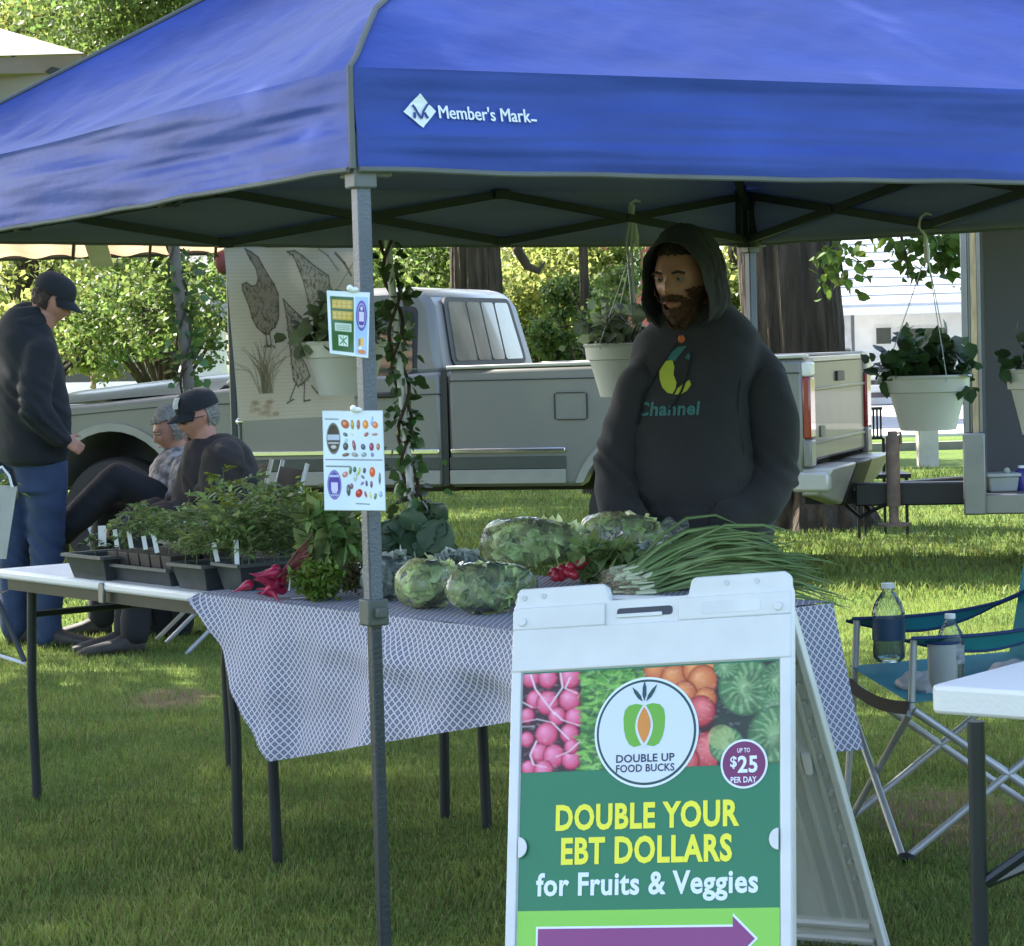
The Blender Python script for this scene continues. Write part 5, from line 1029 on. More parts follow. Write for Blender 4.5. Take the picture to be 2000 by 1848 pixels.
bag(895, 1142, 110, 55, .4, 1.1, M_BAGG, 'flat wrinkled bag behind the front bags', 94, .04); bag(1055, 1112, 240, 98, .12, 1.0, M_BAGL, 'long bag of pale leaves behind the radishes', 95, .0, tail=(1215, 1040)); bag(1225, 1098, 190, 92, .05, 1.0, M_BAGL, 'bag of pale leaves with a mauve twisted neck before the hooded man', 96, .05, tail=(1345, 1025)); bag(1270, 1112, 130, 44, .0, 1.0, M_BAGG, 'small flat bag under the green onions', 97, .0)
# radishes
p = atz(1108, 1128, .77); t = thing('radish_bunch', 'bunch of round red radishes with leafy tops between the bags', 'radishes', p); M_RAD = mat('red radish skin', (.42, .02, .04), .35, spec=.6, var=.2)
for (u, v) in [(1082, 1118), (1097, 1112), (1110, 1120), (1096, 1128), (1114, 1108), (1131, 1104), (1140, 1098), (1122, 1124), (1086, 1130)]:
    c = at(u, v, p.y-.02+rng.normal()*.01); c.z = max(c.z, .775); mb = MB(); mb.ell(c, (.0135, .0135, .0145)); mb.tube([c+Vector((-.008, -.008, 0)), c+Vector((-.02, -.016, -.006)), c+Vector((-.035, -.02, -.014))], [.004, .0015, .0006], 6); mb.build('radish', M_RAD, t)
P = np.array([at(rng.uniform(1130, 1240), rng.uniform(1062, 1132), p.y+.02+rng.normal()*.03) for _ in range(260)]); V, F = roundleaves(P, .045, up=.6, aspect=.7, rng=rng); np_mesh('foliage', V, F, M_SEED, t, kind='stuff')
# green onions
M_ON = mat('green onion leaf', (.13, .22, .075), .36, col2=(.24, .34, .14), vs_=10, isl=.3, spec=.5, trans=.15); M_ONW = mat('white onion base', (.62, .66, .46), .4, var=.08); M_ROOT = mat('pale root hairs', (.42, .34, .22), .8)
p = atz(1215, 1150, .765); t = thing('green_onions', 'large bundle of green onions fanned over the right end of the table', 'green onions', p); ml = MB(); mw = MB(); mr = MB()
for k in range(115):
    u0, v0 = rng.uniform(1185, 1262), rng.uniform(1112, 1160); Y0 = p.y+rng.uniform(-.05, .12); a = at(u0, v0, Y0); f = (1160-v0)/48; f2 = min(1, max(0, .75*f+rng.normal()*.22+.1))
    eu = lerp(1625, 1490, f2)+rng.normal()*26; evv = lerp(1180, 1040, f2**.7)+rng.normal()*10
    e = at(min(eu, 1690), evv, p.y+.12+rng.uniform(-.05, .2)); dv = (e-a); m1 = a+dv*.10; bow = Vector((0, 0, .035+.02*rng.normal())); mid = a.lerp(e, .55)+bow; r0 = rng.uniform(.0026, .0062)
    mw.tube([a, a+dv*.03, m1], [r0*1.1, r0*1.2, r0*.9], 6); ml.tube([m1, a.lerp(e, .35)+bow*.75, mid, a.lerp(e, .8)+bow*.7, e], [r0*.9, r0*1.05, r0*1.05, r0*.8, .0006], 6)
    for _ in range(3): mr.tube([a, a+Vector((-.012+rng.normal()*.008, rng.normal()*.01, rng.normal()*.008)), a+Vector((-.026+rng.normal()*.01, rng.normal()*.014, -.006+rng.normal()*.01))], .0006, 3)
ml.build('onion_leaf', M_ON, t, kind='stuff'); mw.build('onion_base', M_ONW, t, kind='stuff'); mr.build('root_hair', M_ROOT, t, kind='stuff')

# ================================================================== HANGING BASKETS
M_POT = mat('white pot plastic', (.62, .61, .58), .45, var=.05, vs_=3); M_WIRE = mat('pale hanger wire', (.5, .5, .48), .4); M_BEG = mat('begonia leaves', (.018, .05, .02), .4, col2=(.05, .10, .03), vs_=9, isl=.5, trans=.25, spec=.5); M_VAR = mat('grey green leaves', (.06, .10, .045), .5, col2=(.22, .26, .15), vs_=12, isl=.5, trans=.3)
def basket(u, v, Y, wpx, hook, label, m, seed, hooky=None, nl=230, ls=.045, hm=None, pr=1.0, back=0):
    c = at(u, v, Y); s = FPX/Y; R = wpx/s/2; t = thing('hanging_basket', label, 'hanging basket', (c.x, c.y, c.z-R*1.25), 'white hanging baskets under the canopy'); H = R*1.25*pr; z = c.z
    mb = MB(); mb.lathe([(R*.60, -H), (R*.64, -H), (R*.72, -H*.75), (R*.86, -H*.34), (R*.875, -H*.30), (R*.95, -H*.285), (R*.985, -H*.05), (R*1.02, -H*.03), (R*1.03, 0), (R*1.0, .004), (R*.96, 0), (R*.93, -H*.2), (R*.3, -H*.22), (.001, -H*.2)], c=(c.x, c.y, z), n=44); mb.lathe([(.001, -H), (R*.6, -H)], c=(c.x, c.y, z), n=44); mb.build('pot', M_POT, t)
    mb = MB(); mb.grid(8, 8, lambda a, b: Vector((c.x+(a-.5)*R*1.3, c.y+(b-.5)*R*1.3, z-H*.14+.004*noise.noise(Vector((a*9, b*9, 0)))))); mb.build('soil', M_SOIL, t)
    hp = hook; j = Vector((hp.x, hp.y, hp.z-.10))
    for k in range(3):
        a = seed+k*2.094; e = Vector((c.x+math.cos(a)*R*.99, c.y+math.sin(a)*R*.99, z+.004)); mb = MB(); mb.tube([j, j.lerp(e, .5)+Vector((0, 0, -.004)), e, e+Vector((0, 0, -.02))], .0016, 6); mb.build('hanger_wire', M_WIRE, t)
    mb = MB(); hk = [j+Vector((0, 0, -.035)), j, j+Vector((-.004, 0, .05)), hp+Vector((-.022, 0, -.022)), hp+Vector((-.016, 0, .006)), hp+Vector((.0, 0, .018)), hp+Vector((.018, 0, .012))]; mb.tube(hk, [.009, .010, .005, .005, .005, .005, .003], 8); mb.build('hook', hm or M_POT, t)
    r = np.random.default_rng(seed*7+1); tips = unit(r.normal(size=(26, 3)))*np.array([R*1.15, R*1.1, R*.8])*r.uniform(.5, 1, (26, 1)); tips[:, 2] = np.abs(tips[:, 2]); tips += np.array([c.x, c.y, z+.01]); out = np.abs(tips[:, 0]-c.x) > R*.7; tips[out, 2] += -.015
    mb = MB()
    for q in tips: b = Vector((c.x, c.y, z-.03)); mb.tube([b, b.lerp(Vector(q), .6)+Vector((0, 0, .02)), Vector(q)], .002, 5)
    mb.build('stem', M_VINE, t); P = tips[r.integers(0, 26, nl)]+r.normal(size=(nl, 3))*.026; V, F = roundleaves(P, ls, up=.5, aspect=.85, droop=.2, rng=r); np_mesh('foliage', V, F, m, t); return t
def trp(sd, k, z): A, B, o = SIDES[sd]; p = A.lerp(B, k/6)-o*.045; p.z = z; return p
h1 = trp('BL', 3, 1.86); basket(673, 668, h1.y, 165, h1, 'white basket with grey green plant behind the upper notice', M_VAR, 3, nl=330, ls=.05)
h2 = trp('BL', 5, 1.87); basket(1222, 672, h2.y, 163, h2, 'white basket hung by a long strap left of the hooded man', M_VAR, 4, nl=260, ls=.042)
h3 = trp('BR', 4, 1.77); basket(1811, 735, h3.y, 168, h3, 'white basket with dark leafy plant in front of the white house', M_BEG, 5, nl=330, ls=.048)
h4 = trp('BR', 2.7, 1.77); basket(2052, 722, h4.y, 175, at(2052, 440, h4.y), 'white basket cut off by the right edge of the picture', M_BEG, 6, nl=200, pr=1.15)
# long strap beside the second basket
mb = MB(); Y = h2.y-.01
for (o1, o2) in ((-5, 0), (4, 3)): mb.bar(at(1237, 400, Y), at(1229+o1, 470, Y), .006, .010); mb.bar(at(1229+o1, 470, Y), at(1237+o2, 635, Y), .004, .008)
tag(recentre(mb.build('strap', mat('grey white strap', (.45, .45, .44), .6), smooth=False)), 'pale strap hanging from the truss crossing over the second basket', 'strap')

# ================================================================== NOTICES ON THE POLE
M_PAPER = attr_mat('laminated print', .22, .55); yp = 4.63
def notice(name, label, corners, cvs, yaw=.0):
    tl_, tr_, br_, bl_ = [at(u, v, yp+(u-690)*yaw) for u, v in corners]; t = thing(name, label, 'notice', (bl_+br_)/2); f0 = quad_fn(tl_, tr_, br_, bl_)
    fn = lambda x, y: f0(x, y)+np.stack([0*x, .0022*np.cos((x-.5)*3)+.001*np.sin(y*7+x*4), 0*x], 1); cvs.sheet('printed_face', fn, M_PAPER, t)
    k = 1.0; mb = MB(); c = (tl_+br_)/2; P = [c+(p-c)*1.015+Vector((0, .0042, 0)) for p in (tl_, tr_, br_, bl_)]; mb.add([tuple(p) for p in P]+[tuple(p+Vector((0, .0008, 0))) for p in P], [(0, 1, 2, 3), (7, 6, 5, 4), (0, 4, 5, 1), (1, 5, 6, 2), (2, 6, 7, 3), (3, 7, 4, 0)]); mb.build('plastic_sleeve', mat('notice sleeve', (.5, .52, .56), .3), t, smooth=False); return t
W1 = S(226, 236, 250)
c1 = Canvas(88, 130, W1); G = S(38, 92, 52)
c1.rect(.07, .08, .63, .95, G); c1.rect(.66, .07, .97, .97, S(170, 200, 246))
for y in (.13, .31): c1.rect(.11, y, .60, y+.14, S(196, 160, 62)); [c1.rect(.13+.115*k, y+.02, .20+.115*k, y+.12, S(214, 184, 98)) for k in range(4)]; c1.line(.11, y+.07, .60, y+.07, .012, S(150, 120, 40), .6)
c1.rect(.16, .50, .57, .63, S(200, 214, 206)); [c1.line(.2, y, .53, y, .012, S(90, 120, 100), .8) for y in (.54, .57, .60)]
c1.rect(.24, .69, .48, .86, S(224, 240, 232)); c1.line(.28, .72, .44, .83, .02, G); c1.line(.44, .72, .28, .83, .02, G); c1.line(.36, .71, .36, .84, .02, S(120, 160, 130))
PU = S(88, 66, 168); c1.ell(.815, .36, .13, .235, PU); c1.ell(.815, .36, .10, .195, S(176, 168, 226)); c1.ell(.815, .36, .085, .17, PU); c1.rect(.755, .30, .875, .45, S(222, 214, 246)); c1.ell(.815, .25, .03, .03, S(222, 214, 246)); c1.line(.76, .52, .87, .52, .02, S(220, 214, 246))
c1.rect(.74, .72, .80, .86, S(180, 120, 70)); c1.rect(.80, .70, .88, .84, S(232, 190, 96)); c1.ell(.83, .92, .11, .035, S(212, 128, 70)); c1.ell(.79, .86, .04, .03, S(240, 240, 240))
notice('notice', 'small laminated notice with green and gold panels, upper one on the pole', [(638, 568), (722, 572), (719, 699), (644, 690)], c1, .00012)
c2 = Canvas(128, 214, W1); DK = S(60, 60, 76); rr_ = np.random.default_rng(9)
c2.line(.04, .075, .26, .08, .012, DK, .8); c2.ell(.17, .275, .105, .15, S(62, 50, 48)); c2.ell(.17, .275, .115, .16, S(110, 110, 110), ring=.12); c2.rect(.07, .235, .27, .29, S(190, 196, 214)); c2.line(.09, .32, .25, .32, .015, S(190, 190, 196)); c2.ell(.17, .36, .045, .018, S(200, 196, 190))
food = [(.37, .13, .07, .045, (178, 90, 56)), (.49, .135, .03, .05, (168, 140, 60)), (.59, .135, .03, .05, (150, 80, 76)), (.71, .135, .05, .045, (226, 132, 44)), (.87, .14, .05, .035, (224, 120, 80)), (.82, .10, .02, .05, (150, 170, 220)),
        (.37, .235, .04, .02, (70, 80, 90)), (.48, .235, .025, .01, (190, 190, 170)), (.72, .235, .04, .02, (160, 80, 70)), (.86, .235, .05, .012, (170, 96, 80)), (.37, .355, .045, .04, (58, 60, 66)), (.38, .295, .03, .02, (150, 190, 200)), (.51, .345, .028, .055, (150, 70, 76)), (.66, .36, .04, .03, (76, 80, 110)), (.80, .36, .038, .042, (150, 50, 92)), (.91, .36, .03, .035, (170, 110, 90)), (.37, .44, .06, .018, (110, 70, 60)), (.52, .44, .055, .022, (150, 140, 140)), (.67, .44, .045, .022, (130, 150, 160)), (.81, .44, .025, .022, (120, 110, 170))]
for x, y, a, b, c in food: c2.ell(x, y, a, b, S(*c), rot=rr_.uniform(-.3, .3)); c2.ell(x-a*.2, y-b*.2, a*.4, b*.4, S(*[min(255, k+60) for k in c]))
c2.line(.03, .488, .97, .494, .010, S(80, 80, 110)); c2.line(.04, .555, .44, .56, .014, DK, .85)
c2.ell(.17, .745, .115, .15, PU); c2.ell(.17, .745, .105, .14, S(150, 140, 214), ring=.1); c2.rect(.115, .72, .225, .81, S(220, 214, 248)); c2.rect(.13, .81, .21, .83, S(220, 214, 248)); c2.line(.10, .655, .24, .655, .02, S(210, 204, 240)); c2.line(.11, .85, .23, .85, .02, S(180, 176, 220))
food = [(.35, .64, .05, .03, (206, 130, 130)), (.44, .60, .025, .04, (90, 110, 70)), (.51, .59, .028, .03, (70, 90, 80)), (.58, .61, .02, .045, (170, 180, 80)), (.52, .67, .03, .045, (190, 190, 200)), (.67, .60, .025, .03, (80, 50, 90)), (.80, .615, .048, .052, (226, 92, 50)), (.92, .68, .02, .06, (90, 90, 110)), (.64, .665, .03, .015, (90, 100, 110)), (.63, .73, .03, .015, (130, 80, 180)), (.70, .73, .02, .03, (70, 60, 90)), (.78, .74, .022, .035, (110, 50, 70)), (.40, .80, .035, .06, (80, 86, 96)), (.45, .76, .03, .03, (120, 80, 100)), (.57, .83, .06, .042, (190, 34, 40)), (.68, .84, .018, .035, (150, 50, 60)), (.76, .85, .02, .035, (210, 200, 120)), (.84, .86, .022, .035, (70, 110, 70)), (.93, .84, .03, .03, (150, 170, 200))]
for x, y, a, b, c in food: c2.ell(x, y, a, b, S(*c), rot=rr_.uniform(-.5, .5)); c2.ell(x-a*.2, y-b*.25, a*.35, b*.35, S(*[min(255, k+70) for k in c]))
c2.line(.52, .935, .74, .94, .012, DK, .8)
notice('notice', 'tall white notice with rows of small food pictures, lower one on the pole', [(630, 804), (747, 803), (753, 997), (634, 996)], c2, .00008)
for (u, v) in ((690, 566), (697, 801)): p = at(u, v, yp-.002); mb = MB(); mb.ell(p, (.010, .005, .005)); mb.ell(p+Vector((-.006, -.002, .003)), (.006, .004, .006)); tag(recentre(mb.build('tape_knot', M_TAGW)), 'knotted white tape above the %s notice on the pole' % ('upper' if v < 700 else 'lower'), 'tape')

# ================================================================== SANDWICH BOARD
SB = dict(O=Vector((.2799, 5.2743, .8883)), b=.4301, l=.3033, g=.0798); rt = Vector((math.cos(SB['b']), -math.sin(SB['b']), 0)); awv = Vector((math.sin(SB['b']), math.cos(SB['b']), 0)); upv = Vector((0, 0, 1))*math.cos(SB['l'])+awv*math.sin(SB['l'])
r2 = rt*math.cos(SB['g'])+upv*math.sin(SB['g']); u2 = upv*math.cos(SB['g'])-rt*math.sin(SB['g']); n2 = r2.cross(u2)
if n2.y > 0: n2 = -n2
def SP(x, y, o=0.): return SB['O']+r2*x+u2*y+n2*o
M_SBW = mat('white board plastic', (.74, .74, .735), .40, var=.055, vs_=9, bump=.08, bs=60, detail=9); M_SBB = mat('translucent white plastic', (.72, .73, .70), .5, var=.04, trans=.2)
M_SBB.node_tree.nodes['Hue/Saturation/Value'].inputs['Value'].default_value = 1.0; M_SBB.node_tree.nodes['Hue/Saturation/Value'].inputs['Hue'].default_value = .5
sb = thing('sandwich_board', 'white plastic sandwich board with a green EBT produce poster', 'sandwich board', (SB['O'].x, SB['O'].y-.1, 0)); YB = -.925
outl = [(-.31, YB), (-.31, -.012), (-.303, 0), (-.303, .018), (-.296, .029), (-.106, .029), (-.097, .022), (-.088, -.008), (.085, -.008), (.092, .022), (.10, .029), (.296, .029), (.305, .02), (.306, -.0), (.31, -.012), (.31, YB)]
mb = MB(); mb.prism(outl, -.026, 0, lambda x, y, t: SP(x, y, t)); mb.build('front_panel', M_SBW, sb, bevel=.004)
def plate(name, pts, a, b, m, bevel=.003): mb = MB(); mb.prism(pts, a, b, lambda x, y, t: SP(x, y, t)); return mb.build(name, m, sb, bevel=bevel)
hole = [(-.085, -.048), (.052, -.048), (.052, -.022), (-.085, -.022)]
plate('header_rim', [(-.309, -.152), (.309, -.152), (.309, -.062), (-.309, -.062)], .0002, .006, M_SBW); plate('header_rim', [(-.309, -.062), (-.098, -.062), (-.098, -.014), (-.302, -.014), (-.309, -.02)], .0002, .0058, M_SBW); plate('header_rim', [(.066, -.062), (.309, -.062), (.309, -.014), (.066, -.014)], .0002, .0058, M_SBW)
plate('side_rim', [(-.309, YB), (-.286, YB), (-.286, -.152), (-.309, -.152)], .0002, .0056, M_SBW); plate('side_rim', [(.286, YB), (.309, YB), (.309, -.152), (.286, -.152)], .0002, .0056, M_SBW); plate('side_rim', [(-.286, YB), (.286, YB), (.286, YB+.05), (-.286, YB+.05)], .0002, .0056, M_SBW)
plate('handle_slot', rounded([(-.072, -.047), (.052, -.047), (.052, -.028), (-.072, -.028)], .008), .0004, .0012, mat('dark slot', (.06, .065, .09), .6), 0); plate('handle_grip', rounded([(-.072, -.0485), (.03, -.0485), (.03, -.040), (-.072, -.040)], .004), .0012, .004, M_SBW)
plate('name_recess', rounded([(.115, -.052), (.245, -.052), (.245, -.026), (.115, -.026)], .008), .0059, .0066, mat('recess plastic', (.74, .74, .745), .45), .001)
for x in (-.286, .283):
    mb = MB(); mb.tube([SP(x, -.045, .005), SP(x, -.045, .010)], .010, 16); mb.build('hinge_button', M_SBW, sb, bevel=.002)
for (x, y) in ((-.285, .008), (-.24, .01), (.17, .012), (.235, .012)): mb = MB(); mb.tube([SP(x, y, .0), SP(x, y, .002)], .006, 12); mb.build('rivet', mat('grey rivet', (.6, .6, .6), .5) if x == -.285 else bpy.data.materials['grey rivet'], sb)
for (x, y, s) in ((-.283, -.5225, 1), (.283, -.518, -1)):
    P = [(x+s*.020*math.cos(a)*1.0, y+.022*math.sin(a)) for a in [lerp(-math.pi/2, math.pi/2, k/12) for k in range(13)]]; plate('poster_clip', P, .0055, .0085, M_SBW, .001)
# poster: flat print, each ink its own sheet
M = {k: mat('poster '+k, S(*c), .35, var=.015, spec=.5) for k, c in dict(green=(38, 122, 84), lime=(140, 208, 78), yellow=(246, 240, 60), white=(232, 240, 250), disc=(218, 226, 240), dark=(36, 76, 72), plum=(142, 62, 122), badge=(122, 44, 96), orange=(222, 142, 56), apple=(112, 178, 58), ink=(52, 52, 60)).items()}
def sheetp(name, polys, m, o): mb = MB(); [mb.add([SP(x, y, o) for x, y in V], F) for V, F in polys]; return mb.build(name, m, post, smooth=False, fixn=False)
post = MB().add([SP(x, y, .0010) for x, y in ((-.2835, YB+.052), (.2835, YB+.052), (.2835, -.1535), (-.2835, -.1535))], [(0, 1, 2, 3)]).build('poster', M['green'], sb, smooth=False, fixn=False)
def PY(y): return -.1571+y
def rc(x0, y0, x1, y1): return ([(x0, y0), (x1, y0), (x1, y1), (x0, y1)], [(0, 1, 2, 3)])
def disc(cx, cy, r, n=64, ry=None): ry = ry or r; return ([(cx+r*math.cos(2*math.pi*k/n), cy+ry*math.sin(2*math.pi*k/n)) for k in range(n)], [tuple(range(n))])
def mesh_poly(P): return (P, [tuple(range(len(P)))])
sheetp('lime_band', [rc(-.2835, YB+.052, .2835, PY(-.4958))], M['lime'], .0018)
cs = Canvas(360, 134, S(60, 60, 40)); rq = np.random.default_rng(12); AS = 360/134.
def ce(cx, cy, r, col, **k): cs.ell(cx, cy, r, r*AS, col, **k)
def ball(cx, cy, r, base, hi, n=10, off=(-.3, -.35)):
    for k in range(n):
        t = k/(n-1); col = tuple(lerp(a*.42 if k == 0 else a, b, max(0, t)) for a, b in zip(S(*base), S(*hi))); ce(cx+off[0]*r*t, cy+off[1]*r*t*AS, r*(1-.85*t), col)
cs.rect(0, 0, .235, 1, S(60, 24, 34))
for (x, y, r) in [(.03, .03, .04), (.10, .05, .04), (.19, .05, .045), (.05, .26, .037), (.10, .30, .047), (.19, .28, .045), (.02, .42, .03), (.14, .44, .036), (.21, .46, .04), (.10, .62, .047), (.19, .62, .038), (.02, .66, .03), (.07, .80, .036), (.13, .84, .045), (.20, .88, .04), (.03, .95, .03), (.09, .98, .04), (.20, .75, .03)]:
    if x < .23: ball(x, y, r, (208, 36, 88), (250, 150, 186), 9)
for pts in ([(.03, .0), (.05, .15), (.10, .32), (.13, .42)], [(.15, .0), (.16, .15), (.11, .33)], [(.19, .05), (.17, .16), (.22, .22)], [(0, .48), (.06, .46), (.12, .50), (.19, .68)], [(.0, .53), (.05, .53)], [(.13, .40), (.16, .48), (.235, .55)], [(.235, .70), (.19, .80), (.14, .85)], [(.06, .68), (.035, .82), (.05, .92), (.10, .95)], [(.0, .28), (.04, .34)]):
    cs.path(pts, .007, S(240, 214, 226)); 
cs.rect(.235, 0, .52, 1, S(66, 120, 44))
for k in range(520):
    x, y = rq.uniform(.235, .51), rq.random(); c = rq.choice(3); cs.ell(x, y, rq.uniform(.006, .022), rq.uniform(.008, .04), S(*[(96, 158, 60), (140, 196, 88), (48, 92, 34)][c]), rot=rq.uniform(0, 3), alpha=.75)
for k in range(60): x, y = rq.uniform(.24, .5), rq.random(); cs.line(x, y, x+rq.normal()*.03, y+rq.normal()*.08, .003, S(180, 220, 120), .7)
cs.rect(.50, 0, .765, 1, S(60, 16, 16))
for (x, y, r) in [(.53, .02, .05), (.60, .12, .055), (.68, .05, .05), (.75, .03, .04), (.71, .16, .06), (.64, .28, .05), (.72, .34, .045)]: ball(x, y, r, (196, 84, 32), (244, 160, 96), 9)
for (x, y, r) in [(.70, .46, .06), (.64, .60, .05), (.73, .86, .075), (.64, .95, .06)]: ball(x, y, r, (176, 28, 32), (244, 130, 130), 10, off=(.1, -.4))
cs.rect(.765, 0, 1, 1, S(46, 50, 40))
def melon(cx, cy, r):
    ce(cx, cy, r, S(84, 128, 78))
    for k in range(16):
        a = 2*math.pi*k/16+.2; cs.path([(cx-.01, cy+.03), (cx+r*.5*math.cos(a+.2), cy+r*.5*AS*math.sin(a+.2)), (cx+r*.93*math.cos(a), cy+r*.93*AS*math.sin(a))], r*.13, S(160, 190, 134), .55)
    ce(cx, cy, r, S(60, 90, 60), ring=.08, alpha=.6)
for a in [(.875, .24, .105), (.99, .17, .06), (.80, .02, .05), (.98, .42, .045), (.985, .72, .105), (.80, .80, .065)]: melon(*a)
cs.ell(.78, .72, .05, .12, S(176, 190, 120), alpha=.6)
for k in range(900):
    x, y = rq.random(), rq.random(); dk = rq.random() < .5; cs.ell(x, y, rq.uniform(.002, .008), rq.uniform(.004, .02), (0, 0, 0) if dk else (1, 1, .9), rot=rq.uniform(0, 3), alpha=.10)
for k in range(26): x, y, r = rq.uniform(.765, 1), rq.random(), rq.uniform(.01, .03); cs.ell(x, y, r, r*AS, S(40, 66, 40), alpha=.35)
g_ = cs.a; cs.a = (g_+np.roll(g_, 1, 0)+np.roll(g_, 1, 1)+np.roll(np.roll(g_, 1, 0), 1, 1))/4
f4 = quad_fn(SP(-.2835, PY(.0), .0018), SP(.2835, PY(.0), .0018), SP(.2835, PY(-.209), .0018), SP(-.2835, PY(-.209), .0018)); cs.sheet('produce_photo', f4, attr_mat('photo print', .35, .5), post)
cyc = PY(-.1345); sheetp('round_logo', [disc(-.003, cyc, .1145)], M['white'], .0025); sheetp('logo_ring', [disc(-.003, cyc, .1095)], M['dark'], .0031); sheetp('logo_disc', [disc(-.003, cyc, .1045)], M['disc'], .0037)
ay = PY(-.122)
def half(s): return mesh_poly([(-.007+s*x, ay+y) for x, y in [(.004, .044), (.018, .047), (.034, .044), (.043, .034), (.046, .018), (.045, -.004), (.041, -.022), (.033, -.037), (.022, -.043), (.008, -.040), (.003, -.036)]])
sheetp('apple_shape', [half(1), half(-1)], M['apple'], .0042)
def lens(cx, y0, y1, w, n=14): return mesh_poly([(cx+w*math.sin(math.pi*k/n)**.9, lerp(y0, y1, k/n)) for k in range(n+1)]+[(cx-w*math.sin(math.pi*k/n)**.9, lerp(y0, y1, k/n)) for k in range(n-1, 0, -1)])
sheetp('carrot_outline', [lens(-.007, ay-.046, ay+.047, .0195)], M['disc'], .0046); sheetp('carrot_shape', [lens(-.007, ay-.036, ay+.040, .0145)], M['orange'], .0050)
def leafp(x0, y0, x1, y1, w):
    a, b = Vector((x0, y0)), Vector((x1, y1)); d = b-a; n = Vector((-d.y, d.x)).normalized()*w; return mesh_poly([tuple(a), tuple(a.lerp(b, .3)+n), tuple(a.lerp(b, .65)+n*.9), tuple(b), tuple(a.lerp(b, .65)-n*.9), tuple(a.lerp(b, .3)-n)])
sheetp('carrot_top', [leafp(-.007, ay+.052, -.007, ay+.095, .0045), leafp(-.011, ay+.051, -.034, ay+.082, .0042), leafp(-.003, ay+.051, .021, ay+.086, .0042)], M['dark'], .0046)
def words_(name, items, m, o): return sheetp(name, [text_fit(*a) for a in items], m, o)
words_('logo_words', [('DOUBLE UP', -.068, .060, PY(-.1965), PY(-.1800), .02), ('FOOD BUCKS', -.068, .060, PY(-.2165), PY(-.2010), .02)], M['ink'], .0044)
words_('yellow_lettering', [('DOUBLE YOUR', -.2015, .199, PY(-.3325), PY(-.279), .036), ('EBT DOLLARS', -.188, .184, PY(-.4027), PY(-.3473), .036)], M['yellow'], .0022)
words_('white_lettering', [('for Fruits & Veggies', -.2425, .2387, PY(-.466), PY(-.4190), .028)], M['white'], .0022)
sheetp('price_badge', [disc(.209, PY(-.208), .050)], M['white'], .0025); sheetp('badge_disc', [disc(.209, PY(-.208), .0455)], M['badge'], .0031)
words_('badge_words', [('25', .196, .238, PY(-.226), PY(-.192), .03), ('$', .180, .194, PY(-.214), PY(-.192), .02), ('UP TO', .195, .222, PY(-.185), PY(-.176), .02), ('PER DAY', .181, .236, PY(-.246), PY(-.234), .02)], M['white'], .0036)
ya = PY(-.556)
def arrow(g): h = .0235+g; H = .044+g*1.5; return ([(-.236-g, ya-h), (.186, ya-h), (.186, ya-H), (.232+g*1.5, ya), (.186, ya+H), (.186, ya+h), (-.236-g, ya+h)], [(0, 1, 5, 6), (2, 3, 4)])
sheetp('arrow_outline', [arrow(.0045)], M['white'], .0024); sheetp('arrow_shape', [arrow(0)], M['plum'], .0030)
# back leaf of the board
Ob = SB['O']-n2*.030; lb = -.62
ub = (Vector((0, 0, 1))*math.cos(lb)*1.0 - awv*math.sin(lb)*-1.0).normalized()
foot = Vector((SB['O'].x, SB['O'].y, 0))+awv*.66+rt*.0; topb = Ob-u2*.02; dnv = (foot-topb); LB = dnv.length; dnv.normalize(); dnv = dnv; rb = (rt-dnv*rt.dot(dnv)).normalized(); nb = rb.cross(dnv)
if nb.y > 0: nb = -nb   # towards the inside / camera
def BP(x, y, o=0.): return topb+rb*x+dnv*y+nb*o
def bpl(name, pts, a, b, m=None, bevel=.003): mb = MB(); mb.prism(pts, a, b, lambda x, y, t: BP(x, y, t)); return mb.build(name, m or M_SBB, sb, bevel=bevel)
bpl('back_panel', [(-.31, -.02), (.305, -.02), (.31, LB-.002), (-.31, LB-.002)], -.012, 0)
bpl('back_rim', [(.292, -.02), (.309, -.02), (.3095, LB-.01), (.292, LB-.01)], .0, .022, M_SBW); bpl('back_rim', [(-.309, -.02), (-.292, -.02), (-.292, LB-.01), (-.309, LB-.01)], .0, .022)
for x in (.262, .225, .185, .10, 0, -.10, -.2): bpl('rib', [(x-.006, .06), (x+.006, .06), (x+.006, LB-.12), (x-.006, LB-.12)], 0, .010)
for k in range(14):
    y = .10+k*.055
    mb = MB(); mb.tube([BP(.275, y, 0), BP(.275, y, .010)], .006, 8); mb.build('lug', M_SBB, sb)
for (x, y) in ((.244, .42), (.243, .20)): mb = MB(); mb.tube([BP(x, y, .002), BP(x, y+.05, .012), BP(x, y+.06, .003)], [.012, .010, .004], 10); mb.build('clip_recess', M_SBW, sb)
for y in (LB-.10, LB-.05): bpl('rib', [(-.28, y), (.28, y), (.28, y+.016), (-.28, y+.016)], 0, .012)

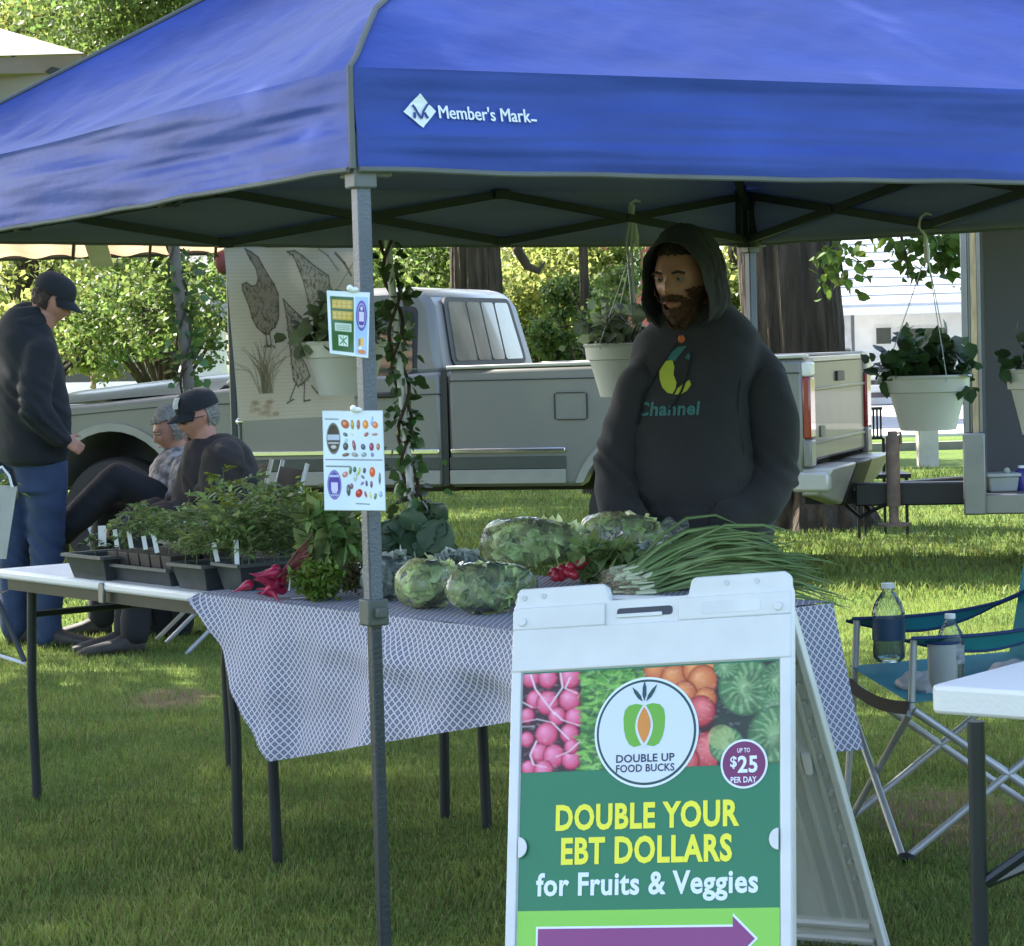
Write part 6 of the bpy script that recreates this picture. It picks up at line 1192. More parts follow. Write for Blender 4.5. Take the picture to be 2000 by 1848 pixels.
# ================================================================== CAMP CHAIR
M_TEAL = mat('teal chair fabric', (.02, .24, .31), .7, col2=(.04, .33, .40), vs_=4, bump=.3, bs=300); M_NAVY = mat('navy webbing', (.012, .04, .14), .7); M_CT = mat('grey painted tube', (.42, .43, .44), .38, metal=.3); M_BLKF = mat('black fabric', (.012, .013, .016), .8)
Pf, Pn = at(1676, 1204, 7.25), at(1782, 1240, 6.77); fw = Vector((-.985, -.17, 0)); lf = Vector((.17, -.985, 0))
o_ = (Pf+Pn)/2; o_.z = 0; o_ = o_-fw*.25
cc = thing('camp_chair', 'teal folding camp chair with grey tube legs beside the sandwich board', 'chair', o_)
def CP(x, y, z): p = o_+fw*x+lf*y; p.z = z; return p
def tb(name, pts, r, m=M_CT): mb = MB(); mb.tube(pts, r, 10); return mb.build(name, m, cc)
for y in (-.25, .25):
    tb('arm_post', [CP(.25, y, .60), CP(.262, y, .40)], .010); tb('leg', [CP(.262, y, .41), CP(.30, y, .01)] if y < 0 else [CP(.262, y, .41), CP(-.30, y, .02)], .010); tb('back_post', [CP(-.27, y, .05), CP(-.27, y, .45), CP(-.34, y, .92)], .010)
for x, nm in ((.28, 1), (-.27, 1)):
    tb('cross_leg', [CP(x, -.26, .02), CP(x-.01, .26, .40)], .0105); tb('cross_leg', [CP(x+.02, .26, .02), CP(x+.01, -.26, .40)], .0105)
for y in (-.27, .27):
    tb('cross_leg', [CP(.28, y, .02), CP(-.26, y, .41)], .0105); tb('cross_leg', [CP(-.28, y, .02), CP(.26, y, .41)], .0105)
for x in (.29, -.29):
    for y in (-.27, .27): mb = MB(); mb.ell(CP(x, y, .014), (.024, .024, .014)); mb.build('foot', M_BLKF, cc)
mb = MB(); mb.grid(16, 16, lambda a, b: CP(lerp(.27, -.25, a), lerp(-.27, .27, b), .43-.03*math.sin(math.pi*a)*math.sin(math.pi*b)+.035*(1-b)+.02*a)); mb.build('seat', M_TEAL, cc)
mb = MB(); mb.grid(16, 2, lambda a, b: CP(.275+.006*b, lerp(-.27, .27, a), .435-.035*b-.02*math.sin(math.pi*a))); mb.build('seat_edge', M_BLKF, cc)
mb = MB(); mb.grid(14, 12, lambda a, b: CP(lerp(-.20, -.30, b)-.03*math.sin(math.pi*a), lerp(-.27, .27, a), lerp(.40, .93, b))); mb.build('backrest', M_TEAL, cc)
for y in (-.26, .26):
    def armf(a, b): return CP(lerp(.27, -.27, a), y+(b-.5)*.06*(1-a*.5), .60-.045*math.sin(math.pi*a)+.06*a+(b-.5)*(.012+.038*math.sin(math.pi*min(1, a*1.2))))
    mb = MB(); mb.grid(16, 4, armf); mb.build('armrest', M_TEAL, cc)
    for b in (0, 1): mb = MB(); mb.tube([armf(k/12, b) for k in range(13)], .005, 6); mb.build('arm_webbing', M_NAVY, cc)
mb = MB()
c = CP(.17, .26, .585); mb.lathe([(.045, .0), (.043, -.10), (.03, -.14)], c=c, n=20); mb.build('cup_holder', glassy('dark mesh cup holder', (.35, .36, .4), .55, .5, .2), cc); mb = MB(); mb.lathe([(.044, .0), (.05, .003), (.044, .008)], c=c, n=20); mb.build('cup_rim', M_NAVY, cc)
c2_ = CP(.15, -.26, .585); mb = MB(); mb.lathe([(.044, 0), (.05, .003), (.044, .008)], c=c2_, n=20); mb.build('cup_rim', M_NAVY, cc)
# bottles
M_PET = glassy('clear bottle plastic', (.86, .92, .93), .93, .05, .25, 30.); M_WATER = glassy('water in bottle', (.35, .42, .45), .95, .03, .2, 20.)
def bottle(p, R, H, label, lm, capm): 
    t = thing('water_bottle', label, 'bottle', p); k = R/.042
    mb = MB(); mb.lathe([(.001, .004), (R*.7, 0), (R*.95, .012), (R, .03), (R*.95, H*.25), (R, H*.3), (R*.96, H*.45), (R, H*.5), (R*1.0, H*.62), (R*.85, H*.74), (R*.5, H*.86), (R*.34, H*.9), (R*.34, H*.95)], c=p, n=28); mb.build('bottle_body', M_PET, t)
    mb = MB(); mb.lathe([(.001, .008), (R*.9, .014), (R*.92, H*.42), (.001, H*.42)], c=p, n=24); mb.build('water', M_WATER, t)
    if lm: mb = MB(); mb.lathe([(R*1.01, H*.28), (R*1.015, H*.56)], c=p, n=28); mb.build('bottle_label', lm, t)
    mb = MB(); mb.lathe([(.001, H), (R*.40, H), (R*.42, H*.94), (R*.38, H*.93)], c=p, n=18); mb.build('bottle_cap', capm, t)
pb = at(1737, 1292, 7.22); bottle(pb, .047, .225, 'large clear water bottle in the far arm of the teal chair', mat('dark blue label', (.02, .06, .12), .5), M_TAGW)
pb = at(1858, 1333, CP(.17, .26, 0).y); bottle(pb, .036, .185, 'smaller ribbed bottle in the near cup holder of the teal chair', mat('grey speckled label', (.10, .11, .14), .6, col2=(.4, .42, .48), vs_=70), M_TAGW)
# crumpled plastic bags on the seat
M_SACK = mat('white plastic sack', (.66, .64, .67), .35, trans=.25, var=.05)
def sack(c, rx, ry, rz, label, seed):
    mb = MB(); mb.ell(c, (rx, ry, rz), 30, 18); V = []
    for v in mb.v: p = Vector(v); d = (p-c); k = 1+.35*noise.noise(p*14+Vector((seed, 0, 0)))+.2*noise.noise(p*35); q = c+d*k; q.z = max(q.z, c.z-rz*.5); V.append(tuple(q))
    mb.v = V; tag(recentre(mb.build('plastic_sack', M_SACK)), label, 'sack')
sack(CP(.12, .02, .44), .10, .10, .045, 'crumpled white plastic sack on the front of the teal seat', 1); sack(CP(-.14, -.02, .43), .08, .09, .06, 'crumpled white plastic sack at the back of the teal seat', 2)
# ================================================================== PEOPLE
M_SKIN = mat('skin', (.42, .20, .145), .5, var=.12, vs_=14, spec=.4); M_SKIN.node_tree.nodes['Principled BSDF'].inputs['Subsurface Weight'].default_value = .08; M_SKIN.node_tree.nodes['Principled BSDF'].inputs['Subsurface Radius'].default_value = (.02, .008, .004)
M_HOOD = mat('charcoal fleece', (.030, .031, .036), .9, var=.10, vs_=5, sheen=.08, bump=.35, bs=260); M_BLKC = mat('black cloth', (.007, .009, .013), .85, bump=.3, bs=200, sheen=.02); M_JEAN = mat('blue denim', (.018, .035, .085), .85, col2=(.035, .06, .13), vs_=7, bump=.4, bs=220)
M_BRN = mat('dark brown jacket cloth', (.016, .010, .009), .75, var=.2, vs_=5, bump=.3, bs=160, sheen=.02); M_HAIRD = mat('brown hair', (.035, .020, .013), .7, var=.4, vs_=60, bump=1., bs=180); M_HAIRG = mat('grey hair', (.22, .205, .185), .7, var=.25, vs_=60, bump=1., bs=150)
M_BEARD = mat('reddish brown beard', (.075, .030, .014), .8, var=.5, vs_=90, bump=1., bs=260); M_EYE = mat('eye', (.03, .025, .02), .15); M_WHT = mat('eye white', (.20, .17, .155), .3); M_SHOE = mat('grey brown shoe', (.035, .030, .026), .6, var=.3, vs_=12); M_LIP = mat('lips', (.30, .11, .09), .5)
def frame(Fv, U=(0, 0, 1)):
    Fv = Vector(Fv).normalized(); U = Vector(U); U = (U-Fv*U.dot(Fv)).normalized(); return Fv, U.cross(Fv), U     # forward, his left, up
def gs(x, y, a, b, w, h): return math.exp(-((x-a)/w)**2-((y-b)/h)**2)
def head_shape(mb, c, Fv, U=(0, 0, 1), k=1., res=(72, 56)):
    """closed head with brow, sockets, nose, lips, chin and ears"""
    Fv, S_, U = frame(Fv, U); V = []; n, m = res
    def pt(lat, lon):
        d = Vector((math.cos(lat)*math.cos(lon), math.cos(lat)*math.sin(lon), math.sin(lat))); x, y, z = d; r = 1/math.sqrt((x/(.098 if x > 0 else .104))**2+(y/.076)**2+(z/.122)**2)
        if z < 0: y *= 1-.28*(-z)**1.3; 
        p = Vector((x, y, z))*r
        if z < -.1 and x < .3: p.x += .018*min(1, -z)
        f = max(0, x); yy = p.y; zz = p.z; a = 0
        a += .024*gs(yy, zz, 0, -.030, .013, .018)+.014*gs(yy, zz, 0, -.008, .010, .022)          # nose
        a += .007*gs(yy, zz, 0, .022, .05, .012)                                                  # brow
        a -= .010*(gs(yy, zz, .032, .004, .016, .012)+gs(yy, zz, -.032, .004, .016, .012))        # eye sockets
        a += .006*(gs(yy, zz, .045, -.026, .020, .018)+gs(yy, zz, -.045, -.026, .020, .018))      # cheeks
        a += .007*gs(yy, zz, 0, -.060, .022, .006)+.006*gs(yy, zz, 0, -.072, .018, .006)-.004*gs(yy, zz, 0, -.066, .02, .003)
        a += .012*gs(yy, zz, 0, -.098, .026, .018)                                                # chin
        p.x += a*(1 if x > .15 else 0)*min(1, f*3); e = gs(p.x, p.z, -.005, -.008, .018, .028)*.012; p.y += e*(1 if y > 0 else -1)*(abs(y) > .6); return c+(Fv*p.x+S_*p.y+U*p.z)*k
    V = [pt(-math.pi/2, 0)]
    for j in range(1, m):
        for i in range(n): V.append(pt(-math.pi/2+math.pi*j/m, 2*math.pi*i/n))
    V.append(pt(math.pi/2, 0)); T = len(V)-1; Fc = []
    for i in range(n): Fc.append((0, 1+(i+1) % n, 1+i)); Fc.append((T, T-n+i, T-n+(i+1) % n))
    for j in range(m-2):
        for i in range(n): a = 1+j*n+i; b = 1+j*n+(i+1) % n; Fc.append((a, b, b+n, a+n))
    mb.add([tuple(v) for v in V], Fc); return lambda x, y, z: c+(Fv*x+S_*y+U*z)*k
def face_bits(t, hp, k=1., brow=M_HAIRD, lips=True):
    for s in (-1, 1):
        mb = MB(); mb.ell(hp(.083, s*.032, .004), (.011*k,)*3, 14, 10); e = mb.build('eye', M_WHT, t); mb = MB(); mb.ell(hp(.0915, s*.031, .003), (.0042*k,)*3, 10, 8); i = mb.build('iris', M_EYE, None); i.data.transform(Matrix.Translation(-BASE[t.name])); i.parent = e
        mb = MB(); mb.tube([hp(.088, s*.046, .0085), hp(.0945, s*.032, .0115), hp(.094, s*.019, .0075)], .0028*k, 6); mb.build('eyelid', M_SKIN, t)
        mb = MB(); mb.tube([hp(.090, s*.052, .018), hp(.101, s*.034, .024), hp(.103, s*.016, .019)], [.003*k, .0045*k, .003*k], 6); mb.build('eyebrow', brow, t)
    if lips: mb = MB(); mb.tube([hp(.093, -.022, -.066), hp(.1035, -.008, -.0645), hp(.1035, .008, -.0645), hp(.093, .022, -.066)], [.0015, .0038, .0038, .0015], 8); mb.build('lips', M_LIP, t)
def hand(mb, w, d, pn, k=1., curl=.5):
    """palm with five separate curled fingers; w wrist, d finger direction, pn palm normal"""
    d = Vector(d).normalized(); pn = Vector(pn); pn = (pn-d*pn.dot(d)).normalized(); s = d.cross(pn)
    for y in (-.026, -.009, .009, .026): mb.cap(w+s*y*.7*k, w+d*.085*k+s*y*k, .016*k, .0125*k, 10)
    for y, L_ in ((-.029, .062), (-.010, .074), (.010, .078), (.029, .070)):
        a = w+d*.088*k+s*y*k; p1 = a+(d*math.cos(curl*.5)+pn*math.sin(curl*.5))*L_*.45*k; p2 = p1+(d*math.cos(curl*1.4)+pn*math.sin(curl*1.4))*L_*.32*k; p3 = p2+(d*math.cos(curl*2.2)+pn*math.sin(curl*2.2))*L_*.26*k
        mb.cap(a, p1, .0095*k, .009*k, 8); mb.cap(p1, p2, .009*k, .008*k, 8); mb.cap(p2, p3, .008*k, .007*k, 8)
    a = w+d*.025*k+s*.03*k; b = a+(d*.6+s*.65+pn*.3).normalized()*.042*k; mb.cap(a, b, .013*k, .011*k, 8); mb.cap(b, b+(d*.9+s*.1+pn*.4).normalized()*.032*k, .011*k, .008*k, 8)
def loft(mb, rings, n=36):
    """rings: (centre, half width vec, half depth vec, squareness)"""
    V = []; Fc = []
    for c, a, b, q in rings:
        for k in range(n):
            t = 2*math.pi*k/n; x, y = math.cos(t), math.sin(t); e = 2/q; x = math.copysign(abs(x)**e, x); y = math.copysign(abs(y)**e, y); V.append(tuple(Vector(c)+Vector(a)*x+Vector(b)*y))
    m = len(rings)
    for i in range(m-1):
        for k in range(n): k2 = (k+1) % n; Fc.append((i*n+k, i*n+k2, (i+1)*n+k2, (i+1)*n+k))
    Fc.append(tuple(range(n-1, -1, -1))); Fc.append(tuple((m-1)*n+k for k in range(n))); mb.add(V, Fc)
def chain(mb, pts, rs, n=18):
    for a, b, ra, rb in zip(pts, pts[1:], rs, rs[1:]): mb.cap(a, b, ra, rb, n)
def folds(scale=1., amp=.006, joints=()):
    def f(p):
        p = p+Vector((p.z*.35, 0, p.x*.5)); a = noise.noise(Vector((p.x*5, p.y*5, p.z*9))*scale)*amp+noise.noise(Vector((p.x*14, p.y*14, p.z*24))*scale)*amp*.45
        for j, r in joints: d = (p-j-Vector((j.z*.35, 0, j.x*.5))).length; a += math.exp(-(d/r)**2)*amp*1.1*math.sin((p.z-j.z)*60+(p.x-j.x)*55+noise.noise(p*7)*5)
        return a
    return f
def cloth_part(name, mb, m, t, vox=.012, sm=5, amp=.006, joints=(), scale=1.): me = voxel(mb, name, vox, sm, cloth=folds(scale, amp, joints)); return finish(name, me, m, t)
def shoe(mb, heel, d, k=1.):
    d = Vector(d).normalized(); s = Vector((-d.y, d.x, 0)); rings = []
    for x, w, h in ((-.04, .028, .05), (-.02, .038, .085), (.04, .040, .09), (.10, .044, .065), (.17, .048, .048), (.22, .042, .036), (.25, .022, .025)): rings.append((heel+d*x*k+Vector((0, 0, h*k*.5+.002)), s*w*k, Vector((0, 0, h*.5*k)), 2.6))
    loft(mb, rings, 20)
def hood_shell(name, c, Fv, S_, U, t, m, rad=(.150, .122, .160), open_=(54, 50, 84), low=.24):
    mb = MB(); n, k = 56, 34; outer = []
    def P(psi, w, off=0.):
        sy, uz = math.cos(psi), math.sin(psi); o = lerp(open_[0], open_[1], max(0, uz)) if uz > 0 else lerp(open_[0], open_[2], (-uz)**1.5); th = math.radians(lerp(o, 180, w)); d = Fv*math.cos(th)+(S_*sy+U*uz)*math.sin(th)
        x, y, z = d.dot(Fv), d.dot(S_), d.dot(U); r = 1/math.sqrt((x/(rad[0]*(1.16 if x > 0 else 1)))**2+(y/rad[1])**2+(z/rad[2])**2)
        if z < -.15: r = lerp(r, low, min(1, (-z-.15)/.55))
        r += .010*math.exp(-(w/.05)**2)+.005*noise.noise(d*6)+.004*math.sin(x*26+y*9+noise.noise(d*3)*3)*(1 if x < .4 else .5)+off
        return c+d*r
    mb.grid(n, k, lambda a, b: P(2*math.pi*a, b)); V0 = len(mb.v); mb.grid(n, k, lambda a, b: P(2*math.pi*a, b, -.008), flip=True)
    for i in range(n): mb.f.append((i, i+1, V0+i+1, V0+i)); mb.mi.append(0)
    o = mb.build(name, m, t, fixn=False); return o
def raycast(bv, u, v, off):
    r = ray(u, v).normalized(); h = bv.ray_cast(CAM, r)
    if h[0] is None: return None
    n = h[1]; n = -n if n.dot(r) > 0 else n; return h[0]+n*off
def decal(name, polys, bv, m, t, off=.003):
    mb = MB()
    for V, F in polys:
        Q = [raycast(bv, x, y, off) for x, y in V]; 
        if any(q is None for q in Q): Q = [q or at(V[i][0], V[i][1], 8) for i, q in enumerate(Q)]
        mb.add([tuple(q) for q in Q], F)
    return mb.build(name, m, t, smooth=False, fixn=False)

# ---- hooded man behind the table
YM = 8.1; P = lambda u, v, dy=0.: at(u, v, YM+dy)
ctr = P(1362, 900); mg = Vector((ctr.x, YM, 0)); t = thing('person', 'bearded man in a charcoal hoodie, hood up, hands in its pocket behind the table', 'person', mg)
Fb = Vector((-.34, -.94, 0)).normalized(); Sb = Vector((-Fb.y, Fb.x, 0))*1.0; Sb = Vector((.94, -.34, 0)).normalized()   # viewer's right
hc = P(1334, 543, -.05); Fh, Sh, Uh = frame((-.50, -.86, -.08))
body = MB(); hp = head_shape(body, hc, Fh, Uh, 1.10); body.cap(hc+Vector((.02, .03, -.05)), P(1372, 668, .02), .060, .068)
def zr(z, w, d, u, dy=0., q=2.3): v_ = at(1362, 900, YM); c = Vector((at(u, 900, YM).x, YM+dy, z)); return (c, Sb*w, -Fb*d, q)
loft(body, [zr(.86, .16, .12, 1360), zr(1.0, .16, .13, 1356), zr(1.3, .155, .11, 1356), zr(1.42, .15, .08, 1364), zr(1.48, .08, .07, 1370)])
shR, elR, wrR = P(1498, 742, -.02), P(1512, 925, -.05), P(1415, 1012, -.16); shL, elL, wrL = P(1232, 752, -.02), P(1204, 925, -.05), P(1262, 1030, -.16)
for s_, e_, w_ in ((shR, elR, wrR), (shL, elL, wrL)): chain(body, [s_+Vector((0, -.01, -.03)), e_+Vector((0, -.02, 0)), w_], [.042, .040, .030])
hand(body, wrR, (wrL-wrR), Fb, 1., .4); hand(body, wrL, (wrR-wrL), Fb, 1., .4)
for sx in (-1, 1): hip = mg+Sb*sx*.11+Vector((0, 0, .90)); kn = mg+Sb*sx*.13+Fb*.03+Vector((0, 0, .50)); an = mg+Sb*sx*.14+Vector((0, 0, .09)); chain(body, [hip, kn, an], [.09, .06, .045]); shoe(body, an-Vector((0, 0, .085)), Fb+Sb*sx*.2, .9)
finish('body', voxel(body, 'body', .0075, 1), M_SKIN, t); face_bits(t, hp, 1.1, lips=True)
hoodie = MB()
loft(hoodie, [zr(.74, .235, .17, 1362), zr(.80, .245, .19, 1360, -.01), zr(.95, .222, .20, 1352, -.03), zr(1.10, .205, .19, 1348, -.02), zr(1.24, .20, .165, 1350, -.01), zr(1.36, .215, .14, 1362, .01), zr(1.43, .205, .115, 1370, .02), zr(1.48, .155, .10, 1374, .02), zr(1.53, .10, .085, 1376, .02)])
chain(hoodie, [P(1408, 640), P(1448, 682), P(1490, 735, -.01)], [.062, .072, .078]); sl = MB(); chain(sl, [P(1466, 722, .0), P(1492, 752, -.03), P(1509, 830, -.06), P(1512, 925, -.08)], [.070, .082, .086, .082]); chain(sl, [P(1512, 925, -.08), P(1482, 985, -.16), P(1418, 1012, -.225)], [.084, .076, .058])
chain(hoodie, [P(1318, 668), P(1285, 698), P(1254, 745, -.01)], [.055, .064, .070]); sr = MB(); chain(sr, [P(1272, 730, 0), P(1252, 756, -.03), P(1220, 840, -.05), P(1204, 925, -.07)], [.064, .074, .077, .074]); chain(sr, [P(1204, 925, -.07), P(1210, 990, -.15), P(1252, 1030, -.22)], [.075, .068, .055])
ho = cloth_part('hoodie', hoodie, M_HOOD, t, .011, 5, .0065, ((elR, .12), (elL, .12), (P(1400, 960), .12)))
for s__, e__ in ((sl, elR), (sr, elL)): cloth_part('sleeve', s__, M_HOOD, t, .010, 4, .008, ((e__, .10),), scale=.8)
hv = [v.co + Vector(BASE[ho.name]) for v in ho.data.vertices]; hb_ = BVHTree.FromPolygons(hv, [tuple(p.vertices) for p in ho.data.polygons])
hood_shell('hood', hc+Vector((.012, .018, .0)), Fh, Sh, Uh, t, M_HOOD, rad=(.146, .121, .172), open_=(47, 44, 76), low=.168)
roll = MB(); pts = []
for k in range(25):
    a = 2*math.pi*k/24; pts.append(P(1372, 662, .01)+Sb*math.cos(a)*.115+(-Fb)*math.sin(a)*.10+Vector((0, 0, .03*math.sin(a)-.012*abs(math.cos(a*.5)))))
roll.tube(pts, .028, 12, False); cloth_part('hood_collar', roll, M_HOOD, t, .010, 4, .005)
# kangaroo pocket with slanted openings
def pocket(a, b):
    u = lerp(1228, 1400, a); v = lerp(985, 1075, b); k = abs(a-.5)*2; u += (12 if a < .5 else -12)*(1-b)*k; q = raycast(hb_, u, v, .010+.014*math.sin(math.pi*a)); return q or P(u, v, -.2)
mb = MB(); mb.grid(24, 12, pocket); o = mb.build('pocket', M_HOOD, t, fixn=False)
for (u0, v0, u1, v1) in ((1388, 982, 1412, 1040), (1242, 985, 1226, 1035)):
    mb = MB(); mb.tube([raycast(hb_, lerp(u0, u1, k/6), lerp(v0, v1, k/6), .012) or P(u0, v0, -.2) for k in range(7)], .006, 6); mb.build('pocket_hem', M_HOOD, t)
for pts in ([(1352, 690), (1345, 730), (1332, 765), (1318, 790), (1308, 800)], [(1322, 672), (1290, 720), (1262, 770), (1248, 830)]):
    mb = MB(); mb.tube([raycast(hb_, u, v, .006) or P(u, v, -.2) for u, v in pts], .0035, 6); mb.build('drawstring', M_BLKC, t)
for pts in ([(1447, 735), (1440, 800), (1452, 880), (1442, 950)], [(1252, 735), (1234, 800), (1228, 880), (1232, 950)]):
    q = [raycast(hb_, u, v, .0015) or P(u, v) for u, v in pts]; mb = MB(); mb.tube(q, .002, 5); mb.build('arm_seam', M_HOOD, t)
mb = MB(); c = P(1331, 662, -.115); mb.ell(c, (.011, .010, .013)); mb.build('shirt_collar', mat('orange shirt', (.55, .13, .03), .8), t)
# chest print
M_YEL = mat('yellow green print', (.48, .56, .06), .7); M_TEALP = mat('teal print', (.05, .19, .20), .7)
def polyq(pts): return (pts, [tuple(range(len(pts)))])
decal('leaf_print', [polyq([(1297, 706), (1314, 704), (1318, 718), (1316, 732), (1322, 748), (1320, 760), (1314, 770), (1304, 768), (1294, 757), (1289, 742), (1288, 726), (1291, 714)]), polyq([(1350, 752), (1347, 743), (1336, 750), (1324, 759), (1318, 771), (1330, 771), (1342, 764)])], hb_, M_YEL, t)
decal('leaf_print', [polyq([(1302, 702), (1312, 688), (1326, 678), (1342, 676), (1336, 684), (1326, 696), (1318, 706)]), polyq([(1345, 690), (1352, 698), (1346, 704), (1338, 700)])], hb_, M_TEALP, t)
V, F = text_fit('Channel', 1245, 1366, -812, -785, .03); V = [(x+(-y-800)*-.12, -y-(x-1305)*.02) for x, y in V]; decal('chest_lettering', [(V, F)], hb_, M_TEALP, t)
# beard, hair
def patch(name, hpf, test, off, m, t, na=.004, ns=60):
    tmp = MB(); hpf2 = head_shape(tmp, Vector((0, 0, 0)), (1, 0, 0), res=(132, 104)); V = tmp.v; keep = {}
    out = MB(); idx = {}
    for f in tmp.f:
        c = sum((Vector(V[i]) for i in f), Vector())/len(f); c += Vector((0, noise.noise(c*90), noise.noise(c*90+Vector((5, 5, 5)))))*.006
        if test(c):
            q = []
            for i in f:
                if i not in idx: p = Vector(V[i]); d = Vector((p.x, p.y*1.2, p.z*.8)).normalized(); o = off(p) + na*noise.noise(p*ns)+na*.6*noise.noise(p*ns*2.5); idx[i] = len(out.v); out.v.append(tuple(hpf(*(p+d*o))))
                q.append(idx[i])
            out.f.append(tuple(q)); out.mi.append(0)
    return out.build(name, m, t, fixn=True)
bt = lambda c: c.z < -.045+.022*min(1, abs(c.y)/.06) and c.x > -.02 and not (abs(c.y) < .024 and -.073 < c.z < -.055 and c.x > .05) and not (c.z > -.05 and abs(c.y) < .045)
patch('beard', hp, bt, lambda p: .008+.020*max(0, min(1, (-p.z-.07)/.05)), M_BEARD, t, .006, 70)
patch('moustache', hp, lambda c: c.x > .05 and -.060 < c.z < -.042 and abs(c.y) < .036, lambda p: .006, M_BEARD, t, .003, 90)
patch('hair', hp, lambda c: c.z > .066 or (c.x < .0 and c.z > -.02), lambda p: .007, M_HAIRD, t, .005, 60)
# trousers and boots
tr_ = MB()
for sx in (-1, 1): hip = mg+Sb*sx*.12+Vector((0, 0, .86)); kn = mg+Sb*sx*.14+Fb*.03+Vector((0, 0, .48)); an = mg+Sb*sx*.15+Vector((0, 0, .12)); chain(tr_, [hip, kn, an], [.125, .09, .075])
loft(tr_, [zr(.76, .22, .15, 1366), zr(.88, .22, .15, 1366)]); cloth_part('jeans', tr_, M_JEAN, t, .014, 4, .007)
for sx in (-1, 1): b = MB(); shoe(b, mg+Sb*sx*.15, Fb+Sb*sx*.2, 1.15); b.build('boot', M_SHOE, t)

# ---- man standing at the far left, seen from behind, head bowed to the right
YL_ = 12.5; P = lambda u, v, dy=0.: at(u, v, YL_+dy); g = atz(60, 1258); mg = Vector((g.x, YL_, 0)); t = thing('person', 'man in black jacket, cap and blue jeans standing with bowed head at far left', 'person', mg)
Fb = Vector((.80, .60, 0)); Sb = Vector((.60, -.80, 0)); hc = P(101, 585); Fh, Sh, Uh = frame((.86, -.18, -.48)); body = MB(); hp = head_shape(body, hc, Fh, Uh, 1.0); body.cap(hc+Vector((-.01, 0, -.05)), P(72, 655), .055, .062)
def zr2(v, w, d, u, q=2.3, dy=0): return (P(u, v, dy), Sb*w, Fb*d, q)
loft(body, [zr2(940, .16, .11, 62), zr2(780, .17, .12, 58), zr2(690, .17, .10, 55), zr2(650, .09, .07, 62)])
arm1 = [P(78, 690, -.16), P(66, 800, -.24), P(124, 858, -.22)]; arm2 = [P(20, 700, .12), P(20, 800, .15), P(60, 860, .25)]
for a in (arm1, arm2): chain(body, a, [.05, .042, .030])
hand(body, arm1[2], (.8, .2, -.5), (0, 1, -.3), .85, .9); hand(body, arm2[2], (.1, .1, -1), (0, -1, 0), .9, .7)
legs = [(P(88, 900, -.05), P(92, 1080, -.04), P(92, 1235, -.05)), (P(34, 900, .05), P(28, 1080, .06), P(30, 1225, .06))]
for a in legs: chain(body, list(a), [.09, .06, .045])
finish('body', voxel(body, 'body', .0085, 1), M_SKIN, t); face_bits(t, hp)
j = MB(); loft(j, [zr2(905, .21, .165, 60), zr2(880, .225, .18, 60), zr2(790, .225, .175, 58), zr2(710, .225, .16, 50), zr2(655, .19, .13, 42), zr2(622, .12, .10, 44), zr2(600, .075, .075, 52)]); chain(j, [P(62, 655, -.04), P(78, 692, -.16), P(66, 800, -.25), P(120, 856, -.22)], [.07, .088, .074, .052]); chain(j, [P(20, 690, .1), P(20, 800, .14), P(60, 860, .24)], [.095, .085, .075]); cloth_part('jacket', j, M_BLKC, t, .014, 5, .010, ((arm1[1], .14),))
h = MB(); pts = [P(52+26*math.cos(a), 622-14*math.sin(a), .10*math.sin(a)+.0) for a in [2*math.pi*k/20 for k in range(21)]]; h.tube(pts, .045, 12, False); cloth_part('folded_hood', h, M_BLKC, t, .012, 4, .008)
j = MB()
for a in legs: chain(j, list(a), [.115, .085, .075])
loft(j, [zr2(960, .19, .13, 62), zr2(885, .18, .13, 62)]); cloth_part('jeans', j, M_JEAN, t, .014, 4, .009, ((legs[0][1], .14), (legs[1][1], .14), (legs[0][2], .1)))
for a, d in zip(legs, ((1, -.25, 0), (1, .1, 0))): b = MB(); q = a[2].copy(); q.z = 0; shoe(b, q, d, 1.1); b.build('shoe', M_SHOE, t)
def ball_cap(t, hpf, m, brimlen=.075, patch_m=None, tilt=.0):
    mb = MB(); mb.grid(28, 12, lambda a, b: hpf(.112*math.cos(2*math.pi*a)*math.cos(b*math.pi/2)**.75-.004, .088*math.sin(2*math.pi*a)*math.cos(b*math.pi/2)**.75, .036+.098*math.sin(b*math.pi/2)**.9)); cp = mb.build('cap', m, t, fixn=True)
    mb = MB()
    def bf(a, b):
        an = lerp(-1.15, 1.15, a); r = .100+b*brimlen*math.cos(an*.75)**.8; return hpf(r*math.cos(an)*1.0, .082*math.sin(an)*(1-.12*b)+0, .042-.028*b-.018*(abs(an)**2)*(.4+.4*b))
    mb.grid(18, 6, bf); V0 = len(mb.v); mb.grid(18, 6, lambda a, b: bf(a, b)+(hpf(0, 0, -.004)-hpf(0, 0, 0)), flip=True)
    br = mb.build('brim', m, None, fixn=False); br.data.transform(Matrix.Translation(-BASE[t.name])); br.parent = cp
    mb = MB(); mb.ell(hpf(-.004, 0, .134), (.007,)*3, 10, 6); b_ = mb.build('button', m, None); b_.data.transform(Matrix.Translation(-BASE[t.name])); b_.parent = cp
    if patch_m:
        mb = MB(); mb.grid(6, 6, lambda a, b: hpf(.110*math.cos((a-.5)*.7)*math.cos((.25+b*.6))**.75+.004, .090*math.sin((a-.5)*.75), .040+.10*math.sin(.25+b*.6)**.95)); q = mb.build('front_patch', patch_m, None, fixn=False); q.data.transform(Matrix.Translation(-BASE[t.name])); q.parent = cp
    return cp
ball_cap(t, hp, M_BLKC); patch('hair', hp, lambda c: c.x < .02 and c.z > -.05 and c.z < .06, lambda p: .004, M_HAIRD, t)

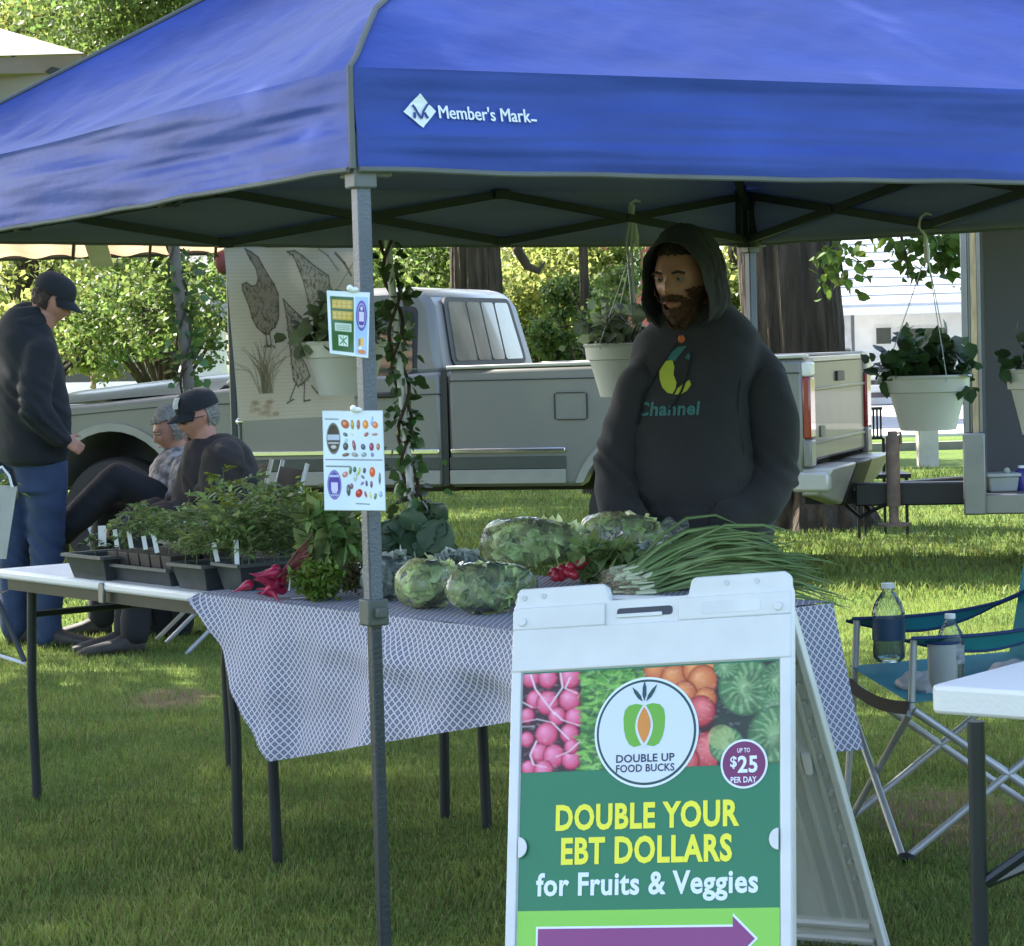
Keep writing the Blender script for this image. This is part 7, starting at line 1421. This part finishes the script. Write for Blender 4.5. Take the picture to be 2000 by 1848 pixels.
# ---- seated man in a cap and glasses
def seated(Y, hu, hv, Fh_, su, sv, label, jm, cap, hair, glasses, k=1., pant=None, off=0, cross=False, shirt=None):
    P = lambda u, v, dy=0.: at(u, v, Y+dy); g = atz(su, 1260); mg = Vector((at(su, 1000, Y).x, Y, 0)); t = thing('person', label, 'person', mg); hc = P(hu, hv); Fh, Sh, Uh = frame(Fh_); body = MB(); hp = head_shape(body, hc, Fh, Uh, k)
    D = Vector((-.93, -.30, 0)).normalized(); N_ = Vector((.30, -.93, 0)); hip = Vector((mg.x, Y, .56)); ch = P(su-14, sv+18, 0); nk = P(hu+20, sv-14, 0); body.cap(hc+Vector((.02, 0, -.05)), nk, .055, .06)
    chain(body, [hip, ch, nk], [.15, .13, .06]); arms = []; legs = []
    for s in (-1, 1):
        sh = ch+N_*s*.17+Vector((0, 0, .07)); el = sh+D*.10+Vector((0, 0, -.27))+N_*s*.05; wr = el+D*.22+Vector((0, 0, .02))-N_*s*.07; arms.append((sh, el, wr)); chain(body, [sh, el, wr], [.05, .042, .030]); hand(body, wr, D+Vector((0, 0, -.15)), (0, 0, -1), k, .8)
        hj = hip+N_*s*.10; kn = hj+D*.42+Vector((0, 0, .05)); an = Vector((kn.x, kn.y, .10))+D*.05
        if cross and s > 0: kn = hj+D*.40+Vector((0, 0, .24)); an = kn+D*.30+Vector((0, 0, -.26))
        legs.append((hj, kn, an)); chain(body, [hj, kn, an], [.08, .055, .042])
    finish('body', voxel(body, 'body', .0085, 1), M_SKIN, t); face_bits(t, hp, k, brow=hair)
    j = MB(); chain(j, [hip+Vector((0, 0, -.02)), hip.lerp(ch, .5)+D*.02, ch, nk+Vector((0, 0, -.03))], [.215, .225, .20, .095])
    for a in arms: chain(j, [nk+Vector((0, 0, -.03)), a[0]], [.085, .095])
    for a in arms: q_ = MB(); chain(q_, [a[0], a[1], a[2]], [.105, .088, .062]); cloth_part('sleeve', q_, jm, t, .012, 4, .016, ((a[1], .14),))
    cloth_part('jacket' if not shirt else 'shirt', j, jm, t, .012, 4, .016, ((arms[1][1], .13), (arms[0][1], .13)))
    c = MB(); c.tube([nk+Vector((math.cos(a)*.085, math.sin(a)*.08, .012*math.cos(a)-.02)) for a in [2*math.pi*q/18 for q in range(19)]], .026, 10, False); cloth_part('collar', c, jm, t, .010, 3, .003)
    j = MB()
    for a in legs: chain(j, list(a), [.115, .088, .072])
    j.ell(hip, (.17, .17, .13)); cloth_part('trousers', j, pant, t, .014, 4, .009)
    for a in legs: b = MB(); q = a[2].copy(); q.z -= .10; shoe(b, q, D, 1.1); b.build('shoe', M_SHOE, t)
    if cap: ball_cap(t, hp, M_BLKC, .07, cap); patch('hair', hp, lambda c: c.x < -.01 and -.06 < c.z < .05, lambda p: .006, hair, t)
    else: patch('hair', hp, lambda c: c.z > .055 or (c.x < .02 and c.z > -.05), lambda p: .014, hair, t, .008, 40)
    if glasses:
        gm = MB()
        for s in (-1, 1):
            gm.tube([hp(.108-.010*abs(math.sin(a)), s*.033+.021*math.cos(a), .002+.016*math.sin(a)) for a in [2*math.pi*q/16 for q in range(17)]], .0018, 6, False); gm.tube([hp(.103, s*.054, .006), hp(.05, s*.080, .006), hp(-.01, s*.082, .0)], .0022, 6)
        gm.tube([hp(.110, -.012, .005), hp(.112, 0, .007), hp(.110, .012, .005)], .0018, 6); gl = gm.build('glasses', M_BLK, t)
        for s in (-1, 1): mb = MB(); mb.add([tuple(hp(.106-.010*abs(math.sin(a)), s*.033+.020*math.cos(a), .002+.015*math.sin(a))) for a in [2*math.pi*q/16 for q in range(16)]], [tuple(range(16))]); q = mb.build('lens', mat('tinted lens', (.04, .04, .05), .08, spec=.8) if s < 0 else bpy.data.materials['tinted lens'], None, smooth=False); q.data.transform(Matrix.Translation(-BASE[t.name])); q.parent = gl
    return t, hip, D, N_, legs
M_DKTR = mat('dark trousers', (.012, .012, .015), .85, var=.2, vs_=6); M_PLAID = mat('pale mottled shirt', (.10, .09, .10), .8, col2=(.38, .35, .34), vs_=17, thresh=(.42, .6))
t1, hip, D, N_, lg = seated(12.3, 388, 812, (-.82, -.46, -.26), 438, 905, 'seated man in a black cap, glasses and dark brown jacket facing left', M_BRN, mat('grey white cap patch', (.35, .36, .38), .7, col2=(.6, .6, .6), vs_=60), M_HAIRG, True, 1.0, M_DKTR)
t2, hip2, D2, N2, lg2 = seated(12.95, 338, 838, (-.88, -.30, -.30), 378, 925, 'grey haired person in a mottled pale shirt seated behind the man in the cap', M_PLAID, None, M_HAIRG, False, .98, M_DKTR, cross=True, shirt=True)
def folding_chair(label, hip, D, N_, mt, fab):
    o = Vector((hip.x, hip.y, 0)); t = thing('folding_chair', label, 'chair', o, 'chairs under the seated people'); q = lambda x, y, z: o+D*x+N_*y+Vector((0, 0, z))
    mb = MB(); mb.grid(10, 10, lambda a, b: q(lerp(.24, -.24, a), lerp(-.25, .25, b), .40-.03*math.sin(math.pi*a)*math.sin(math.pi*b))); mb.build('seat', fab, t)
    mb = MB(); mb.grid(10, 8, lambda a, b: q(-.24-.10*a, lerp(-.25, .25, b), lerp(.42, .85, a))); mb.build('backrest', fab, t)
    for y in (-.27, .27):
        for (a, b) in ((q(.26, y, .0), q(-.2, y, .42)), (q(-.26, y, 0), q(.24, y, .42)), (q(-.22, y, .40), q(-.36, y, .88)), (q(.22, y, .40), q(.26, y, .62))): mb = MB(); mb.tube([a, b], .011, 8); mb.build('leg' if min(a.z, b.z) < .05 else 'frame_tube', mt, t)
        mb = MB(); mb.tube([q(.30, y, .62), q(-.28, y, .63)], .014, 8); mb.build('armrest', mt, t)
folding_chair('chair with a dark frame under the man in the cap', hip, D, N_, M_CT, M_BLKF); folding_chair('chair under the grey haired person in the mottled shirt', hip2, D2, N2, mat('cream tube', (.55, .5, .4), .5), M_BLKF)
p = atz(325, 1240); t = thing('backpack', 'black backpack on the grass behind the folding table', 'bag', p); mb = MB(); loft(mb, [(p+Vector((0, 0, z)), Vector((w, 0, 0)), Vector((0, d, 0)), 3) for z, w, d in ((.0, .12, .09), (.05, .14, .11), (.2, .14, .11), (.3, .11, .09), (.36, .05, .05))]); mb.build('pack', M_BLKC, t); mb = MB(); mb.tube([p+Vector((-.06, -.1, .33)), p+Vector((-.07, -.14, .2)), p+Vector((-.06, -.11, .06))], .012, 6); mb.tube([p+Vector((.06, -.1, .33)), p+Vector((.07, -.14, .2)), p+Vector((.06, -.11, .06))], .012, 6); mb.build('strap', M_BLK, t)
# cream tote bag cut by the left edge
YT2 = 11.0; q = lambda u, v, dy=0.: at(u, v, YT2+dy); t = thing('tote_bag', 'cream tote bag with a dark handle at the left edge of the picture', 'bag', q(-10, 1090))
mb = MB()
def tote(a, b): u = lerp(-60, 34-22*b, a); return q(u, lerp(948, 1092, b), .05*math.sin(a*math.pi)*(-1))
mb.grid(12, 12, tote); mb.grid(12, 12, lambda a, b: tote(a, b)+Vector((0, .12*math.sin(math.pi*a)+.01, 0)), flip=True); mb.build('bag_side', mat('cream canvas', (.50, .48, .42), .85), t, fixn=False)
mb = MB(); mb.tube([q(-30, 950), q(-22, 915), q(2, 905), q(22, 918), q(30, 950)], .012, 8); mb.build('handle', M_BLKC, t); mb = MB(); mb.tube([q(-28, 952, -.03), q(-18, 925, -.03), q(4, 912, -.03), q(18, 930, -.03), q(24, 952, -.03)], .006, 6); mb.build('handle_edge', M_TAGW, t)
mb = MB(); c = q(8, 955, .04)
P_ = np.array([c+Vector((RNG.normal()*.03, RNG.normal()*.02, RNG.normal()*.03)) for _ in range(80)]); V, F = leafcloud(P_, .04, up=.3, rng=RNG); np_mesh('leafy_top', V, F, M_LETT, t, kind='stuff')
# folding stool at lower left edge
o = atz(-10, 1330); t = thing('folding_stool', 'folding stool with crossed rods at the lower left edge', 'stool', o)
for (a, b, r, m) in ((at(-60, 1262, o.y), at(48, 1296, o.y-.1), .008, M_TAGW), (at(-10, 1160, o.y), at(48, 1292, o.y-.1), .012, M_TLEG), (at(-130, 1296, o.y), at(-30, 1165, o.y), .012, M_TLEG)): mb = MB(); mb.tube([a, b], r, 8); mb.build('rod', m, t)
mb = MB(); a = at(-130, 1150, o.y); b = at(-8, 1165, o.y); mb.grid(8, 6, lambda x, y: a.lerp(b, x)+Vector((0, .3*y, -.02*math.sin(math.pi*x)))); mb.build('seat', M_BLKF, t)
bpy.context.view_layer.update()
